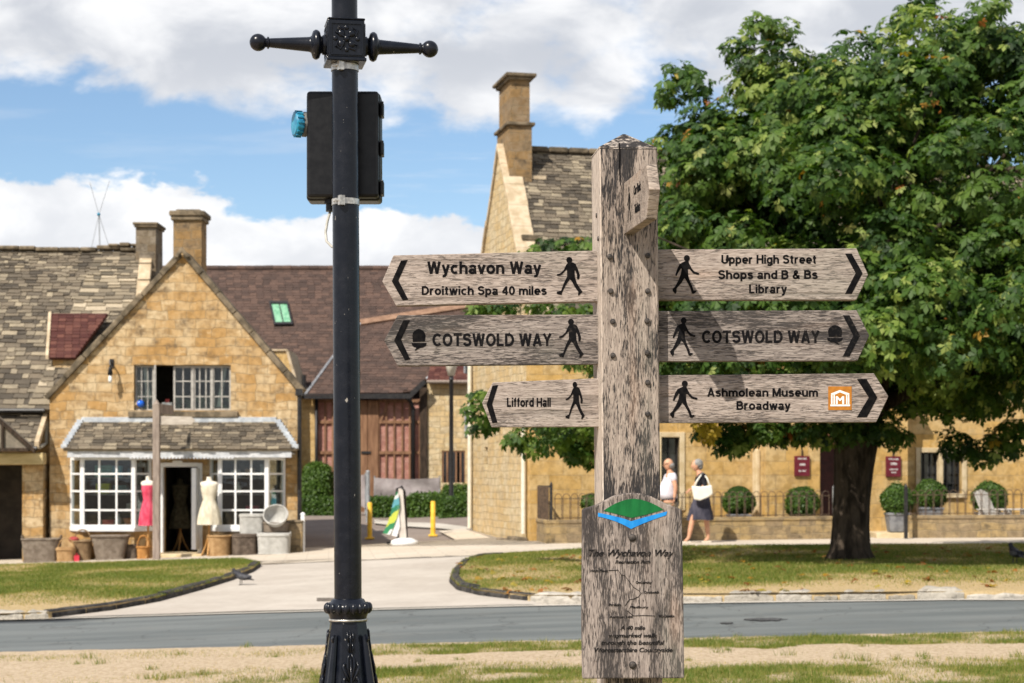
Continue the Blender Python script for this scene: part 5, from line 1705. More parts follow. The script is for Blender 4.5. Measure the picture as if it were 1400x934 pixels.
iron_post(1238.5, 668, 735, 39.9, .075, 'black iron gate post right of the inn entrance', MAT['black_iron'])
iron_post(1140.5, 668, 737, 40.3, .07, 'grey iron gate post left of the inn entrance', MAT['galv'])
iron_post(753.5, 665, 741, 39.0, .06, 'black iron post at the corner of the low wall', MAT['black_iron'])
gp = thing('mesh_gate', 'dark mesh panel gate beside the inn gable', 'gate', (.53, 40.3, .6))
mg = MB()
for i in range(17):
    y = 39.15 + i * .1; x = .80 - (y - 39.0) * .15
    mg.box(x - .008, x + .008, y - .03, y + .03, .58, 1.36)
obj('bars', mg, MAT['rail'], gp)
obj('frame', MB().loft([[(.80, 39.05, .56), (.83, 39.05, .56), (.83, 39.05, .6), (.80, 39.05, .6)], [(.52, 40.9, .56), (.55, 40.9, .56), (.55, 40.9, .6), (.52, 40.9, .6)]])
    .loft([[(.80, 39.05, 1.34), (.83, 39.05, 1.34), (.83, 39.05, 1.38), (.80, 39.05, 1.38)], [(.52, 40.9, 1.34), (.55, 40.9, 1.34), (.55, 40.9, 1.38), (.52, 40.9, 1.38)]])
    .box(.51, .56, 40.87, 40.92, .3, 1.4), MAT['black_iron'], gp)
struct(obj('step', MB().box(8.05, 9.45, 40.35, 41.9, .1, .33), MAT['stone_trim'], bevel=.02))

# ================================================================== black lamp post in the foreground
LD = 7.5
LK = LD / FPX
zl = lambda py: CAMZ - (py - HY) * LK
LX = (478 - HX) * LK
lamp = thing('lamp_post', 'black cast-iron lamp post with ladder bars, large in the left foreground', 'lamp post', (LX, LD, gz(LX, LD)), rot=(0, -0.006, R(11)))
z0 = gz(LX, LD)
L_ = lambda py: zl(py) - z0


def octa(prof, seg=8):
    return MB().lathe(prof, (0, 0, 0), seg, Matrix.Rotation(R(22.5), 4, 'Z'))


obj('pole', MB().lathe([(.0560, L_(836)), (.0555, L_(600)), (.0535, L_(90)), (.0535, L_(60)), (.0530, L_(30)), (.0525, L_(-330))], (0, 0, 0), 40), MAT['black_paint'], lamp, True, local=True, auto=50)
blk = MB().box(-.074, .074, -.074, .074, L_(84), L_(33)).box(-.081, .081, -.081, .081, L_(89), L_(83.9)).box(-.077, .077, -.077, .077, L_(33.1), L_(30.5))
cross = obj('ladder_bar_block', blk, MAT['black_paint'], lamp, local=True, bevel=.006)
ros = MB()
zc = L_(59)
for ang in (0, 90, 180, 270):
    Mx = Matrix.Rotation(R(ang), 4, 'Z') @ Matrix.Translation((0, 0, 0))
    for k in range(4):
        a = R(45 + 90 * k)
        ros.ball((.030 * math.cos(a), -.0745, zc + .030 * math.sin(a)), .024, 14, 8, .62, .35, .62, Mx)
        ros.tube([(.012 * math.cos(a), -.078, zc + .012 * math.sin(a)), (.05 * math.cos(a + .25), -.077, zc + .05 * math.sin(a + .25)), (.056 * math.cos(a - .15), -.076, zc + .056 * math.sin(a - .15)), (.038 * math.cos(a - .5), -.076, zc + .038 * math.sin(a - .5))], .005, 6, True, Mx)
        b_ = R(90 * k)
        ros.ball((.045 * math.cos(b_), -.0745, zc + .045 * math.sin(b_)), .010, 10, 6, 1, .5, 1, Mx)
    ros.ball((0, -.076, zc), .013, 12, 8, 1, .7, 1, Mx)
    for (xa, xb, za, zb_) in ((-.064, .064, zc - .066, zc - .060), (-.064, .064, zc + .060, zc + .066), (-.066, -.060, zc - .06, zc + .06), (.060, .066, zc - .06, zc + .06)):
        ros.box(xa, xb, -.0785, -.0738, za, zb_, Mx)
obj('rosette', ros, MAT['black_paint'], cross, local=True, smooth=True, auto=50)
for s_ in (-1, 1):
    M = Matrix.Translation((0, 0, L_(63))) @ Matrix.Rotation(R(90) * s_, 4, 'Y')
    prof = [(.040, .070), (.040, .090), (.034, .094), (.036, .098), (.054, .104), (.060, .113), (.060, .121), (.054, .130), (.036, .136), (.031, .141), (.030, .146), (.019, .300), (.018, .306), (.024, .309), (.024, .315), (.018, .318)]
    prof += [(.035 * math.sin(t_), .352 - .035 * math.cos(t_)) for t_ in [0.55 + i * (math.pi - .56) / 12 for i in range(13)]]
    obj('ladder_bar', MB().lathe(prof, (0, 0, 0), 28, M), MAT['black_paint'], lamp, True, local=True, auto=50)
for py0, py1 in ((98, 89.5), (281, 273)):
    st = MB().lathe([(.0555, L_(py0)), (.0572, L_(py0)), (.0572, L_(py1)), (.0555, L_(py1))], (0, 0, 0), 40)
    st.box(-.052, -.030, -.062, -.040, L_(py0 + 2.5), L_(py1 - 2.5), Matrix.Rotation(R(18), 4, 'Z'))
    st.tube([(-.055, -.045, L_((py0 + py1) / 2)), (-.012, -.062, L_((py0 + py1) / 2 - 1))], .0045, 6)
    obj('strap', st, MAT['steel_strap'], lamp, local=True)
col = MB().lathe([(.057, L_(818)), (.066, L_(819.5)), (.072, L_(823)), (.086, L_(825)), (.094, L_(831)), (.086, L_(837)), (.080, L_(840)), (.076, L_(844)), (.0775, L_(850))][::-1], (0, 0, 0), 40)
for k in range(18):
    a = 2 * math.pi * k / 18
    col.ball((.086 * math.cos(a), .086 * math.sin(a), L_(831)), .0165, 12, 8, .9, .9, 1.35)
obj('collar', col, MAT['black_paint'], lamp, True, local=True, auto=60)
obj('collar_ring', MB().lathe([(.0765, L_(848.5)), (.0795, L_(848)), (.0795, L_(846)), (.0765, L_(845.5))], (0, 0, 0), 40), MAT['steel_strap'], lamp, True, local=True)


def rb(z):
    return np.interp(z, [0.0, .30, .62, L_(934), L_(880), L_(850)], [.20, .165, .135, .112, .088, .0765])


base = octa([(.21, 0), (.21, .08), (.19, .10)] + [(rb(z), z) for z in (.30, .62, L_(934), L_(905), L_(880), L_(862), L_(850))])
for k in range(4):                      # raised corner ribs ending in a scroll
    a = R(45 + 90 * k)
    pth = [(rb(z) * 1.02 * math.cos(a), rb(z) * 1.02 * math.sin(a), z) for z in (.12, .35, .6, L_(925), L_(895), L_(868))]
    base.tube(pth, [.024, .022, .02, .017, .014, .010], 8)
    e = Vector(pth[-1]); o_ = Vector((math.cos(a), math.sin(a), 0))
    base.tube([e + o_ * (.002 + .014 * math.sin(t_)) + Vector((0, 0, -.012 + .014 * math.cos(t_))) for t_ in [i * .6 for i in range(9)]], .006, 6)
baseo = obj('base', base, MAT['black_paint'], lamp, True, local=True, auto=30)
orn = MB()


def onb(u_, z, ang, h=.004):
    r = rb(z) * .96 + h
    c, s_ = math.cos(ang), math.sin(ang)
    return Vector((r * c - u_ * s_, r * s_ + u_ * c, z))


for k in range(4):
    ang = R(-90 + 90 * k - 0)
    orn = MB()
    for f in (-1, 1):
        orn.tube([onb(f * .003, L_(925), ang), onb(f * .014, L_(908), ang), onb(f * .012, L_(897), ang), onb(0, L_(890), ang)], [.004, .006, .005, .003], 6)
        orn.tube([onb(f * .006, L_(928), ang), onb(f * .022, L_(918), ang), onb(f * .032, L_(909), ang), onb(f * .024, L_(903), ang), onb(f * .018, L_(908), ang)], [.005, .006, .006, .005, .003], 6)
        orn.tube([onb(f * .006, L_(950), ang), onb(f * .022, L_(938), ang), onb(f * .032, L_(928), ang), onb(f * .024, L_(922), ang), onb(f * .018, L_(927), ang)], [.006, .007, .007, .006, .004], 6)
        orn.tube([onb(f * .010, L_(862), ang), onb(f * .012, L_(870), ang), onb(f * .006, L_(876), ang)], [.005, .004, .003], 6)
        orn.tube([onb(f * .006, L_(876), ang), onb(f * .011, L_(883), ang), onb(f * .004, L_(890), ang)], [.003, .004, .003], 6)
    orn.tube([onb(0, L_(960), ang), onb(0, L_(925), ang), onb(0, L_(897), ang)], [.008, .005, .003], 6)
    orn.tube([onb(0, L_(890), ang), onb(0, L_(860), ang)], [.0035, .003], 6)
    obj('ornament', orn, MAT['black_paint'], baseo, True, local=True)

# black box strapped to the back of the pole
bd = LD + .075
bk_ = bd / FPX
cx0, cx1, cz0, cz1 = (417 - HX) * bk_, (519 - HX) * bk_, CAMZ - (270 - HY) * bk_, CAMZ - (124 - HY) * bk_
cb = thing('control_box', 'black plastic control box strapped to the back of the foreground lamp post', 'box', ((cx0 + cx1) / 2, bd + .08, cz0))
obj('body', MB().box(cx0 + .006, cx1 - .004, bd, bd + .045, cz0, cz1).box(cx0, cx1, bd + .046, bd + .17, cz0 - .006, cz1 + .002), MAT['black_plastic'], cb, bevel=.014, bseg=3)
for py in (147, 200.5, 255):
    z = CAMZ - (py - HY) * bk_
    obj('hinge', MB().box(cx1 + .001, cx1 + .013, bd + .02, bd + .09, z - .030, z + .030).tube([(cx1 + .01, bd + .015, z - .028), (cx1 + .01, bd + .015, z + .028)], .006, 8), MAT['black_plastic'], cb, bevel=.003)
sz_ = CAMZ - (167 - HY) * bk_
M = Matrix.Translation((cx0 - .002, bd + .055, sz_)) @ Matrix.Rotation(R(-90), 4, 'Y') @ Matrix.Rotation(R(22), 4, 'X')
so = obj('socket', MB().lathe([(.052, 0), (.052, .012), (.044, .018), (.044, .024)], (0, 0, 0), 20, M), MAT['grey_plastic'], cb, True, auto=40)
capm = MB().lathe([(.046, .018), (.052, .026), (.052, .044), (.046, .052), (.010, .054)], (0, 0, 0), 24, M)
for k in range(16):
    a = 2 * math.pi * k / 16
    capm.box(-.004, .004, .049, .056, .022, .048, M @ Matrix.Rotation(a, 4, 'Z'))
obj('socket_cap', capm, MAT['blue_plastic'], so, True, auto=30)
gxx = (450 - HX) * bk_
obj('cable_gland', MB().lathe([(.020, 0), (.020, .03), (.026, .032), (.026, .05)], (gxx, bd + .06, cz0 - .05), 12), MAT['black_plastic'], cb, True, auto=40)
obj('cable', MB().tube([(gxx, bd + .06, cz0 - .045), (gxx - .012, bd + .05, cz0 - .09), (gxx - .018, bd + .03, cz0 - .14), (gxx - .012, bd + .01, cz0 - .18), (gxx + .012, bd - .01, cz0 - .205), (gxx + .04, bd - .02, cz0 - .21)], .0055, 8), MAT['grey_cable'], cb, True)

# ================================================================== oak fingerpost in the foreground
PD = 5.2


def pxz(px, py, d):
    return ((px - HX) / FPX * d, CAMZ - (py - HY) / FPX * d)


post_x = pxz(869, 0, PD)[0]
fpst = thing('fingerpost', 'weathered oak fingerpost with six footpath arms and a carved map panel, in the foreground', 'signpost', (post_x, PD + .09, gz(post_x, PD)))
PA = R(5.2)
HWD = .0835


def post_ring(py, inset=0.0):
    cxx, z = pxz(np.interp(py, [200, 650, 1420], [855.5, 859.5, 868]), py, PD)
    c, s_ = math.cos(PA), math.sin(PA)
    w_ = HWD - inset; ch = .004
    pts = [(-w_ + ch, -w_), (w_ - ch, -w_), (w_, -w_ + ch), (w_, w_ - ch), (w_ - ch, w_), (-w_ + ch, w_), (-w_, w_ - ch), (-w_, -w_ + ch)]
    return [Vector((cxx + a * c - b * s_, PD + .086 + a * s_ + b * c, z)) for a, b in pts]


zg = CAMZ - gz(post_x, PD)
obj('post', MB().loft([post_ring(HY + zg / PD * FPX + 20), post_ring(900), post_ring(650), post_ring(420), post_ring(201)]), MAT['oak_v'], fpst)
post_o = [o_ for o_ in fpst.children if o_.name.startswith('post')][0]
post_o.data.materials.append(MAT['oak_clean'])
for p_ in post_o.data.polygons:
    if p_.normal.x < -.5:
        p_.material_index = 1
r0, r1 = post_ring(200.6, .001), post_ring(176.0)
ctr = sum(r1, Vector()) / 8
capm = MB()
capm.loft([post_ring(203.5, -.0008), r0, [ctr.lerp(p, .04) for p in r1]])
obj('post_cap', capm, MAT['oak_endgrain'], fpst)
# drying crack down the front of the post
cr = MB()
pts = [(846.5, 196), (847.2, 215), (846.6, 232), (848, 250), (850.5, 262)]
for (a, b), (c, d_), w0, w1 in zip(pts, pts[1:], (1.1, .9, .7, .5), (.9, .7, .5, .1)):
    y0 = PD - .0008 + ((a - 855) / FPX * PD) * math.sin(PA)
    cr.add([(pxz(a - w0, b, PD)[0], y0, pxz(a, b, PD)[1]), (pxz(a + w0, b, PD)[0], y0, pxz(a, b, PD)[1]), (pxz(c + w1, d_, PD)[0], y0, pxz(c, d_, PD)[1]), (pxz(c - w1, d_, PD)[0], y0, pxz(c, d_, PD)[1])], [(0, 1, 2, 3)])
obj('crack', cr, MAT['engraving'], fpst)


def bolt(px, py, d, r, parent):
    x, z = pxz(px, py, d)
    M = Matrix.Translation((x, d, z)) @ Matrix.Rotation(R(90), 4, 'X')
    obj('bolt', MB().lathe([(r, -.004), (r, .002), (r * .8, .0045), (r * .35, .0055)], (0, 0, 0), 14, M), MAT['bolt'], parent, True, auto=40)


for a, b in ((833.7, 351), (885.5, 349.6), (835, 398), (885.5, 398), (837.8, 439.6), (884.6, 438.7), (838, 486), (884.6, 482.3), (885.5, 523), (885.5, 566)):
    bolt(a, b, PD - .0005 + ((a - 859) / FPX * PD) * math.sin(PA), .0078, fpst)
for b in (291, 325):                       # bolts in the left side
    p = post_ring(b); q = (p[6] * .15 + p[7] * .85) if b > 300 else (p[6] * .35 + p[7] * .65)
    M = Matrix.Translation(q) @ Matrix.Rotation(R(-90) + 0, 4, 'Y')
    obj('bolt', MB().lathe([(.007, -.004), (.007, .002), (.005, .004)], (0, 0, 0), 12, M), MAT['bolt'], fpst, True)

BD = PD + .058
yb = BD - .0007


def z5(L, ox=510, oy=180, s_=2.223):
    return [(ox + a / s_, oy + b / s_) for a, b in L]


def board(pts, mat, label=None):
    mb = MB().prism([pxz(a, b, BD) for a, b in pts], BD, BD + .042)
    o = obj('finger_board', mb, mat, fpst, bevel=.0018)
    return o


def flat(pts, d, parent, name, mat, mb=None, th=.0006):
    m_ = (mb or MB()).prism([pxz(a, b, d) for a, b in pts], d - th, d + .0004)
    return m_


def disc(cx, cy, r, d, n=20, rx=1.0):
    return [(cx + rx * r * math.cos(2 * math.pi * i / n), cy + r * math.sin(2 * math.pi * i / n)) for i in range(n)]


def fit_text(body, pc, base, wpx, cap, d, bold=.02, shear=0.0):
    k_ = d / FPX
    tf_ = (lambda b, h, M, bo, sx, sh=0: stroke_text(b, h, M, 0.016, sx)) if d == yb and body != 'M' else text_mb
    t0 = tf_(body, cap * k_, Matrix.Identity(4), bold, 1.0, shear)
    xs = [p[0] for p in t0.v]
    wd = max(xs) - min(xs); mid = (max(xs) + min(xs)) / 2
    sx = wpx * k_ / wd
    x, z = pxz(pc, base, d)
    M = Matrix.Translation((x - mid * sx, d, z)) @ Matrix.Rotation(R(90), 4, 'X')
    return tf_(body, cap * k_, M, bold, sx, shear)


WALK_L = [(275, 305), (250, 335), (215, 410), (165, 455), (118, 470), (122, 490), (165, 485), (190, 470), (245, 410), (262, 400), (265, 500), (215, 600), (180, 700), (122, 718), (115, 735), (130, 752), (185, 760), (195, 725), (245, 620), (300, 540), (325, 560), (375, 650), (425, 720), (418, 760), (428, 772), (442, 762), (485, 715), (450, 670), (405, 600), (375, 510), (370, 410), (385, 420), (405, 480), (405, 530), (425, 540), (440, 520), (445, 480), (420, 400), (385, 320), (350, 300), (310, 298)]
WALK_R = [(340, 300), (270, 335), (235, 400), (205, 490), (225, 500), (245, 460), (290, 395), (300, 400), (285, 480), (250, 560), (205, 640), (165, 680), (170, 705), (205, 745), (225, 720), (225, 670), (300, 590), (340, 525), (370, 565), (420, 650), (450, 735), (480, 742), (515, 715), (510, 700), (475, 700), (455, 640), (415, 560), (395, 490), (390, 405), (410, 400), (470, 465), (540, 482), (558, 470), (550, 455), (490, 440), (450, 400), (405, 320), (390, 300), (365, 295)]


def walker(left, bbox, parent, mat):
    P, head, r, bb = (WALK_L, (295, 265), 43, (115, 222, 485, 772)) if left else (WALK_R, (375, 255), 43, (165, 212, 558, 745))
    x0, x1, y0, y1 = bbox
    f = lambda p: (x0 + (p[0] - bb[0]) / (bb[2] - bb[0]) * (x1 - x0), y0 + (p[1] - bb[1]) / (bb[3] - bb[1]) * (y1 - y0))
    mb = flat([f(p) for p in P], yb, None, None, None)
    flat([f(p) for p in disc(head[0], head[1], r, 0)], yb - .0001, None, None, None, mb)
    neck = [(head[0] - 22, head[1] + 20), (head[0] + 22, head[1] + 20), (head[0] + 28, head[1] + 60), (head[0] - 28, head[1] + 60)]
    flat([f(p) for p in neck], yb - .00005, None, None, None, mb)
    obj('walker_symbol', mb, mat, parent)


EN, EW = MAT['engraving'], MAT['engraving_worn']
# left arms
B1 = board(z5([(28, 455), (62, 376), (700, 361), (700, 515.5), (70, 529)]), MAT['oak_h'])
B2 = board(z5([(34, 635), (75, 558), (700, 556), (700, 706), (75, 712)]), MAT['oak_h_dark'])
B3 = board([(659, 551), (673.5, 523), (825, 517), (825, 583.5), (672, 584)], MAT['oak_h'])
B4 = board(z5([(205, 358.5), (825, 355), (860, 435), (825, 511), (205, 511.5)], 800), MAT['oak_h'])
B5 = board(z5([(205, 545.5), (825, 543), (864, 620), (828, 696), (205, 698.5)], 800), MAT['oak_h_dark'])
B6 = board(z5([(205, 740.5), (878, 735), (922, 805), (885, 883), (205, 885.5)], 800), MAT['oak_h'])
for B_, pts, mt in ((B1, z5([(85, 392), (105, 390), (77, 452), (107, 510), (90, 513), (57, 455)]), EN),
                    (B2, z5([(92, 574), (112, 573), (85, 632), (113, 692), (97, 695), (64, 635)]), EN),
                    (B3, z5([(363, 772), (380, 770), (362, 828), (378, 884), (363, 886), (345, 830)]), EN),
                    (B4, z5([(790, 371), (810, 371), (843, 430), (810, 493), (790, 493), (822, 430)], 800), EN),
                    (B5, z5([(783, 558), (803, 558), (835, 620), (803, 683), (783, 683), (815, 620)], 800), EW),
                    (B6, z5([(826, 752), (855, 752), (888, 808), (856, 868), (826, 868), (862, 808)], 800), EN)):
    obj('arrow', flat(pts, yb, 0, 0, 0), mt, B_)
walker(True, (761, 796.5, 351.4, 404.2), B1, EN)
walker(True, (764, 798, 436, 489.5), B2, EW)
walker(True, (773, 799.5, 522, 573.6), B3, EN)
walker(False, (919.5, 956, 348.7, 402), B4, EN)
walker(False, (916, 951, 434, 487), B5, EW)
walker(False, (915.9, 953.8, 520.4, 571.8), B6, EN)
for B_, mt, rows in ((B1, EN, [('Wychavon Way', 662, 374.5, 156, 17), ('Droitwich Spa 40 miles', 662, 403.3, 171, 12)]),
                     (B2, EW, [('COTSWOLD WAY', 672.6, 473.3, 163, 17.3)]),
                     (B3, EN, [('Lifford Hall', 723, 556.3, 60, 12.5)]),
                     (B4, EN, [('Upper High Street', 1050.5, 360.6, 131, 12), ('Shops and B & Bs', 1050, 381.5, 136, 12), ('Library', 1050, 401, 52, 12)]),
                     (B5, EW, [('COTSWOLD WAY', 1040.2, 469, 161, 17)]),
                     (B6, EN, [('Ashmolean Museum', 1042.7, 542.4, 151.5, 11.7), ('Broadway', 1043.8, 560.3, 74, 11.7)])):
    tx = MB()
    for body, pc, ba, wp, cap_ in rows:
        tx.grow(fit_text(body, pc, ba, wp, cap_, yb, .03))
    obj('lettering', tx, mt, B_)
dome = [(460, 490), (455, 400), (465, 362), (485, 335), (515, 318), (545, 310), (575, 318), (605, 335), (628, 362), (640, 400), (632, 485)]
cupp = [(445, 508), (655, 508), (645, 548), (605, 570), (560, 578), (495, 615), (488, 608), (515, 575), (470, 560), (450, 540)]
for B_, mt, f in ((B2, EN, lambda p: (520 + p[0] / 10.375, 420 + p[1] / 10.375)), (B5, EW, lambda p: (1130.6 + (655 - p[0]) / 210 * 21.4, 444.5 + (p[1] - 310) / 305 * 27))):
    m_ = flat([f(p) for p in dome], yb, 0, 0, 0)
    flat([f(p) for p in cupp], yb, 0, 0, 0, m_)
    obj('acorn_symbol', m_, mt, B_)
zz = lambda L: [(1100 + a / 10.375, 500 + b / 10.375) for a, b in L]
msq = obj('museum_symbol', flat(zz([(335, 295), (668, 295), (668, 630), (335, 630)]), yb, 0, 0, 0), MAT['orange_paint'], B6)
tm = flat(zz([(375, 412), (375, 395), (500, 345), (635, 395), (635, 412), (585, 412), (500, 378), (430, 412)]), yb - .0009, 0, 0, 0, None, .0004)
for a, b in ((375, 397), (410, 430), (588, 608), (617, 635)):
    flat(zz([(a, 416), (b, 416), (b, 546), (a, 546)]), yb - .0009, 0, 0, 0, tm, .0004)
flat(zz([(365, 550), (645, 550), (645, 576), (365, 576)]), yb - .0009, 0, 0, 0, tm, .0004)
tm.grow(fit_text('M', 1100 + 502 / 10.375, 500 + 543 / 10.375, 11.5, 11, yb - .0009, .03))
obj('emblem', tm, MAT['white_sign'], msq)

# the arm that points at the viewer
d2 = Vector((.041, -.32, 0)); LL = d2.length; d2.normalize()
nn_ = Vector((-d2.y, d2.x, 0))          # towards the right
p0 = Vector((.3195, PD, 0))
prof = [(-.08, 2.286), (LL - .012, 2.286), (LL + .028, 2.359), (LL - .012, 2.432), (-.08, 2.432)]
vs = []
for off in (0, .030):
    vs += [p0 + d2 * s_ + nn_ * off + Vector((0, 0, z)) for s_, z in prof]
fs = [tuple(range(5)), tuple(range(9, 4, -1))] + [(i, (i + 1) % 5, (i + 1) % 5 + 5, i + 5) for i in range(5)]
MAT['oak_arm'] = m_wood('weathered_oak_arm', 'x', (0.42, 0.35, 0.29), (0.30, 0.24, 0.20), (0.06, 0.052, 0.05), 0.35)
B7 = obj('finger_board', MB().add(vs, fs), MAT['oak_arm'], fpst, bevel=.002)
bm_ = bmesh.new(); bm_.from_mesh(B7.data); bmesh.ops.recalc_face_normals(bm_, faces=bm_.faces[:]); bm_.to_mesh(B7.data); bm_.free()
MF = Matrix(((d2.x, 0, -nn_.x, p0.x), (d2.y, 0, -nn_.y, p0.y), (0, 1, 0, 0), (0, 0, 0, 1))) @ Matrix.Translation((0, 0, .0006))
tx = text_mb('Car Park', .026, MF @ Matrix.Translation((.19, 2.375, 0)), .03, .75)
tx.grow(text_mb('Toilets', .026, MF @ Matrix.Translation((.19, 2.322, 0)), .03, .75))
obj('lettering', tx, EW, B7)
wk = MB()
f = lambda p: ((.045 + (558 - p[0]) / 533 * .075), 2.31 + (745 - p[1]) / 533 * .10)
for poly in (WALK_R, disc(375, 255, 45, 0)):
    P = [f(p) for p in poly]
    wk.add([MF @ Vector((a, b, .0002)) for a, b in P], [tuple(range(len(P)))])
obj('walker_symbol', wk, EW, B7)

# carved map panel low on the post
MD = PD - .052
mz = lambda L: [(770 + a / 3.41, 660 + b / 3.41) for a, b in L]
outl = mz([(90, 915), (86, 640), (88, 380), (89, 128), (96, 122), (160, 102), (195, 82), (235, 62), (280, 51), (325, 47), (370, 51), (410, 63), (445, 80), (480, 98), (545, 122), (553, 130), (558, 380), (562, 640), (565, 912)])
pan = obj('map_panel', MB().prism([pxz(a, b, MD) for a, b in outl], MD, MD + .048), MAT['oak_panel'], fpst, bevel=.004)
ym = MD - .0007


def arc(p, q, r, n=10):
    """quadratic curve from p over control q to r"""
    return [((1 - t) ** 2 * p[0] + 2 * t * (1 - t) * q[0] + t * t * r[0], (1 - t) ** 2 * p[1] + 2 * t * (1 - t) * q[1] + t * t * r[1]) for t in [i / n for i in range(n + 1)]]


g_ = arc((188, 131), (260, 78), (328, 75)) + arc((328, 75), (395, 78), (468, 126))[1:] + arc((468, 126), (370, 155), (318, 164))[1:] + arc((318, 164), (265, 150), (188, 131))[1:-1]
obj('hill_emblem', flat(mz(g_), ym, 0, 0, 0), MAT['green_paint'], pan)
b_ = arc((162, 140), (270, 160), (317, 180)) + arc((317, 180), (380, 160), (485, 134))[1:] + [(480, 152)] + arc((480, 152), (390, 180), (316, 216))[1:] + arc((316, 216), (250, 175), (162, 158))[1:]
obj('river_emblem', flat(mz(b_), ym, 0, 0, 0), MAT['blue_paint'], pan)
bolt(770 + 322 / 3.41, 660 + 257 / 3.41, MD, .0105, pan)
bolt(770 + 324 / 3.41, 660 + 850 / 3.41, MD, .0105, pan)
tx = MB()
for body, pc, ba, wp, cap_, sh in (('The Wychavon Way', 863.5, 760.5, 117, 9.5, .35), ('Recreation Path', 865, 770.5, 48, 4.8, .3),
                                   ('Holt Fleet', 819, 782, 24, 3.6, 0), ('Ombersley', 880, 798, 22, 3.6, 0), ('Droitwich', 891, 811.5, 20, 3.6, 0),
                                   ('Pershore', 841, 828.5, 17, 3.6, 0), ('Fladbury', 874, 831.5, 25, 3.2, 0), ('Ashton Hill', 849, 845, 32, 3.4, 0), ('Winchcombe', 911, 844, 22, 4, 0),
                                   ('A 40 mile', 865, 861, 34, 5.5, .2), ('waymarked walk', 865, 871.5, 66, 5.8, .2), ('through the beautiful', 865, 881.5, 86, 6.2, .2), ('Worcestershire Countryside', 866, 891.5, 107, 6.2, .2)):
    tx.grow(fit_text(body, pc, ba, wp, cap_, ym, .03, sh))
obj('lettering', tx, MAT['engraving_faint'], pan)
ln = MB()


def route(pts, r=.0009):
    ln.tube([(pxz(a, b, ym)[0], ym - .0002, pxz(a, b, ym)[1]) for a, b in pts], r, 5)


route([(832, 780), (845, 779.5), (849, 786), (854, 787), (860, 795), (866, 803), (874, 808), (876.5, 811), (873, 816), (866, 819), (860, 820), (857, 825), (854, 828.5)])
route([(857, 835), (861, 838), (866, 842), (880, 841.5), (895, 842)])
obj('route_line', ln, MAT['engraving_faint'], pan)

# ================================================================== the chestnut tree
TD = 28.9
tb = ground(1163, 772)
TX, TY = tb.x, tb.y
chest = thing('chestnut_tree', 'big horse chestnut tree with a dark trunk and dense green crown on the grass', 'tree', (TX, TY, gz(TX, TY)))
tk = TY / FPX
tzp = lambda py: CAMZ - (py - HY) * tk
tr = MB()
zb = gz(TX, TY)
prof = [(zb - .1, .46, 0), (zb + .06, .40, 0), (zb + .25, .345, .0), (zb + .6, .315, .0), (zb + 1.0, .31, .01), (zb + 1.5, .33, .04), (zb + 1.9, .37, .07), (zb + 2.25, .42, .10), (zb + 2.7, .44, .12)]
rings = []
for z, r, off in prof:
    ring = []
    for j in range(28):
        a = 2 * math.pi * j / 28
        rr = r * .9 * (1 + .06 * math.sin(3 * a + z * .7) + .045 * math.sin(7 * a + z) + (.16 * max(0, math.sin(5 * a + .6)) if z < zb + .2 else 0))
        ring.append((TX + off + rr * math.cos(a), TY + rr * math.sin(a), z))
    rings.append(ring)
tr.loft(rings)
obj('trunk', tr, MAT['bark'], chest, smooth=True)
limbs = MB()
fork = Vector((TX + .1, TY, zb + 2.3))
ends = []
for i in range(13):
    a = 2 * math.pi * i / 13 + random.uniform(-.2, .2)
    el = random.uniform(.25, 1.2)
    ln_ = random.uniform(3.2, 5.2)
    d = Vector((math.cos(a) * math.cos(el), math.sin(a) * math.cos(el), math.sin(el)))
    p = [fork + d * .1]
    for k in range(1, 6):
        t = k / 5
        p.append(fork + d * ln_ * t + Vector((1.2 * t * t, 0, .5 * t * t)) + Vector((random.uniform(-.15, .15), random.uniform(-.15, .15), random.uniform(-.1, .1))))
    r0 = random.uniform(.10, .19)
    limbs.tube(p, [r0 * (1 - .8 * k / 5) for k in range(6)], 8)
    for k in (2, 3, 4, 5):
        for _ in range(2):
            d3 = (d + Vector((random.uniform(-1, 1), random.uniform(-1, 1), random.uniform(-.6, .7)))).normalized()
            q = [p[k], p[k] + d3 * .7, p[k] + d3 * 1.5 + Vector((0, 0, -.1))]
            limbs.tube(q, [r0 * .3, r0 * .2, .012], 6)
obj('branches', limbs, MAT['bark'], chest, smooth=True)


def tpx(px, py):
    return ((px - HX) * tk, tzp(py))


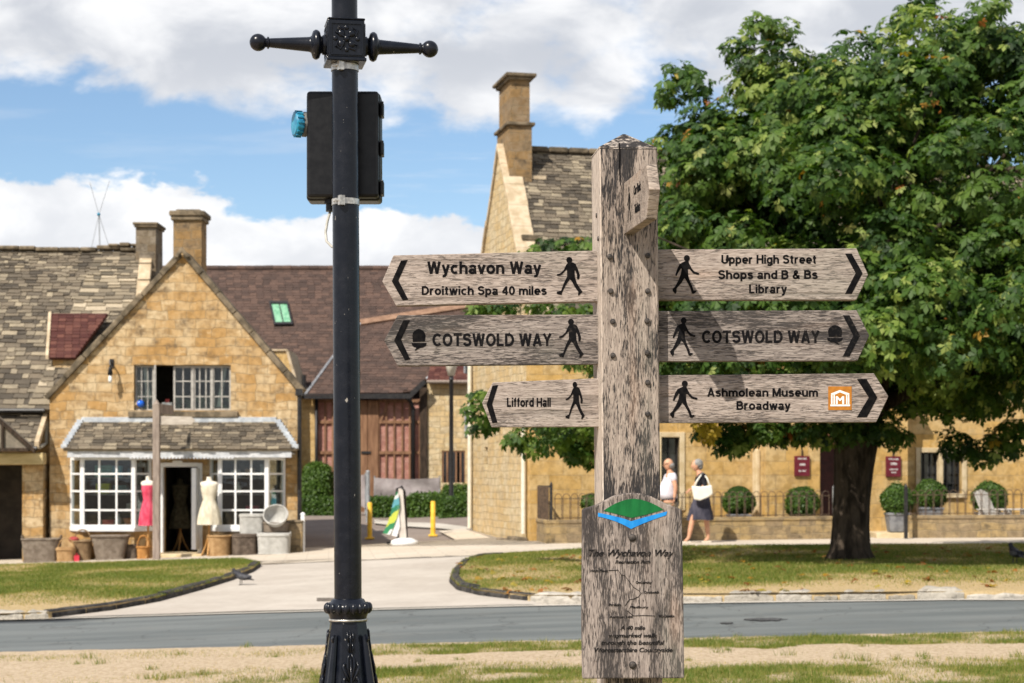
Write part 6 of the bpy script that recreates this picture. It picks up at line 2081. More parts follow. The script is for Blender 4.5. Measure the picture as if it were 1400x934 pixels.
def leaves_mesh(name, C0, N0, size, rnd, fold=.25, nl=5, spread=1.75, wid=.30):
    """palmate leaves: centre points, normals, sizes -> folded leaflets"""
    n = len(C0)
    Nn = N0 / np.linalg.norm(N0, axis=1, keepdims=True)
    ref = rng.normal(size=(n, 3)); ref[:, 2] -= 1.2                # leaflets hang down
    A = ref - Nn * (ref * Nn).sum(1, keepdims=True); A /= np.linalg.norm(A, axis=1, keepdims=True)
    B = np.cross(Nn, A)
    vs = np.empty((n, nl, 4, 3))
    for k in range(nl):
        th = (k - (nl - 1) / 2) / max(1, (nl - 1) / 2) * spread + rng.uniform(-.15, .15, n) if nl > 1 else np.zeros(n)
        d = A * np.cos(th)[:, None] + B * np.sin(th)[:, None]
        s_ = np.cross(Nn, d)
        l = size * (1 - .28 * abs(k - (nl - 1) / 2) / max(1, (nl - 1) / 2)) * rng.uniform(.85, 1.15, n)
        drop = Nn * (-(.22 + rng.uniform(0, .25, n)) * l)[:, None]
        base = C0 + d * (l * .06)[:, None]
        vs[:, k, 0] = base
        mid = C0 + d * (l * .62)[:, None] + drop * .35
        vs[:, k, 1] = mid + s_ * (l * wid * .8)[:, None] - Nn * (l * fold * wid)[:, None]
        vs[:, k, 2] = C0 + d * l[:, None] + drop
        vs[:, k, 3] = mid - s_ * (l * wid * .8)[:, None] - Nn * (l * fold * wid)[:, None]
    nq = n * nl
    me = bpy.data.meshes.new(name)
    me.vertices.add(nq * 4); me.vertices.foreach_set('co', vs.reshape(-1))
    idx = np.arange(nq, dtype=np.int32)[:, None] * 4
    tri = np.concatenate([idx + np.array([0, 1, 2], np.int32), idx + np.array([0, 2, 3], np.int32)], 1).reshape(-1)
    me.loops.add(nq * 6); me.loops.foreach_set('vertex_index', tri)
    me.polygons.add(nq * 2); me.polygons.foreach_set('loop_start', np.arange(0, nq * 6, 3, dtype=np.int32))
    me.update(calc_edges=True)
    a = me.attributes.new('rnd', 'FLOAT', 'FACE')
    a.data.foreach_set('value', np.repeat(rnd, nl * 2).astype(np.float32))
    return me


MAT['leaf'] = m_leaf('chestnut_leaf', [(0, (0.011, 0.032, 0.006)), (0.35, (0.036, 0.082, 0.012)), (0.65, (0.085, 0.148, 0.022)), (0.90, (0.22, 0.28, 0.065)), (0.955, (0.25, 0.28, 0.09)), (0.972, (0.34, 0.24, 0.02)), (0.985, (0.30, 0.10, 0.022)), (1.0, (0.16, 0.06, 0.02))], .32, .55)

# crown: leaf clumps gathered on the shells of a few overlapping masses
masses = []           # (cx, cz, cy offset, rx, ry, rz, clumps)
def mass(px, py, rpx, rpz, ry, n, dy=0.0):
    x, z = tpx(px, py)
    masses.append((x, z, TY + dy, rpx * tk, ry, rpz * tk, n))


mass(1372, 272, 372, 256, 4.6, 200)
mass(1400, 230, 260, 180, 3.0, 60)
mass(1190, 455, 430, 108, 4.9, 165)
mass(1100, 335, 205, 165, 3.8, 85)
mass(1035, 195, 75, 55, 1.4, 20)
mass(1500, 440, 380, 165, 4.8, 80)
mass(800, 572, 62, 18, 2.0, 11, -.4)
mass(955, 245, 45, 40, 1.2, 14)
mass(1155, 140, 110, 50, 2.0, 24)
mass(1052, 110, 22, 36, .6, 8)
mass(1300, 120, 140, 75, 2.2, 26)
clumps = []
for (x, z, y, rx, ry, rz, n) in masses:
    for i in range(n):
        d = rng.normal(size=3); d /= np.linalg.norm(d)
        f = rng.uniform(.62, 1.0) ** .7
        c = np.array([x + d[0] * rx * f, y + d[1] * ry * f, z + d[2] * rz * f])
        if c[2] < 2.35 + .35 * math.sin(c[0] * 2.1) * .5:
            c[2] = 2.35 + rng.uniform(0, .35)
        r = rng.uniform(.34, .72)
        clumps.append((c, r, d))
sprigs = [(932, 96, .26), (905, 122, .20), (950, 118, .3), (918, 128, .2), (1012, 66, .24), (1040, 40, .26), (1062, 46, .3), (1262, 16, .3), (1240, 24, .3), (960, 165, .35), (928, 178, .22), (905, 190, .25), (752, 336, .22), (775, 333, .26), (800, 338, .24), (735, 350, .24), (656, 562, .22), (655, 542, .16), (663, 584, .20), (706, 600, .20), (724, 610, .20), (660, 425, .22), (690, 423, .26), (770, 425, .24), (800, 424, .2), (740, 423, .2), (645, 424, .15), (790, 612, .3), (760, 600, .3), (812, 618, .3), (1345, 618, .35), (1300, 606, .3), (1380, 600, .4), (1210, 590, .3), (1050, 588, .3), (960, 598, .22), (985, 606, .25), (1000, 612, .2), (850, 600, .35)]
sprigs += [(p_, 590 + 6 * math.sin(p_ * .13), .27) for p_ in range(1005, 1240, 20)]
for px, py, r in sprigs:
    x, z = tpx(px, py)
    for q in range(2):
        clumps.append((np.array([x + rng.uniform(-.1, .1), TY + rng.uniform(-.6, .6), z + rng.uniform(-.06, .06)]), r, np.array([0, -1, .2])))
CC, NN_, RN, SZ = [], [], [], []
for c, r, d in clumps:
    n = int(120 * (r / .6) ** 2 * rng.uniform(.8, 1.2)) + 6
    v_ = rng.normal(size=(n, 3)); v_ /= np.linalg.norm(v_, axis=1, keepdims=True)
    f = rng.uniform(.35, 1.0, n) ** .6
    P_ = c + v_ * (r * f)[:, None] * np.array([1.1, 1.1, .75])
    nr = v_ * .9 + d * .35 + np.array([0, 0, .75]) + rng.normal(size=(n, 3)) * .35
    CC.append(P_); NN_.append(nr)
    tone = rng.normal(.42, .17)
    q = np.clip(tone + rng.normal(0, .14, n), 0, .88)
    q = np.where(rng.uniform(0, 1, n) < .06, rng.uniform(.86, .955, n), q)
    high = 1.0 if c[2] > 5 else .35
    q = np.where(rng.uniform(0, 1, n) < .010 * high, rng.uniform(.955, .99, n), q)
    RN.append(q); SZ.append(rng.uniform(.085, .18, n))
CC, NN_, RN, SZ = np.concatenate(CC), np.concatenate(NN_), np.concatenate(RN), np.concatenate(SZ)
print('palms', len(CC))
obj('crown', leaves_mesh('crown', CC, NN_, SZ, RN), MAT['leaf'], chest)
c0 = np.array([*tpx(957, 588)]); n = 20
cc = np.stack([c0[0] + rng.normal(0, .10, n), TY - 1.2 + rng.normal(0, .2, n), c0[1] + rng.normal(0, .10, n)], 1)
obj('yellow_leaves', leaves_mesh('yellow_leaves', cc, rng.normal(size=(n, 3)) + np.array([0, -.6, .6]), np.full(n, .14), np.full(n, .972)), MAT['leaf'], chest)

# a scatter of early fallen leaves
n = 260
X = rng.uniform(-1, 9, n); Y = rng.uniform(21.5, 34, n)
ok = in_poly(X, Y, isl_r); X, Y = X[ok], Y[ok]
lf = leaves_mesh('fallen_leaves', np.stack([X, Y, G(X, Y) + .125], 1), rng.normal(size=(len(X), 3)) * .25 + np.array([0, 0, 1]), rng.uniform(.06, .12, len(X)), rng.uniform(.965, 1, len(X)))
lf.materials.append(MAT['leaf'])
stuff(link(bpy.data.objects.new('fallen_leaves', lf)), 'brown fallen leaves scattered on the grass under the chestnut', 'leaves')

# ================================================================== clipped shrubs and hedges
MAT['box_leaf'] = m_leaf('box_leaf', [(0, (0.022, 0.055, 0.008)), (0.5, (0.045, 0.095, 0.012)), (1.0, (0.085, 0.15, 0.022))], .2, .5)
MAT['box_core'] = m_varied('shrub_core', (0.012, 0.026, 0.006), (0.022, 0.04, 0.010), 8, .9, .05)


def leaf_shell(P_, N0, size, name='leaves', tone=(.15, .9)):
    n = len(P_)
    return leaves_mesh(name, P_, N0 + rng.normal(size=(n, 3)) * .55, size * rng.uniform(.7, 1.3, n), rng.uniform(*tone, n), .2, 1, 0, .42)


def topiary(px, py, rpx, Dp, label, planter=True, pz=None, ph=.42):
    k = Dp / FPX
    x = (px - HX) * k; z = CAMZ - (py - HY) * k; r = rpx * k
    g_ = gz(x, Dp) + .02 if pz is None else pz
    t = thing('topiary_shrub', label, 'shrub', (x, Dp, g_), 0, 'clipped box balls in front of the inn')
    n = 3800
    v_ = rng.normal(size=(n, 3)); v_ /= np.linalg.norm(v_, axis=1, keepdims=True)
    lump = 1 + .055 * np.sin(v_[:, 0] * 5 + px) * np.sin(v_[:, 2] * 4 + px * .7) + .03 * np.sin(v_[:, 1] * 9 + px) + rng.uniform(-.09, .04, n) + np.where(rng.uniform(0, 1, n) < .03, .07, 0)
    P_ = np.array([x, Dp, z]) + v_ * (r * lump)[:, None] * np.array([1, 1, .90 + .08 * math.sin(px)])
    obj('crown', leaf_shell(P_, v_ * 1.2 + np.array([0, 0, .4]), .055), MAT['box_leaf'], t)
    obj('core', MB().ball((x, Dp, z), r * .93, 20, 12), MAT['box_core'], t)
    if planter:
        top = max(z - r * .80, g_ + ph)
        pl_ = MB().loft([[(x + sx * w_ / 2, Dp + sy * w_ / 2, zz_) for sx, sy in ((-1, -1), (1, -1), (1, 1), (-1, 1))] for zz_, w_ in ((g_, r * 1.05), (top - .05, r * 1.32), (top - .05, r * 1.42), (top, r * 1.42))])
        obj('planter', pl_, MAT['planter'], t, bevel=.008)


topiary(1010, 685, 22.5, 40.9, 'clipped box ball behind the low wall, first from the walking woman')
topiary(1096, 687, 23.5, 41.2, 'clipped box ball behind the low wall, just left of the inn door')
topiary(1227, 683, 22.5, 40.75, 'clipped box ball in a grey planter beside the black gate post', True, .345, .36)
topiary(1272, 676, 22, 41.9, 'shaded round box bush under the mullioned window')
topiary(1353, 681, 24, 41.8, 'largest clipped box ball, behind the wooden armchair')
topiary(808, 686, 13, 40.2, 'small box ball half hidden by the oak fingerpost', True)


def hedge(px0, px1, py0, py1, D0, depth, label, name='hedge', group=None, round_=.0, tone=(.1, .8)):
    k = D0 / FPX
    x0, x1 = (px0 - HX) * k, (px1 - HX) * k
    zt = CAMZ - (py0 - HY) * k
    zb_ = (CAMZ - (py1 - HY) * k if name == 'bush' else min(CAMZ - (py1 - HY) * k, gz((x0 + x1) / 2, D0))) - .02
    t = thing(name, label, 'hedge' if name == 'hedge' else 'bush', ((x0 + x1) / 2, D0 + depth / 2, zb_), 0, group)
    A_ = np.array([x0, D0, zb_]); S_ = np.array([x1 - x0, depth, zt - zb_])
    n = int(1500 * ((S_[0] * S_[2]) * 2 + S_[0] * S_[1]))
    n = min(n, 9000)
    f = rng.integers(0, 4, n); uv = rng.uniform(0, 1, (n, 2))
    P_ = np.empty((n, 3)); N_ = np.zeros((n, 3))
    m = f <= 1; P_[m] = np.stack([uv[m, 0], np.zeros(m.sum()), uv[m, 1]], 1); N_[m] = (0, -1, .3)
    m = f == 2; P_[m] = np.stack([uv[m, 0], uv[m, 1], np.ones(m.sum())], 1); N_[m] = (0, 0, 1)
    m = f == 3; P_[m] = np.stack([(uv[m, 0] > .5) * 1.0, uv[m, 1], rng.uniform(0, 1, m.sum())], 1); N_[m] = (0, -.2, .3)
    N_[f == 3, 0] = np.where(P_[f == 3, 0] > .5, 1, -1)
    if round_:
        c = P_ - .5; m_ = np.linalg.norm(c, axis=1, keepdims=True)
        P_ = .5 + c * (1 - round_) + c / m_ * .5 * round_
    P_ = A_ + P_ * S_ + rng.normal(size=(n, 3)) * .035
    obj('leaves', leaf_shell(P_, N_, .075, tone=tone), MAT['box_leaf'], t)
    if round_ > .6:
        obj('core', MB().ball(tuple(A_ + S_ / 2), .46, 16, 10, S_[0], S_[1], S_[2]), MAT['box_core'], t)
    else:
        obj('core', MB().box(x0 + .05, x1 - .05, D0 + .05, D0 + depth - .05, zb_, zt - .06), MAT['box_core'], t)


hedge(408, 453, 632, 694, 56.4, 1.3, 'round bright green bush at the corner of the shop', 'bush', None, .9, (.35, 1))
hedge(406, 458, 681, 702, 55.5, .8, 'low clipped hedge below the round green bush')
hedge(506, 566, 681, 708, 54.5, 1.2, 'dark clipped hedge in front of the grey canvas screen')
hedge(562, 606, 676, 711, 54.3, 1.2, 'taller lighter hedge left of the street lamp', tone=(.3, 1))
hedge(602, 642, 681, 716, 53.2, 1.2, 'clipped hedge beside the inn gable, right of the street lamp')
hedge(606, 646, 664, 684, 56.5, .8, 'loose shrub under the slatted cottage window', 'bush', None, .3, (.3, 1))

# ================================================================== things around the car park entrance
l2 = W(617, 716, 54.0)
sl_ = thing('street_lamp', 'slim black street lamp with a cream lantern in front of the stone cottage', 'street lamp', (l2.x, 54.0, gz(l2.x, 54.0)))
q = lambda py: CAMZ - (py - HY) / FPX * 54.0
obj('pole', MB().lathe([(.15, q(714)), (.16, q(700)), (.09, q(690)), (.12, q(687)), (.10, q(683)), (.065, q(676)), (.06, q(520)), (.08, q(519)), (.05, q(514))][0:], (l2.x, 54, 0), 14), MAT['black_iron'], sl_, True, auto=50)
obj('lamp_head', MB().lathe([(.10, q(514)), (.17, q(500)), (.19, q(498))], (l2.x, 54, 0), 10), MAT['cream_paint'], sl_, True)
obj('lamp_cap', MB().lathe([(.21, q(498)), (.19, q(495)), (.05, q(488)), (.02, q(484))], (l2.x, 54, 0), 10), MAT['black_iron'], sl_, True, auto=40)


def bollard(px, py0, py1, Dp, label):
    k = Dp / FPX; x = (px - HX) * k; g_ = gz(x, Dp); zt = CAMZ - (py0 - HY) * k
    t = thing('bollard', label, 'bollard', (x, Dp, g_), 0, 'yellow bollards across the lane')
    obj('post', MB().lathe([(.062, g_), (.062, zt - .02), (.05, zt), (.004, zt + .01)], (x, Dp, 0), 16), MAT['yellow_paint'], t, True, auto=40)
    obj('base_plate', MB().box(x - .11, x + .11, Dp - .11, Dp + .11, g_ - .02, g_ + .025), MAT['yellow_paint'], t, bevel=.006)


bollard(505.5, 687, 738, 46.2, 'yellow bollard left of the green and white banner')
bollard(592, 685.5, 738, 46.0, 'yellow bollard right of the green and white banner')


def screen(name, px0, px1, py0, py1, Dp, label, sag=.05, group='grey canvas screens'):
    k = Dp / FPX
    x0, x1 = (px0 - HX) * k, (px1 - HX) * k
    z0_, z1_ = CAMZ - (py1 - HY) * k, CAMZ - (py0 - HY) * k
    g_ = gz((x0 + x1) / 2, Dp)
    t = thing(name, label, 'screen', ((x0 + x1) / 2, Dp, g_), 0, group)
    mb = MB(); nx, nz = 22, 8
    for j in range(nz + 1):
        for i in range(nx + 1):
            s_, t_ = i / nx, j / nz
            mb.v.append((x0 + (x1 - x0) * s_, Dp + .05 * math.sin(s_ * 9 + t_ * 3) * math.sin(math.pi * s_) + .03 * math.sin(t_ * 7 + s_ * 5), z0_ + (z1_ - z0_) * t_ - sag * math.sin(math.pi * s_) * t_ - .03 * math.sin(s_ * 14) * (1 - t_)))
    mb.f = [(j * (nx + 1) + i, j * (nx + 1) + i + 1, (j + 1) * (nx + 1) + i + 1, (j + 1) * (nx + 1) + i) for j in range(nz) for i in range(nx)]
    obj('canvas', mb, MAT['canvas'], t, True)
    for x in (x0, x1):
        obj('pole', MB().tube([(x, Dp + .03, g_), (x, Dp + .03, z1_ + .05)], .022, 8), MAT['galv'], t)


screen('canvas_screen', 512, 601, 653, 687, 55.8, 'wide grey canvas wind screen above the dark hedge')
screen('canvas_screen', 478, 499.5, 649, 694, 55.5, 'narrow grey canvas wind screen half behind the foreground lamp post', .02)
b = gpt(503, 52.0)
t = thing('grey_post', 'slim grey metal post beside the canvas screens', 'post', b)
obj('post', MB().tube([(b.x, b.y, b.z), (b.x, b.y, CAMZ - (645 - HY) / FPX * 52)], .055, 10), MAT['galv'], t)
obj('cap', MB().lathe([(.06, 0), (.05, .03), (.01, .04)], (b.x, b.y, CAMZ - (645 - HY) / FPX * 52), 10), MAT['galv'], t)
b = ground(414, 756)
t = thing('white_post', 'short white post on the pavement beside the shop corner', 'post', b)
wp = b.y / FPX
obj('post', MB().box(b.x - .045, b.x + .045, b.y - .045, b.y + .045, b.z, b.z + 52 * wp), MAT['white_paint'], t, bevel=.01)
obj('cap', MB().loft([[(b.x + sx * w_, b.y + sy * w_, b.z + z) for sx, sy in ((-1, -1), (1, -1), (1, 1), (-1, 1))] for z, w_ in ((52 * wp, .05), (52 * wp + .02, .05), (52 * wp + .06, .01))]), MAT['white_paint'], t)

# folding banner on a white base
b = ground(549, 746)
bk2 = b.y / FPX
Bx = lambda px: (px - HX) * bk2
Bz = lambda py: b.z + (746 - py) * bk2
ban = thing('banner_sign', 'bent green and white banner sign on a white base between the bollards', 'sign', b)
bs = MB()
bs.loft([[(Bx(553) + w_ * math.cos(a) * 1.0, b.y + w_ * .75 * math.sin(a), b.z + z) for a in [i * math.pi / 12 for i in range(24)]] for w_, z in ((.30, 0), (.33, .05), (.31, .11), (.18, .17), (.06, .18))])
obj('base', bs, MAT['white_paint'], ban, True, auto=60)
obj('foot', MB().loft([[(Bx(529), b.y - .06, b.z + .03), (Bx(529), b.y + .1, b.z + .03), (Bx(529), b.y + .1, b.z + .08), (Bx(529), b.y - .06, b.z + .08)], [(Bx(545), b.y - .06, b.z + .09), (Bx(545), b.y + .1, b.z + .09), (Bx(545), b.y + .1, b.z + .16), (Bx(545), b.y - .06, b.z + .16)]]), MAT['black_plastic'], ban)
obj('frame', MB().tube([(Bx(544), b.y, Bz(742)), (Bx(541), b.y, Bz(690)), (Bx(543), b.y, Bz(668)), (Bx(549), b.y, Bz(665)), (Bx(553), b.y, Bz(672)), (Bx(556), b.y, Bz(736))], .03, 8), MAT['black_plastic'], ban, True)
obj('panel', MB().prism([(Bx(545), Bz(668)), (Bx(551), Bz(670)), (Bx(556), Bz(735)), (Bx(547), Bz(735))], b.y - .06, b.y - .03), MAT['banner_pale'] if 'banner_pale' in MAT else m_varied('pale_banner', (.52, .47, .42), (.62, .58, .53), 4), ban)
obj('panel', MB().prism([(Bx(545), Bz(690)), (Bx(547), Bz(720)), (Bx(543), Bz(734)), (Bx(536), Bz(732)), (Bx(540), Bz(712))], b.y - .10, b.y - .065), MAT['white_paint'], ban)
m, s, bb = newmat('green_banner', .5, .3)
co = objco(s); zc_ = s.sep(co)[2]; xc_ = s.sep(co)[0]
v_ = s.m('ADD', s.m('SUBTRACT', zc_, s.m('MULTIPLY', xc_, .7)), s.m('MULTIPLY', s.m('SUBTRACT', s.noise(co, 5, 3), .5), .22))
f_ = s.n('ShaderNodeMapRange', {0: v_, 1: .2, 2: 1.45}).outputs[0]
setin(s, bb, 'Base Color', s.ramp(f_, [(0, (.015, .13, .06)), (.16, (.62, .64, .60)), (.26, (.02, .17, .07)), (.38, (.42, .46, .06)), (.54, (.02, .15, .08)), (.66, (.10, .30, .36)), (.78, (.60, .62, .6)), (.86, (.02, .14, .06))], 'CONSTANT'))
rib = MB()
for px, py in ((543, 672), (541.5, 690), (538, 705), (533.5, 718), (528, 729)):
    rib.v += [(Bx(px - (1 if py < 680 else 4.5)), b.y - .03, Bz(py)), (Bx(px + (2 if py < 680 else 5.5)), b.y - .12, Bz(py + 2)), (Bx(px + (2 if py < 680 else 5.5)), b.y - .10, Bz(py + 2)), (Bx(px - (1 if py < 680 else 4.5)), b.y - .01, Bz(py))]
rings = [rib.v[i * 4:i * 4 + 4] for i in range(5)]
obj('graphic_panel', MB().loft(rings[::-1]), m, ban)

# second fingerpost across the street
MAT['grey_timber_lt'] = m_varied('pale_silvered_timber', (0.40, 0.35, 0.30), (0.52, 0.47, 0.41), 20, .8, .15, .5, 80, .006, (.2, 1, 1))
b = ground(214, 766)
sp2 = thing('fingerpost', 'distant grey wooden fingerpost standing in front of the shop door', 'signpost', b)
k2 = b.y / FPX
X2 = lambda px: (px - HX) * k2
Z2 = lambda py: CAMZ - (py - HY) * k2
obj('post', MB().loft([[(X2(214) + sx * .075, b.y + sy * .075, z) for sx, sy in ((-1, -1), (1, -1), (1, 1), (-1, 1))] for z in (b.z, Z2(553))]), MAT['grey_timber'], sp2, bevel=.012)
obj('post_cap', MB().loft([[(X2(214) + sx * w_, b.y + sy * w_, z) for sx, sy in ((-1, -1), (1, -1), (1, 1), (-1, 1))] for z, w_ in ((Z2(553), .075), (Z2(546.5), .01))]), MAT['grey_timber'], sp2)
obj('finger_board', MB().prism([(X2(219), Z2(569)), (X2(262), Z2(570)), (X2(267), Z2(575)), (X2(262), Z2(580.5)), (X2(219), Z2(581))], b.y - .02, b.y + .02), MAT['grey_timber_lt'], sp2, bevel=.004)
obj('finger_board', MB().loft([[(X2(219), b.y - .02, Z2(566)), (X2(219), b.y + .02, Z2(566)), (X2(219), b.y + .02, Z2(552)), (X2(219), b.y - .02, Z2(552))], [(X2(229), b.y + .7, Z2(565)), (X2(229), b.y + .74, Z2(565)), (X2(229), b.y + .74, Z2(553)), (X2(229), b.y + .7, Z2(553))]]), MAT['grey_timber'], sp2)

# ================================================================== goods outside and inside the shop
MAT['wicker_grey'] = m_wicker('grey_wicker', (0.13, 0.10, 0.075), (0.30, 0.25, 0.20))
MAT['wicker_brown'] = m_wicker('brown_wicker', (0.17, 0.105, 0.055), (0.36, 0.25, 0.14))
MAT['wicker_tan'] = m_wicker('tan_wicker', (0.30, 0.17, 0.07), (0.52, 0.34, 0.17))
MAT['wicker_white'] = m_wicker('white_wicker', (0.40, 0.39, 0.36), (0.62, 0.61, 0.58))
MAT['wicker_dark'] = m_wicker('dark_wicker', (0.055, 0.04, 0.03), (0.20, 0.155, 0.12))
MAT['wicker_orange'] = m_wicker('orange_wicker', (0.34, 0.15, 0.04), (0.58, 0.29, 0.09))


def basket(px0, px1, py0, py1, Dp, mat, label, taper=.8, depth=.36, handles='ends', sq=4.0, rim=.022, base=None, lid=False):
    k = Dp / FPX
    cx_ = ((px0 + px1) / 2 - HX) * k; w_ = (px1 - px0) * k / 2
    z0_ = gz(cx_, Dp) + .022 if base is None else base
    z1_ = z0_ + (py1 - py0) * k
    t = thing('basket', label, 'basket', (cx_, Dp, z0_), 0, 'baskets for sale outside the shop')

    def ring(s_, z, n=28, inset=0.0):
        out = []
        for i in range(n):
            a = 2 * math.pi * i / n
            c, s2 = math.cos(a), math.sin(a)
            r = (abs(c) ** sq + abs(s2) ** sq) ** (-1 / sq)
            out.append((cx_ + (w_ * s_ - inset) * r * c, Dp + (depth / 2 * s_ - inset) * r * s2, z))
        return out
    h = z1_ - z0_
    bul = lambda t_: taper + (1 - taper) * t_
    body = MB().loft([ring(bul(0), z0_), ring(bul(.3), z0_ + h * .3), ring(bul(.65), z0_ + h * .65), ring(1, z1_), ring(1, z1_, inset=.02), ring(bul(.5), z0_ + h * .5, inset=.02), ring(bul(.1), z0_ + .03, inset=.02)])
    obj('body', body, mat, t, True, auto=50)
    for z, s_ in ((z1_, 1.0), (z0_ + .01, bul(0))):
        rr = ring(s_, z)
        obj('rim', MB().tube(rr + [rr[0]], rim, 6, False), mat, t, True)
    if handles == 'ends':
        for s_ in (-1, 1):
            obj('handle', MB().tube([(cx_ + s_ * w_ * .97, Dp - .09, z1_), (cx_ + s_ * w_ * 1.02, Dp - .06, z1_ + .08), (cx_ + s_ * w_ * 1.02, Dp + .06, z1_ + .08), (cx_ + s_ * w_ * .97, Dp + .09, z1_)], .014, 6), mat, t, True)
    elif handles == 'hoop':
        obj('handle', MB().tube([(cx_ + w_ * .9 * math.cos(a), Dp, z1_ + .26 * math.sin(a)) for a in [i * math.pi / 12 for i in range(13)]], .016, 6), mat, t, True)
    if lid:
        obj('lid', MB().loft([ring(1.02, z1_ + .003), ring(1.02, z1_ + .045), ring(.9, z1_ + .06)]), mat, t, True, auto=40)
    return t


DS = 41.0
basket(31, 83, 737, 768, 41.1, MAT['wicker_grey'], 'big grey rectangular log basket beside the dark doorway', .88, .55)
basket(100, 126, 738, 764, 41.25, MAT['wicker_brown'], 'brown basket with a hoop handle behind the tan picnic basket', .85, .40, 'hoop', 2.6)
basket(78, 103, 752, 768, 40.95, MAT['wicker_tan'], 'small tan picnic basket in front of the brown hoop basket', .92, .34, 'hoop', 4.0, .02, None, True)
basket(126, 176, 733, 765, 41.15, MAT['wicker_grey'], 'flared grey wicker trough under the left bay window', .74, .42, None, 5.0, .03)
basket(172, 190, 746, 764, 41.3, MAT['wicker_dark'], 'small dark basket leaning by the second fingerpost', .85, .3, None, 3.0)
basket(187, 205, 748, 764, 41.0, MAT['wicker_orange'], 'small orange basket beside the foot of the second fingerpost', .85, .28, 'hoop', 2.4)
basket(201, 211, 752, 764, 41.1, MAT['wicker_tan'], 'little tan basket tucked behind the second fingerpost', .85, .2, None, 2.4)
basket(284, 317, 730, 757, 41.1, MAT['wicker_tan'], 'round tan log basket right of the shop door', .84, .5, None, 2.0, .024)
basket(318, 352, 731, 756, 41.1, MAT['wicker_dark'], 'striped dark wicker hamper right of the round log basket', .96, .42, None, 5.0, .02, None, True)
zt = gz((375 - HX) / FPX * 41.1, 41.1) + .022
basket(353, 397, 731, 756, 41.0, MAT['wicker_white'], 'white painted hamper with a lid on the pavement', .95, .5, 'ends', 6.0, .018, None, True)
basket(328, 362, 704, 730, 41.45, MAT['wicker_white'], 'white painted hamper standing on a dark crate under the right bay', .95, .4, None, 6.0, .016, zt + .40, True)
basket(360, 395, 716, 728, 41.15, MAT['wicker_grey'], 'grey shallow basket on the lid of the white hamper', .9, .42, None, 4.0, .02, zt + .49)
# the hamper under the window stands on a dark box
b = gpt(345, 41.5)
t = thing('crate', 'dark wooden crate under the upper white hamper', 'crate', b)
obj('box', MB().box(b.x - .30, b.x + .32, b.y - .17, b.y + .2, b.z + .02, zt + .395), MAT['dark_timber'], t, bevel=.01)
obj('slats', MB().box(b.x - .31, b.x + .33, b.y - .185, b.y - .171, b.z + .08, b.z + .16).box(b.x - .31, b.x + .33, b.y - .185, b.y - .171, b.z + .24, b.z + .32), MAT['grey_timber'], t)
b = gpt(401, 41.5)
t = thing('stone_trough', 'mossy stone block against the shop corner beside the white post', 'stone block', b)
obj('block', MB().box(b.x - .10, b.x + .24, b.y - .25, b.y + .25, b.z - .02, b.z + .70), MAT['stone_low'], t, bevel=.03)
obj('top', MB().box(b.x - .12, b.x + .26, b.y - .27, b.y + .27, b.z + .70, b.z + .75), MAT['coping'], t, bevel=.02)
# round white basket tipped towards the street
kx_ = 40.95 / FPX
rbk = thing('basket', 'round white basket tipped on its side on top of the hamper', 'basket', ((377 - HX) * kx_, 40.95, zt + .62), 0, 'baskets for sale outside the shop')
M = Matrix.Translation(((377 - HX) * kx_, 41.0, CAMZ - (708 - HY) * kx_ + .02)) @ Matrix.Rotation(R(52), 4, 'X')
obj('body', MB().lathe([(.13, -.20), (.22, -.10), (.27, .05), (.28, .08), (.262, .08), (.25, .04), (.20, -.09), (.10, -.18)], (0, 0, 0), 28, M), MAT['wicker_white'], rbk, True, auto=60)
obj('rim', MB().tube([M @ Vector((.272 * math.cos(a), .272 * math.sin(a), .085)) for a in [i * math.pi / 14 for i in range(29)]], .016, 6, False), MAT['wicker_white'], rbk, True)
MAT['red_ribbon'] = m_varied('red_fabric', (.45, .03, .05), (.58, .06, .09), 10, .7, .1)
b = gpt(105, 40.8)
b.z += .022
t = thing('gift_bag', 'tiny pink gift bag on the pavement in front of the baskets', 'bag', b)
obj('body', MB().loft([[(b.x + sx * .055, b.y + sy * .03, z) for sx, sy in ((-1, -1), (1, -1), (1, 1), (-1, 1))] for z in (b.z, b.z + .13)]), MAT['red_ribbon'], t)
obj('handle', MB().tube([(b.x - .03, b.y, b.z + .13), (b.x, b.y, b.z + .18), (b.x + .03, b.y, b.z + .13)], .006, 5), MAT['red_ribbon'], t)
MAT['red_cloth'] = m_varied('dusty_red_cloth', (.30, .05, .05), (.42, .09, .08), 10, .8, .1)
t = obj('cloth_bundle', MB().ball(((101 - HX) / FPX * 41.25, 41.25, gz(-10, 41.25) + .50), .10, 14, 8, 1.2, 1, .7), MAT['red_cloth'], smooth=True)
tag(t, 'dusty red cloth bundle lying in the brown hoop basket', 'cloth')

# dressed mannequins
MAT['pink_cloth'] = m_varied('pink_fabric', (0.50, 0.04, 0.085), (0.66, 0.10, 0.16), 14, .75, .15, .5, 25, .02, (1, 1, .4))
MAT['cream_cloth'] = m_varied('cream_fabric', (0.50, 0.45, 0.34), (0.66, 0.61, 0.49), 14, .8, .1, .5, 25, .02, (1, 1, .4))
MAT['dark_cloth'] = m_varied('dark_fabric', (0.045, 0.04, 0.025), (0.09, 0.08, 0.05), 14, .8, .1, .5, 25, .02)
MAT['bust'] = m_varied('linen_bust', (0.62, 0.56, 0.46), (0.74, 0.69, 0.60), 10, .8, .1)
MAT['pine'] = m_varied('pine_stand', (0.42, 0.22, 0.07), (0.55, 0.31, 0.11), 10, .5, .3, .2, 30, .004, (1, 1, .2))


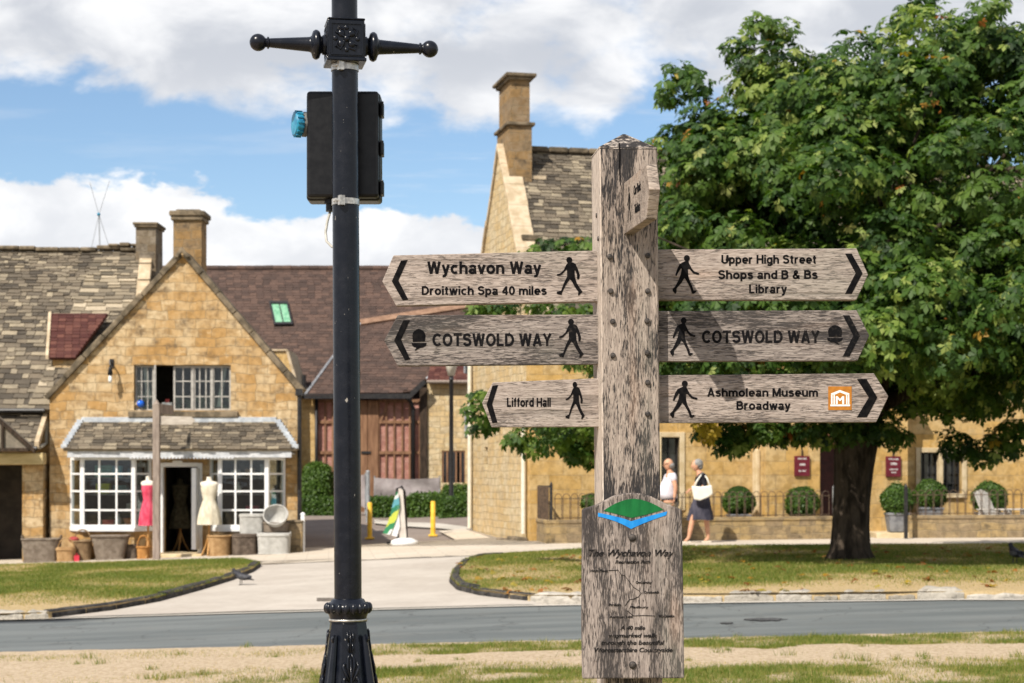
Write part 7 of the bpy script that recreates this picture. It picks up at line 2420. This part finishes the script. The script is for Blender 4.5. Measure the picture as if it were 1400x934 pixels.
def mannequin(px, Dp, ztop_py, cloth, label, base=None, bustmat=None, s=1.0, wf=1.0):
    k = Dp / FPX; x = (px - HX) * k; g_ = gz(x, Dp) + .022 if base is None else base
    t = thing('mannequin', label, 'mannequin', (x, Dp, g_), 0)
    ztop = CAMZ - (ztop_py - HY) * k
    E = lambda z, rx, ry, n=24, wob=0, ph=0: [(x + rx * wf * (1 + wob * math.sin(9 * a + ph)) * math.cos(a), Dp + ry * (1 + wob * math.sin(9 * a + ph)) * math.sin(a), z) for a in [2 * math.pi * i / n for i in range(n)]]
    z = lambda d: ztop - d * s
    obj('bust', MB().loft([E(z(.32), .165, .11), E(z(.22), .19, .115), E(z(.16), .215, .10), E(z(.125), .17, .085), E(z(.10), .07, .06), E(z(.03), .058, .055), E(z(0), .05, .048)]), bustmat or MAT['bust'], t, True, auto=60)
    obj('dress', MB().loft([E(z(1.17), .27, .20, 36, .07, .6), E(z(1.05), .265, .195, 36, .06, .4), E(z(.85), .23, .17, 36, .04, .2), E(z(.68), .18, .135, 36, .02), E(z(.56), .138, .105, 36), E(z(.42), .165, .125, 36), E(z(.30), .192, .14, 36), E(z(.215), .185, .12, 36)]), cloth, t, True, auto=60)
    st = MB().lathe([(.026, g_ + .22), (.026, z(1.1))], (x, Dp, 0), 10)
    for a in (-90, 30, 150):
        c, s_ = math.cos(R(a)), math.sin(R(a))
        st.tube([(x + .02 * c, Dp + .02 * s_, g_ + .45), (x + .10 * c, Dp + .10 * s_, g_ + .22), (x + .22 * c, Dp + .22 * s_, g_ + .015)], [.02, .02, .016], 8)
    obj('stand', st, MAT['pine'], t, True, auto=50)


mannequin(202.5, 41.1, 651, MAT['pink_cloth'], 'dressmaker dummy in a bright pink dress left of the shop door', s=.95, wf=.78)
mannequin(286, 41.15, 652, MAT['cream_cloth'], 'dressmaker dummy in a cream dress right of the shop door', s=.92)
mannequin(246.5, 43.2, 655, MAT['dark_cloth'], 'dark dressed dummy standing inside the shop doorway', fz(758) + .0, MAT['dark_cloth'], 1.0)

# shelves and goods seen through the panes
for (x0, x1, lab) in ((104, 203, 'wooden display shelves behind the left bay window'), (290, 386, 'wooden display shelves behind the right bay window')):
    t = thing('display_shelf', lab, 'shelf', (fx((x0 + x1) / 2), D + .7, fz(757)))
    for py in (676, 699, 653, 722):
        obj('shelf', MB().box(fx(x0), fx(x1), D + .5, D + .9, fz(py + 1), fz(py)), MAT['shelf'], t)
    obj('upright', MB().box(fx(x0), fx(x0 + 1.5), D + .49, D + .91, fz(757), fz(640)).box(fx(x1 - 1.5), fx(x1), D + .49, D + .91, fz(757), fz(640)), MAT['shelf'], t)


def plain(c0):
    key = 'g%.2f%.2f%.2f' % c0
    if key not in MAT:
        MAT[key] = m_varied('glazed_ware', c0, tuple(a * .8 for a in c0), 8, .5, .3)
    return MAT[key]


def ware(kind, px, py, col, cat, label, w=.12, h=.2):
    x, z, y = fx(px), fz(py) + .012, D + .66
    mb = MB()
    if kind == 'bowl':
        mb.lathe([(w * .45, 0), (w * .8, h * .5), (w, h), (w * .93, h), (w * .7, h * .5), (w * .35, .02)], (x, y, z), 18)
    elif kind == 'bottle':
        mb.lathe([(w * .6, 0), (w * .62, h * .55), (w * .5, h * .68), (w * .2, h * .78), (w * .2, h), (w * .1, h)], (x, y, z), 16)
    elif kind == 'folded':
        for i in range(4):
            mb.box(x - w, x + w * random.uniform(.92, 1), y - w * .7, y + w * .7, z + h * i / 4, z + h * (i + .9) / 4)
    else:
        mb.box(x - w, x + w, y - .08, y + .08, z, z + h * .8).box(x - w * 1.04, x + w * 1.04, y - .085, y + .085, z + h * .8, z + h)
    o = obj({'bowl': 'bowl', 'bottle': 'bottle', 'folded': 'folded_textile', 'box': 'gift_box'}[kind], mb, plain(col), smooth=kind in ('bowl', 'bottle'), bevel=.006 if kind in ('folded', 'box') else 0)
    tag(o, label, cat)


ware('bowl', 170, 722, (.55, .15, .03), 'bowl', 'orange bowl low in the left bay window', .17, .2)
ware('bottle', 154, 722, (.75, .75, .73), 'bottle', 'white bottle beside the orange bowl in the left bay', .09, .3)
ware('box', 140, 722, (.45, .05, .04), 'box', 'red box low in the left bay window', .13, .16)
ware('folded', 133, 676, (.42, .45, .03), 'textile', 'lime green folded textile on the left bay shelf', .16, .24)
ware('folded', 134, 653, (.16, .36, .33), 'textile', 'pale teal folded textile on the top shelf of the left bay', .20, .28)
ware('box', 152, 653, (.10, .32, .45), 'box', 'sky blue box on the top shelf of the left bay', .12, .26)
ware('folded', 178, 653, (.12, .20, .24), 'textile', 'slate blue folded textile on the top shelf of the left bay', .17, .2)
ware('folded', 157, 676, (.10, .20, .22), 'textile', 'dark teal folded textile beside the lime green one', .16, .2)
ware('box', 118, 722, (.40, .06, .05), 'box', 'dull red box in the left corner of the left bay', .12, .08)
ware('folded', 176, 699, (.30, .30, .27), 'textile', 'grey folded textile on the lower shelf of the left bay', .17, .16)
ware('folded', 340, 699, (.50, .06, .08), 'textile', 'red folded textile in the right bay window', .15, .10)
ware('bottle', 320, 676, (.72, .71, .66), 'bottle', 'white lamp-shaped bottle in the right bay window', .12, .26)
ware('bowl', 336, 653, (.40, .26, .16), 'bowl', 'tan bowl on the top shelf of the right bay', .14, .2)
ware('box', 358, 653, (.36, .40, .44), 'box', 'pale grey box on the top shelf of the right bay', .12, .3)
ware('folded', 362, 722, (.46, .12, .12), 'textile', 'dusty pink textile low in the right bay', .15, .28)
ware('box', 316, 653, (.32, .33, .36), 'box', 'small grey box left on the top shelf of the right bay', .10, .16)
for x0, x1 in ((104, 112), (375, 386)):
    obj('bay_curtain', curtain(fx(x0), fx(x1), D + .25, fz(716), fz(632)), MAT['curtain'], shop, smooth=True)
bb_ = obj('glass_ball', MB().ball((fx(191.5), D + .06, fz(552)), .085, 20, 14), m_varied('blue_glass', (.004, .09, .55), (.01, .14, .70), 4, .1, .6, 0, 5, .001), smooth=True)
tag(bb_, 'bright blue glass ball in the upper shop window', 'ornament')
t = thing('notice_card', 'white card box in the open part of the upper shop window', 'card', (fx(226), D + .2, fz(561)))
obj('card', MB().box(fx(219), fx(233), D + .18, D + .30, fz(561), fz(550)), MAT['white_sign'], t)
obj('lid', MB().box(fx(224), fx(229), D + .2, D + .28, fz(550), fz(545)), MAT['red_cloth'], t)

# ================================================================== garden chair in front of the inn


def garden_chair(px, Dp, base_z, rot, label):
    k = Dp / FPX; x = (px - HX) * k
    t = thing('garden_chair', label, 'chair', (x, Dp, base_z), rot, 'wooden garden chairs')
    g_ = MAT['grey_timber_pale']
    b_ = MB()
    for i in range(5):                                # slatted raked back
        y = -.22 + i * .11
        b_.loft([[(-.22, y - .045, .34), (-.22, y + .045, .34), (-.19, y + .045, .34), (-.19, y - .045, .34)], [(-.50, y - .045, 1.02 - abs(i - 2) * .03), (-.50, y + .045, 1.02 - abs(i - 2) * .03), (-.47, y + .045, 1.02 - abs(i - 2) * .03), (-.47, y - .045, 1.02 - abs(i - 2) * .03)]])
    obj('backrest', b_, g_, t, local=True)
    s_ = MB()
    for i in range(6):
        x0 = -.22 + i * .105
        s_.box(x0, x0 + .09, -.29, .29, .33 + .012 * i, .352 + .012 * i)
    obj('seat', s_, g_, t, local=True)
    for y in (-.33, .33):
        obj('armrest', MB().box(-.34, .44, y - .06, y + .06, .56, .59), g_, t, local=True, bevel=.008)
        obj('leg', MB().box(.34, .42, y - .03, y + .03, 0, .559), g_, t, local=True)
        obj('leg', MB().loft([[(-.34, y - .025, 0), (-.26, y - .025, 0), (-.26, y + .025, 0), (-.34, y + .025, 0)], [(-.30, y - .025, .559), (-.22, y - .025, .559), (-.22, y + .025, .559), (-.30, y + .025, .559)]]), g_, t, local=True)
        obj('rail', MB().box(-.28, .34, y - .02, y + .02, .24, .32), g_, t, local=True)
    return t


MAT['grey_timber_pale'] = m_varied('pale_weathered_teak', (0.36, 0.335, 0.30), (0.50, 0.47, 0.43), 15, .8, .15, .4, 60, .005)
ch_ = garden_chair(1366, 40.95, .26, R(-48), 'pale weathered wooden armchair facing right, in front of the largest box ball')
dup(ch_, ((1412 - HX) / FPX * 41.2, 41.2, .26), R(205), 'pale weathered wooden armchair cut off by the right edge of the photo')

# ================================================================== people
def skin_mesh(verts, edges, radii, sub=2):
    me = bpy.data.meshes.new('body')
    me.from_pydata([tuple(v_) for v_ in verts], edges, [])
    o = link(bpy.data.objects.new('body_tmp', me))
    o.modifiers.new('skin', 'SKIN')
    for i, d in enumerate(me.skin_vertices[0].data):
        r = radii[i]
        d.radius = r if isinstance(r, tuple) else (r, r)
        d.use_root = (i == 0)
    ss = o.modifiers.new('sub', 'SUBSURF'); ss.levels = sub; ss.render_levels = sub
    dg = bpy.context.evaluated_depsgraph_get()
    out = bpy.data.meshes.new_from_object(o.evaluated_get(dg))
    bpy.data.objects.remove(o); bpy.data.meshes.remove(me)
    return out


def join(meshes):
    bm = bmesh.new()
    for m_ in meshes:
        bm.from_mesh(m_)
    me = bpy.data.meshes.new('joined')
    bm.to_mesh(me); bm.free()
    return me


MAT['skin'] = m_varied('skin', (0.52, 0.27, 0.17), (0.60, 0.33, 0.21), 9, .5, .3, .05, 60, .002)
MAT['white_shirt'] = m_varied('pale_lilac_shirt', (0.62, 0.60, 0.68), (0.72, 0.70, 0.78), 8, .8, .1, .4, 14, .02)
MAT['black_cloth'] = m_varied('black_fabric', (0.010, 0.010, 0.014), (0.025, 0.025, 0.03), 8, .8, .1, .4, 14, .02)
MAT['skirt'] = m_varied('charcoal_skirt', (0.030, 0.030, 0.045), (0.075, 0.072, 0.095), 6, .8, .1, .6, 12, .03, (1, 1, .4))
MAT['beige_cloth'] = m_varied('beige_fabric', (0.36, 0.30, 0.22), (0.45, 0.39, 0.30), 8, .8, .1, .4, 14, .02)
MAT['grey_hair'] = m_varied('grey_hair', (0.15, 0.145, 0.14), (0.33, 0.32, 0.31), 30, .6, .3, .5, 50, .01)
MAT['cream_leather'] = m_varied('cream_leather', (0.72, 0.70, 0.62), (0.80, 0.78, 0.71), 8, .45, .35, .2, 30, .006)
MAT['belt'] = m_varied('dark_belt', (0.015, 0.015, 0.03), (0.03, 0.03, 0.05), 8, .5, .3)


def head_mesh(c, face=-1, s=1.0):
    """head looking along x (face = -1: to the left); eyes, nose, mouth, ears shaped in"""
    mb = MB()
    n, m_ = 20, 14
    rings = []
    for i in range(m_ + 1):
        t_ = math.pi * (.03 + .94 * i / m_)
        z = -.118 * math.cos(t_); rr = math.sin(t_)
        ring = []
        for j in range(n):
            a = 2 * math.pi * j / n
            fx_ = math.cos(a); sy = math.sin(a)
            rx, ry = .098, .076
            jaw = 1 - .22 * max(0, -z / .118) * (1 if fx_ < .3 else .4)
            x = rx * rr * fx_ * jaw; y = ry * rr * sy * jaw
            if fx_ > .75:                                # front of the face
                x += .022 * math.exp(-((z + .018) / .024) ** 2) * math.exp(-(sy / .28) ** 2)      # nose
                x -= .010 * math.exp(-((z - .012) / .014) ** 2) * (1 - math.exp(-(sy / .22) ** 2))  # eye sockets
                x -= .006 * math.exp(-((z + .058) / .010) ** 2)                                     # mouth
            ring.append((c[0] + face * x * s, c[1] + y * s, c[2] + z * s))
        rings.append(ring)
    mb.loft(rings)
    for sy in (-1, 1):
        mb.ball((c[0] - face * .004 * s, c[1] + sy * .077 * s, c[2] - .005 * s), .028 * s, 10, 8, .6, .35, 1.1)
    bm = bmesh.new()
    me = mesh_from('head', mb.v, mb.f); bm.from_mesh(me)
    bmesh.ops.recalc_face_normals(bm, faces=bm.faces[:]); bm.to_mesh(me); bm.free()
    return me


def hand_mesh(w, d, palm=(0, -1, 0), s=1.0):
    """relaxed hand hanging from the wrist w in direction d: palm, four curled fingers and a thumb"""
    w = Vector(w); d = Vector(d).normalized(); p = Vector(palm).normalized(); a = d.cross(p).normalized()
    V, E, Rr = [w, w + d * .045 * s, w + d * .085 * s], [(0, 1), (1, 2)], [.022 * s, (.034 * s, .016 * s), (.036 * s, .015 * s)]
    parts = [skin_mesh(V, E, Rr, 1)]
    for i, ln_ in enumerate((.070, .080, .074, .058)):
        b0 = w + d * .075 * s + a * (-.028 + .019 * i) * s
        ch = [b0, b0 + d * ln_ * .55 * s + p * .010 * s, b0 + d * ln_ * .85 * s + p * .028 * s, b0 + d * ln_ * .95 * s + p * .045 * s]
        parts.append(skin_mesh(ch, [(0, 1), (1, 2), (2, 3)], [.0095 * s, .009 * s, .008 * s, .006 * s], 1))
    b0 = w + d * .030 * s - a * .022 * s
    parts.append(skin_mesh([b0, b0 + d * .03 * s - a * .02 * s + p * .01 * s, b0 + d * .06 * s - a * .022 * s + p * .026 * s], [(0, 1), (1, 2)], [.012 * s, .0105 * s, .008 * s], 1))
    return parts


def foot(a, toe, s=1.0):
    a = Vector(a); toe = Vector(toe)
    return [a, a.lerp(toe, .35) + Vector((0, 0, -.015)), toe]


# ---- the woman with the bag
WD = 38.4
wk_ = WD / FPX
WX = lambda px: (px - HX) * wk_
WZ = lambda py: CAMZ - (py - HY) * wk_
gW = gz(WX(955), WD) + .022
wz0 = WZ(743) - gW
P3 = lambda px, py, dy=0.0: Vector((WX(px), WD + dy, WZ(py) - wz0))
wom = thing('person', 'grey-haired woman in a black top and dark skirt walking left with a cream bag', 'person', (WX(955), WD, gW), 0, None)
V = [P3(959, 684), P3(959.5, 672), P3(960, 660), P3(958, 651), P3(955, 646.5), P3(953, 642),
     P3(960, 652, -.15), P3(962, 664, -.19), P3(955, 674, -.20), P3(948, 671, -.16),
     P3(957, 652, .15), P3(952, 664, .18), P3(947, 671, .10),
     P3(957, 690, -.08), P3(947, 708, -.09), P3(944, 722, -.09), P3(941, 737, -.09), P3(934.5, 742, -.10),
     P3(962, 690, .08), P3(966, 708, .08), P3(967.5, 722, .08), P3(969, 737.5, .08), P3(963, 742, .07)]
E_ = [(0, 1), (1, 2), (2, 3), (3, 4), (4, 5), (3, 6), (6, 7), (7, 8), (8, 9), (3, 10), (10, 11), (11, 12), (0, 13), (13, 14), (14, 15), (15, 16), (16, 17), (0, 18), (18, 19), (19, 20), (20, 21), (21, 22)]
Rr = [(.15, .13), (.125, .11), (.13, .115), (.085, .08), (.05, .05), (.045, .045), .055, .042, .034, .022, .055, .042, .026, .085, .062, .058, .036, .028, .085, .062, .058, .036, .028]
bodyW = join([skin_mesh(V, E_, Rr), head_mesh(P3(952.2, 637.6), -1, 1.05)] + hand_mesh(V[9], (-1, 0, .2), (0, .3, -1), .9) + hand_mesh(V[12], (-1, 0, -.3), (0, .3, -1), .9))
bw = obj('body', bodyW, MAT['skin'], wom, True)
topv = [P3(959, 681), P3(959.5, 672), P3(960, 660), P3(958.3, 651.5), P3(956, 648.5), P3(960.5, 652, -.15), P3(962.5, 664, -.19), P3(962, 667, -.195), P3(957, 652, .15), P3(953, 662, .18)]
obj('top', skin_mesh(topv, [(0, 1), (1, 2), (2, 3), (3, 4), (3, 5), (5, 6), (6, 7), (3, 8), (8, 9)], [(.165, .145), (.14, .125), (.145, .13), (.10, .095), (.062, .06), .072, .06, .056, .07, .058]), MAT['black_cloth'], wom, True)


def ring_at(px, py, rx, ry, n=28, wob=0, ph=0, dxpx=0):
    c = P3(px, py)
    return [(c.x + rx * (1 + wob * math.sin(6 * a + ph)) * math.cos(a), c.y + ry * (1 + wob * math.sin(6 * a + ph)) * math.sin(a), c.z + .012 * math.sin(3 * a + ph)) for a in [2 * math.pi * i / n for i in range(n)]]


obj('skirt', MB().loft([ring_at(957.5, 712, .275, .21, 32, .07, .5), ring_at(957.5, 706, .265, .205, 32, .06, .5), ring_at(958, 696, .225, .185, 32, .03, .3), ring_at(959, 684, .178, .158, 32), ring_at(959, 678, .16, .145, 32)]), MAT['skirt'], wom, True, auto=60)
hc = P3(953.8, 636.2)
obj('hair', MB().ball((hc.x + .012, hc.y, hc.z + .012), .108, 20, 12, 1.0, .92, .98).ball((hc.x + .05, hc.y, hc.z - .045), .075, 16, 10, .85, .95, 1.0), MAT['grey_hair'], wom, True)
for dy, px in ((-.09, 938.5), (.08, 967)):
    f0 = P3(px, 741.5, dy)
    obj('sandal', MB().loft([[(f0.x - .11, f0.y - .03, gW + .0), (f0.x - .11, f0.y + .03, gW), (f0.x - .11, f0.y + .03, gW + .022), (f0.x - .11, f0.y - .03, gW + .022)], [(f0.x + .09, f0.y - .04, gW), (f0.x + .09, f0.y + .04, gW), (f0.x + .09, f0.y + .04, gW + .03), (f0.x + .09, f0.y - .04, gW + .03)]]), MAT['bust'], wom, bevel=.008)
bg_ = thing('handbag', 'large cream handbag on the shoulder of the walking woman', 'bag', P3(957, 685, -.27))
BL = [(943.5, 665.5), (947, 684), (955, 685.5), (966, 681), (972.5, 676.5), (971, 664.5), (957, 666.5)]
obj('body', MB().prism([(P3(a, c).x, P3(a, c).z) for a, c in BL], WD - .33, WD - .22), MAT['cream_leather'], bg_, bevel=.025, bseg=3)
obj('strap', MB().tube([P3(948, 666, -.27), P3(951, 659, -.26), P3(957, 651, -.20), P3(960, 647.8, -.12), P3(965, 655, -.23), P3(969, 666, -.27)], .017, 6), MAT['cream_leather'], bg_, True)

# ---- the man ahead of her
MDn = 38.7
mk_ = MDn / FPX
gM = gz((913 - HX) * mk_, MDn) + .022
mz0 = CAMZ - (742.5 - HY) * mk_ - gM
P4 = lambda px, py, dy=0.0: Vector(((px - HX) * mk_, MDn + dy, CAMZ - (py - HY) * mk_ - mz0))
man = thing('person', 'balding man in a pale short-sleeved shirt walking left, half behind the fingerpost', 'person', P4(914, 742.5))
V = [P4(915, 688), P4(914, 676), P4(915.5, 662), P4(917, 651), P4(916, 646.5), P4(915, 642.5),
     P4(919, 652, -.18), P4(922.5, 668, -.23), P4(920.5, 683, -.24),
     P4(914, 652, .18), P4(909, 668, .22), P4(905, 681, .2),
     P4(913, 694, -.09), P4(907, 713, -.09), P4(904, 726, -.09), P4(902, 738.5, -.09), P4(895, 742, -.1),
     P4(917, 694, .09), P4(921, 713, .09), P4(925, 726, .09), P4(929, 737, .09), P4(923, 742, .08)]
E_ = [(0, 1), (1, 2), (2, 3), (3, 4), (4, 5), (3, 6), (6, 7), (7, 8), (3, 9), (9, 10), (10, 11), (0, 12), (12, 13), (13, 14), (14, 15), (15, 16), (0, 17), (17, 18), (18, 19), (19, 20), (20, 21)]
Rr = [(.15, .14), (.15, .15), (.15, .14), (.10, .095), (.06, .06), (.055, .055), .062, .047, .032, .062, .047, .032, .09, .066, .058, .04, .03, .09, .066, .058, .04, .03]
obj('body', join([skin_mesh(V, E_, Rr), head_mesh(P4(914, 636.3), -1, 1.05)] + hand_mesh(V[8], (-.1, 0, -1), (-1, .2, 0)) + hand_mesh(V[11], (-.3, 0, -1), (-1, -.2, 0))), MAT['skin'], man, True)


def ringm(px, py, rx, ry, n=28):
    c = P4(px, py)
    return [(c.x + rx * math.cos(a), c.y + ry * math.sin(a), c.z) for a in [2 * math.pi * i / n for i in range(n)]]


sv = [P4(917.3, 651.5), P4(916.5, 648.5), P4(919, 652, -.18), P4(921.3, 661, -.21), P4(914, 652, .18), P4(910.5, 661, .21), P4(915.5, 660)]
obj('shirt', join([mesh_from('s', *(lambda q: (q.v, q.f))(MB().loft([ringm(914.5, 683.5, .185, .165), ringm(912.5, 676, .20, .175), ringm(913, 668, .188, .175), ringm(915.3, 660, .165, .18), ringm(917, 654, .13, .175), ringm(917.3, 650.5, .085, .10)]))),
                   skin_mesh(sv, [(0, 1), (0, 2), (2, 3), (0, 4), (4, 5), (0, 6)], [.10, .072, .085, .078, .085, .078, .12])]), MAT['white_shirt'], man, True)
obj('belt', MB().loft([ringm(914.8, 684.8, .172, .155), ringm(914.8, 682.9, .19, .17)]), MAT['belt'], man, True)
tv = [P4(915, 688), P4(913, 694, -.09), P4(907, 713, -.09), P4(904, 727, -.09), P4(917, 694, .09), P4(921, 713, .09), P4(925, 727, .09)]
obj('trousers', skin_mesh(tv, [(0, 1), (1, 2), (2, 3), (0, 4), (4, 5), (5, 6)], [(.165, .155), .11, .085, .075, .11, .085, .075]), MAT['beige_cloth'], man, True)
for px, dy in ((899, -.09), (926.5, .09)):
    f0 = P4(px, 742, dy)
    obj('shoe', MB().loft([[(f0.x - .13, f0.y - .035, gM), (f0.x - .13, f0.y + .035, gM), (f0.x - .13, f0.y + .03, gM + .05), (f0.x - .13, f0.y - .03, gM + .05)], [(f0.x + .12, f0.y - .04, gM), (f0.x + .12, f0.y + .04, gM), (f0.x + .12, f0.y + .035, gM + .09), (f0.x + .12, f0.y - .035, gM + .09)]]), MAT['dark_timber'], man, bevel=.012)
hc = P4(916.5, 637.5)
obj('hair', MB().ball((hc.x + .012, hc.y, hc.z - .005), .090, 16, 10, .92, .93, .80), MAT['grey_hair'], man, True)
hc = P4(913.5, 635)
obj('sunglasses', MB().tube([(hc.x - .105, hc.y - .055, hc.z - .008), (hc.x - .108, hc.y, hc.z - .006), (hc.x - .105, hc.y + .055, hc.z - .008)], .013, 6).tube([(hc.x - .10, hc.y - .07, hc.z - .005), (hc.x + .01, hc.y - .085, hc.z)], .006, 5).tube([(hc.x - .10, hc.y + .07, hc.z - .005), (hc.x + .01, hc.y + .085, hc.z)], .006, 5), MAT['black_plastic'], man, True)

# ================================================================== birds
MAT['feather'] = m_varied('dark_feathers', (0.012, 0.012, 0.016), (0.05, 0.05, 0.058), 20, .6, .3)
MAT['feather_grey'] = m_varied('grey_feathers', (0.03, 0.03, 0.035), (0.08, 0.08, 0.088), 20, .6, .3)


def bird(px, py, rot, label, s=1.0):
    b = ground(px, py); 
    b.z += .012 if py > 780 and px < 600 else .095
    t = thing('bird', label, 'bird', b, rot)
    ring = lambda x, z, ry, rz, n=14: [(x, ry * s * math.cos(a), (z + rz * math.sin(a) / 1) * 1) for a in [2 * math.pi * i / n for i in range(n)]]
    body = MB().loft([ring(-.23 * s, .085 * s, .018, .006 * s), ring(-.14 * s, .105 * s, .035, .02 * s), ring(-.06 * s, .125 * s, .058, .05 * s), ring(.03 * s, .145 * s, .062, .06 * s), ring(.09 * s, .175 * s, .046, .046 * s), ring(.115 * s, .21 * s, .032, .030 * s), ring(.135 * s, .235 * s, .032, .030 * s), ring(.16 * s, .24 * s, .018, .018 * s), ring(.175 * s, .238 * s, .004, .004 * s)])
    obj('body', body, MAT['feather'], t, True, local=True)
    for sy in (-1, 1):
        obj('wing', MB().ball((-.05 * s, sy * .052 * s, .13 * s), .05 * s, 12, 8, 2.3, .35, .75), MAT['feather_grey'], t, True, local=True)
        obj('leg', MB().tube([(.0, sy * .025 * s, .09 * s), (.01 * s, sy * .025 * s, .04 * s), (.0, sy * .025 * s, .0)], .006 * s, 5).tube([(-.015 * s, sy * .025 * s, .004), (.035 * s, sy * .025 * s, .004)], .005 * s, 5), MAT['feather_grey'], t, True, local=True)
    obj('beak', MB().lathe([(.011 * s, 0), (.002 * s, .045 * s)], (0, 0, 0), 8, Matrix.Translation((.165 * s, 0, .236 * s)) @ Matrix.Rotation(R(95), 4, 'Y')), MAT['feather'], t, True, local=True)


bird(330, 801, R(155), 'dark grey bird on the lane beside the left black kerb', 1.0)
bird(1388, 779, R(100), 'black bird on the shaded grass at the right edge', 1.15)
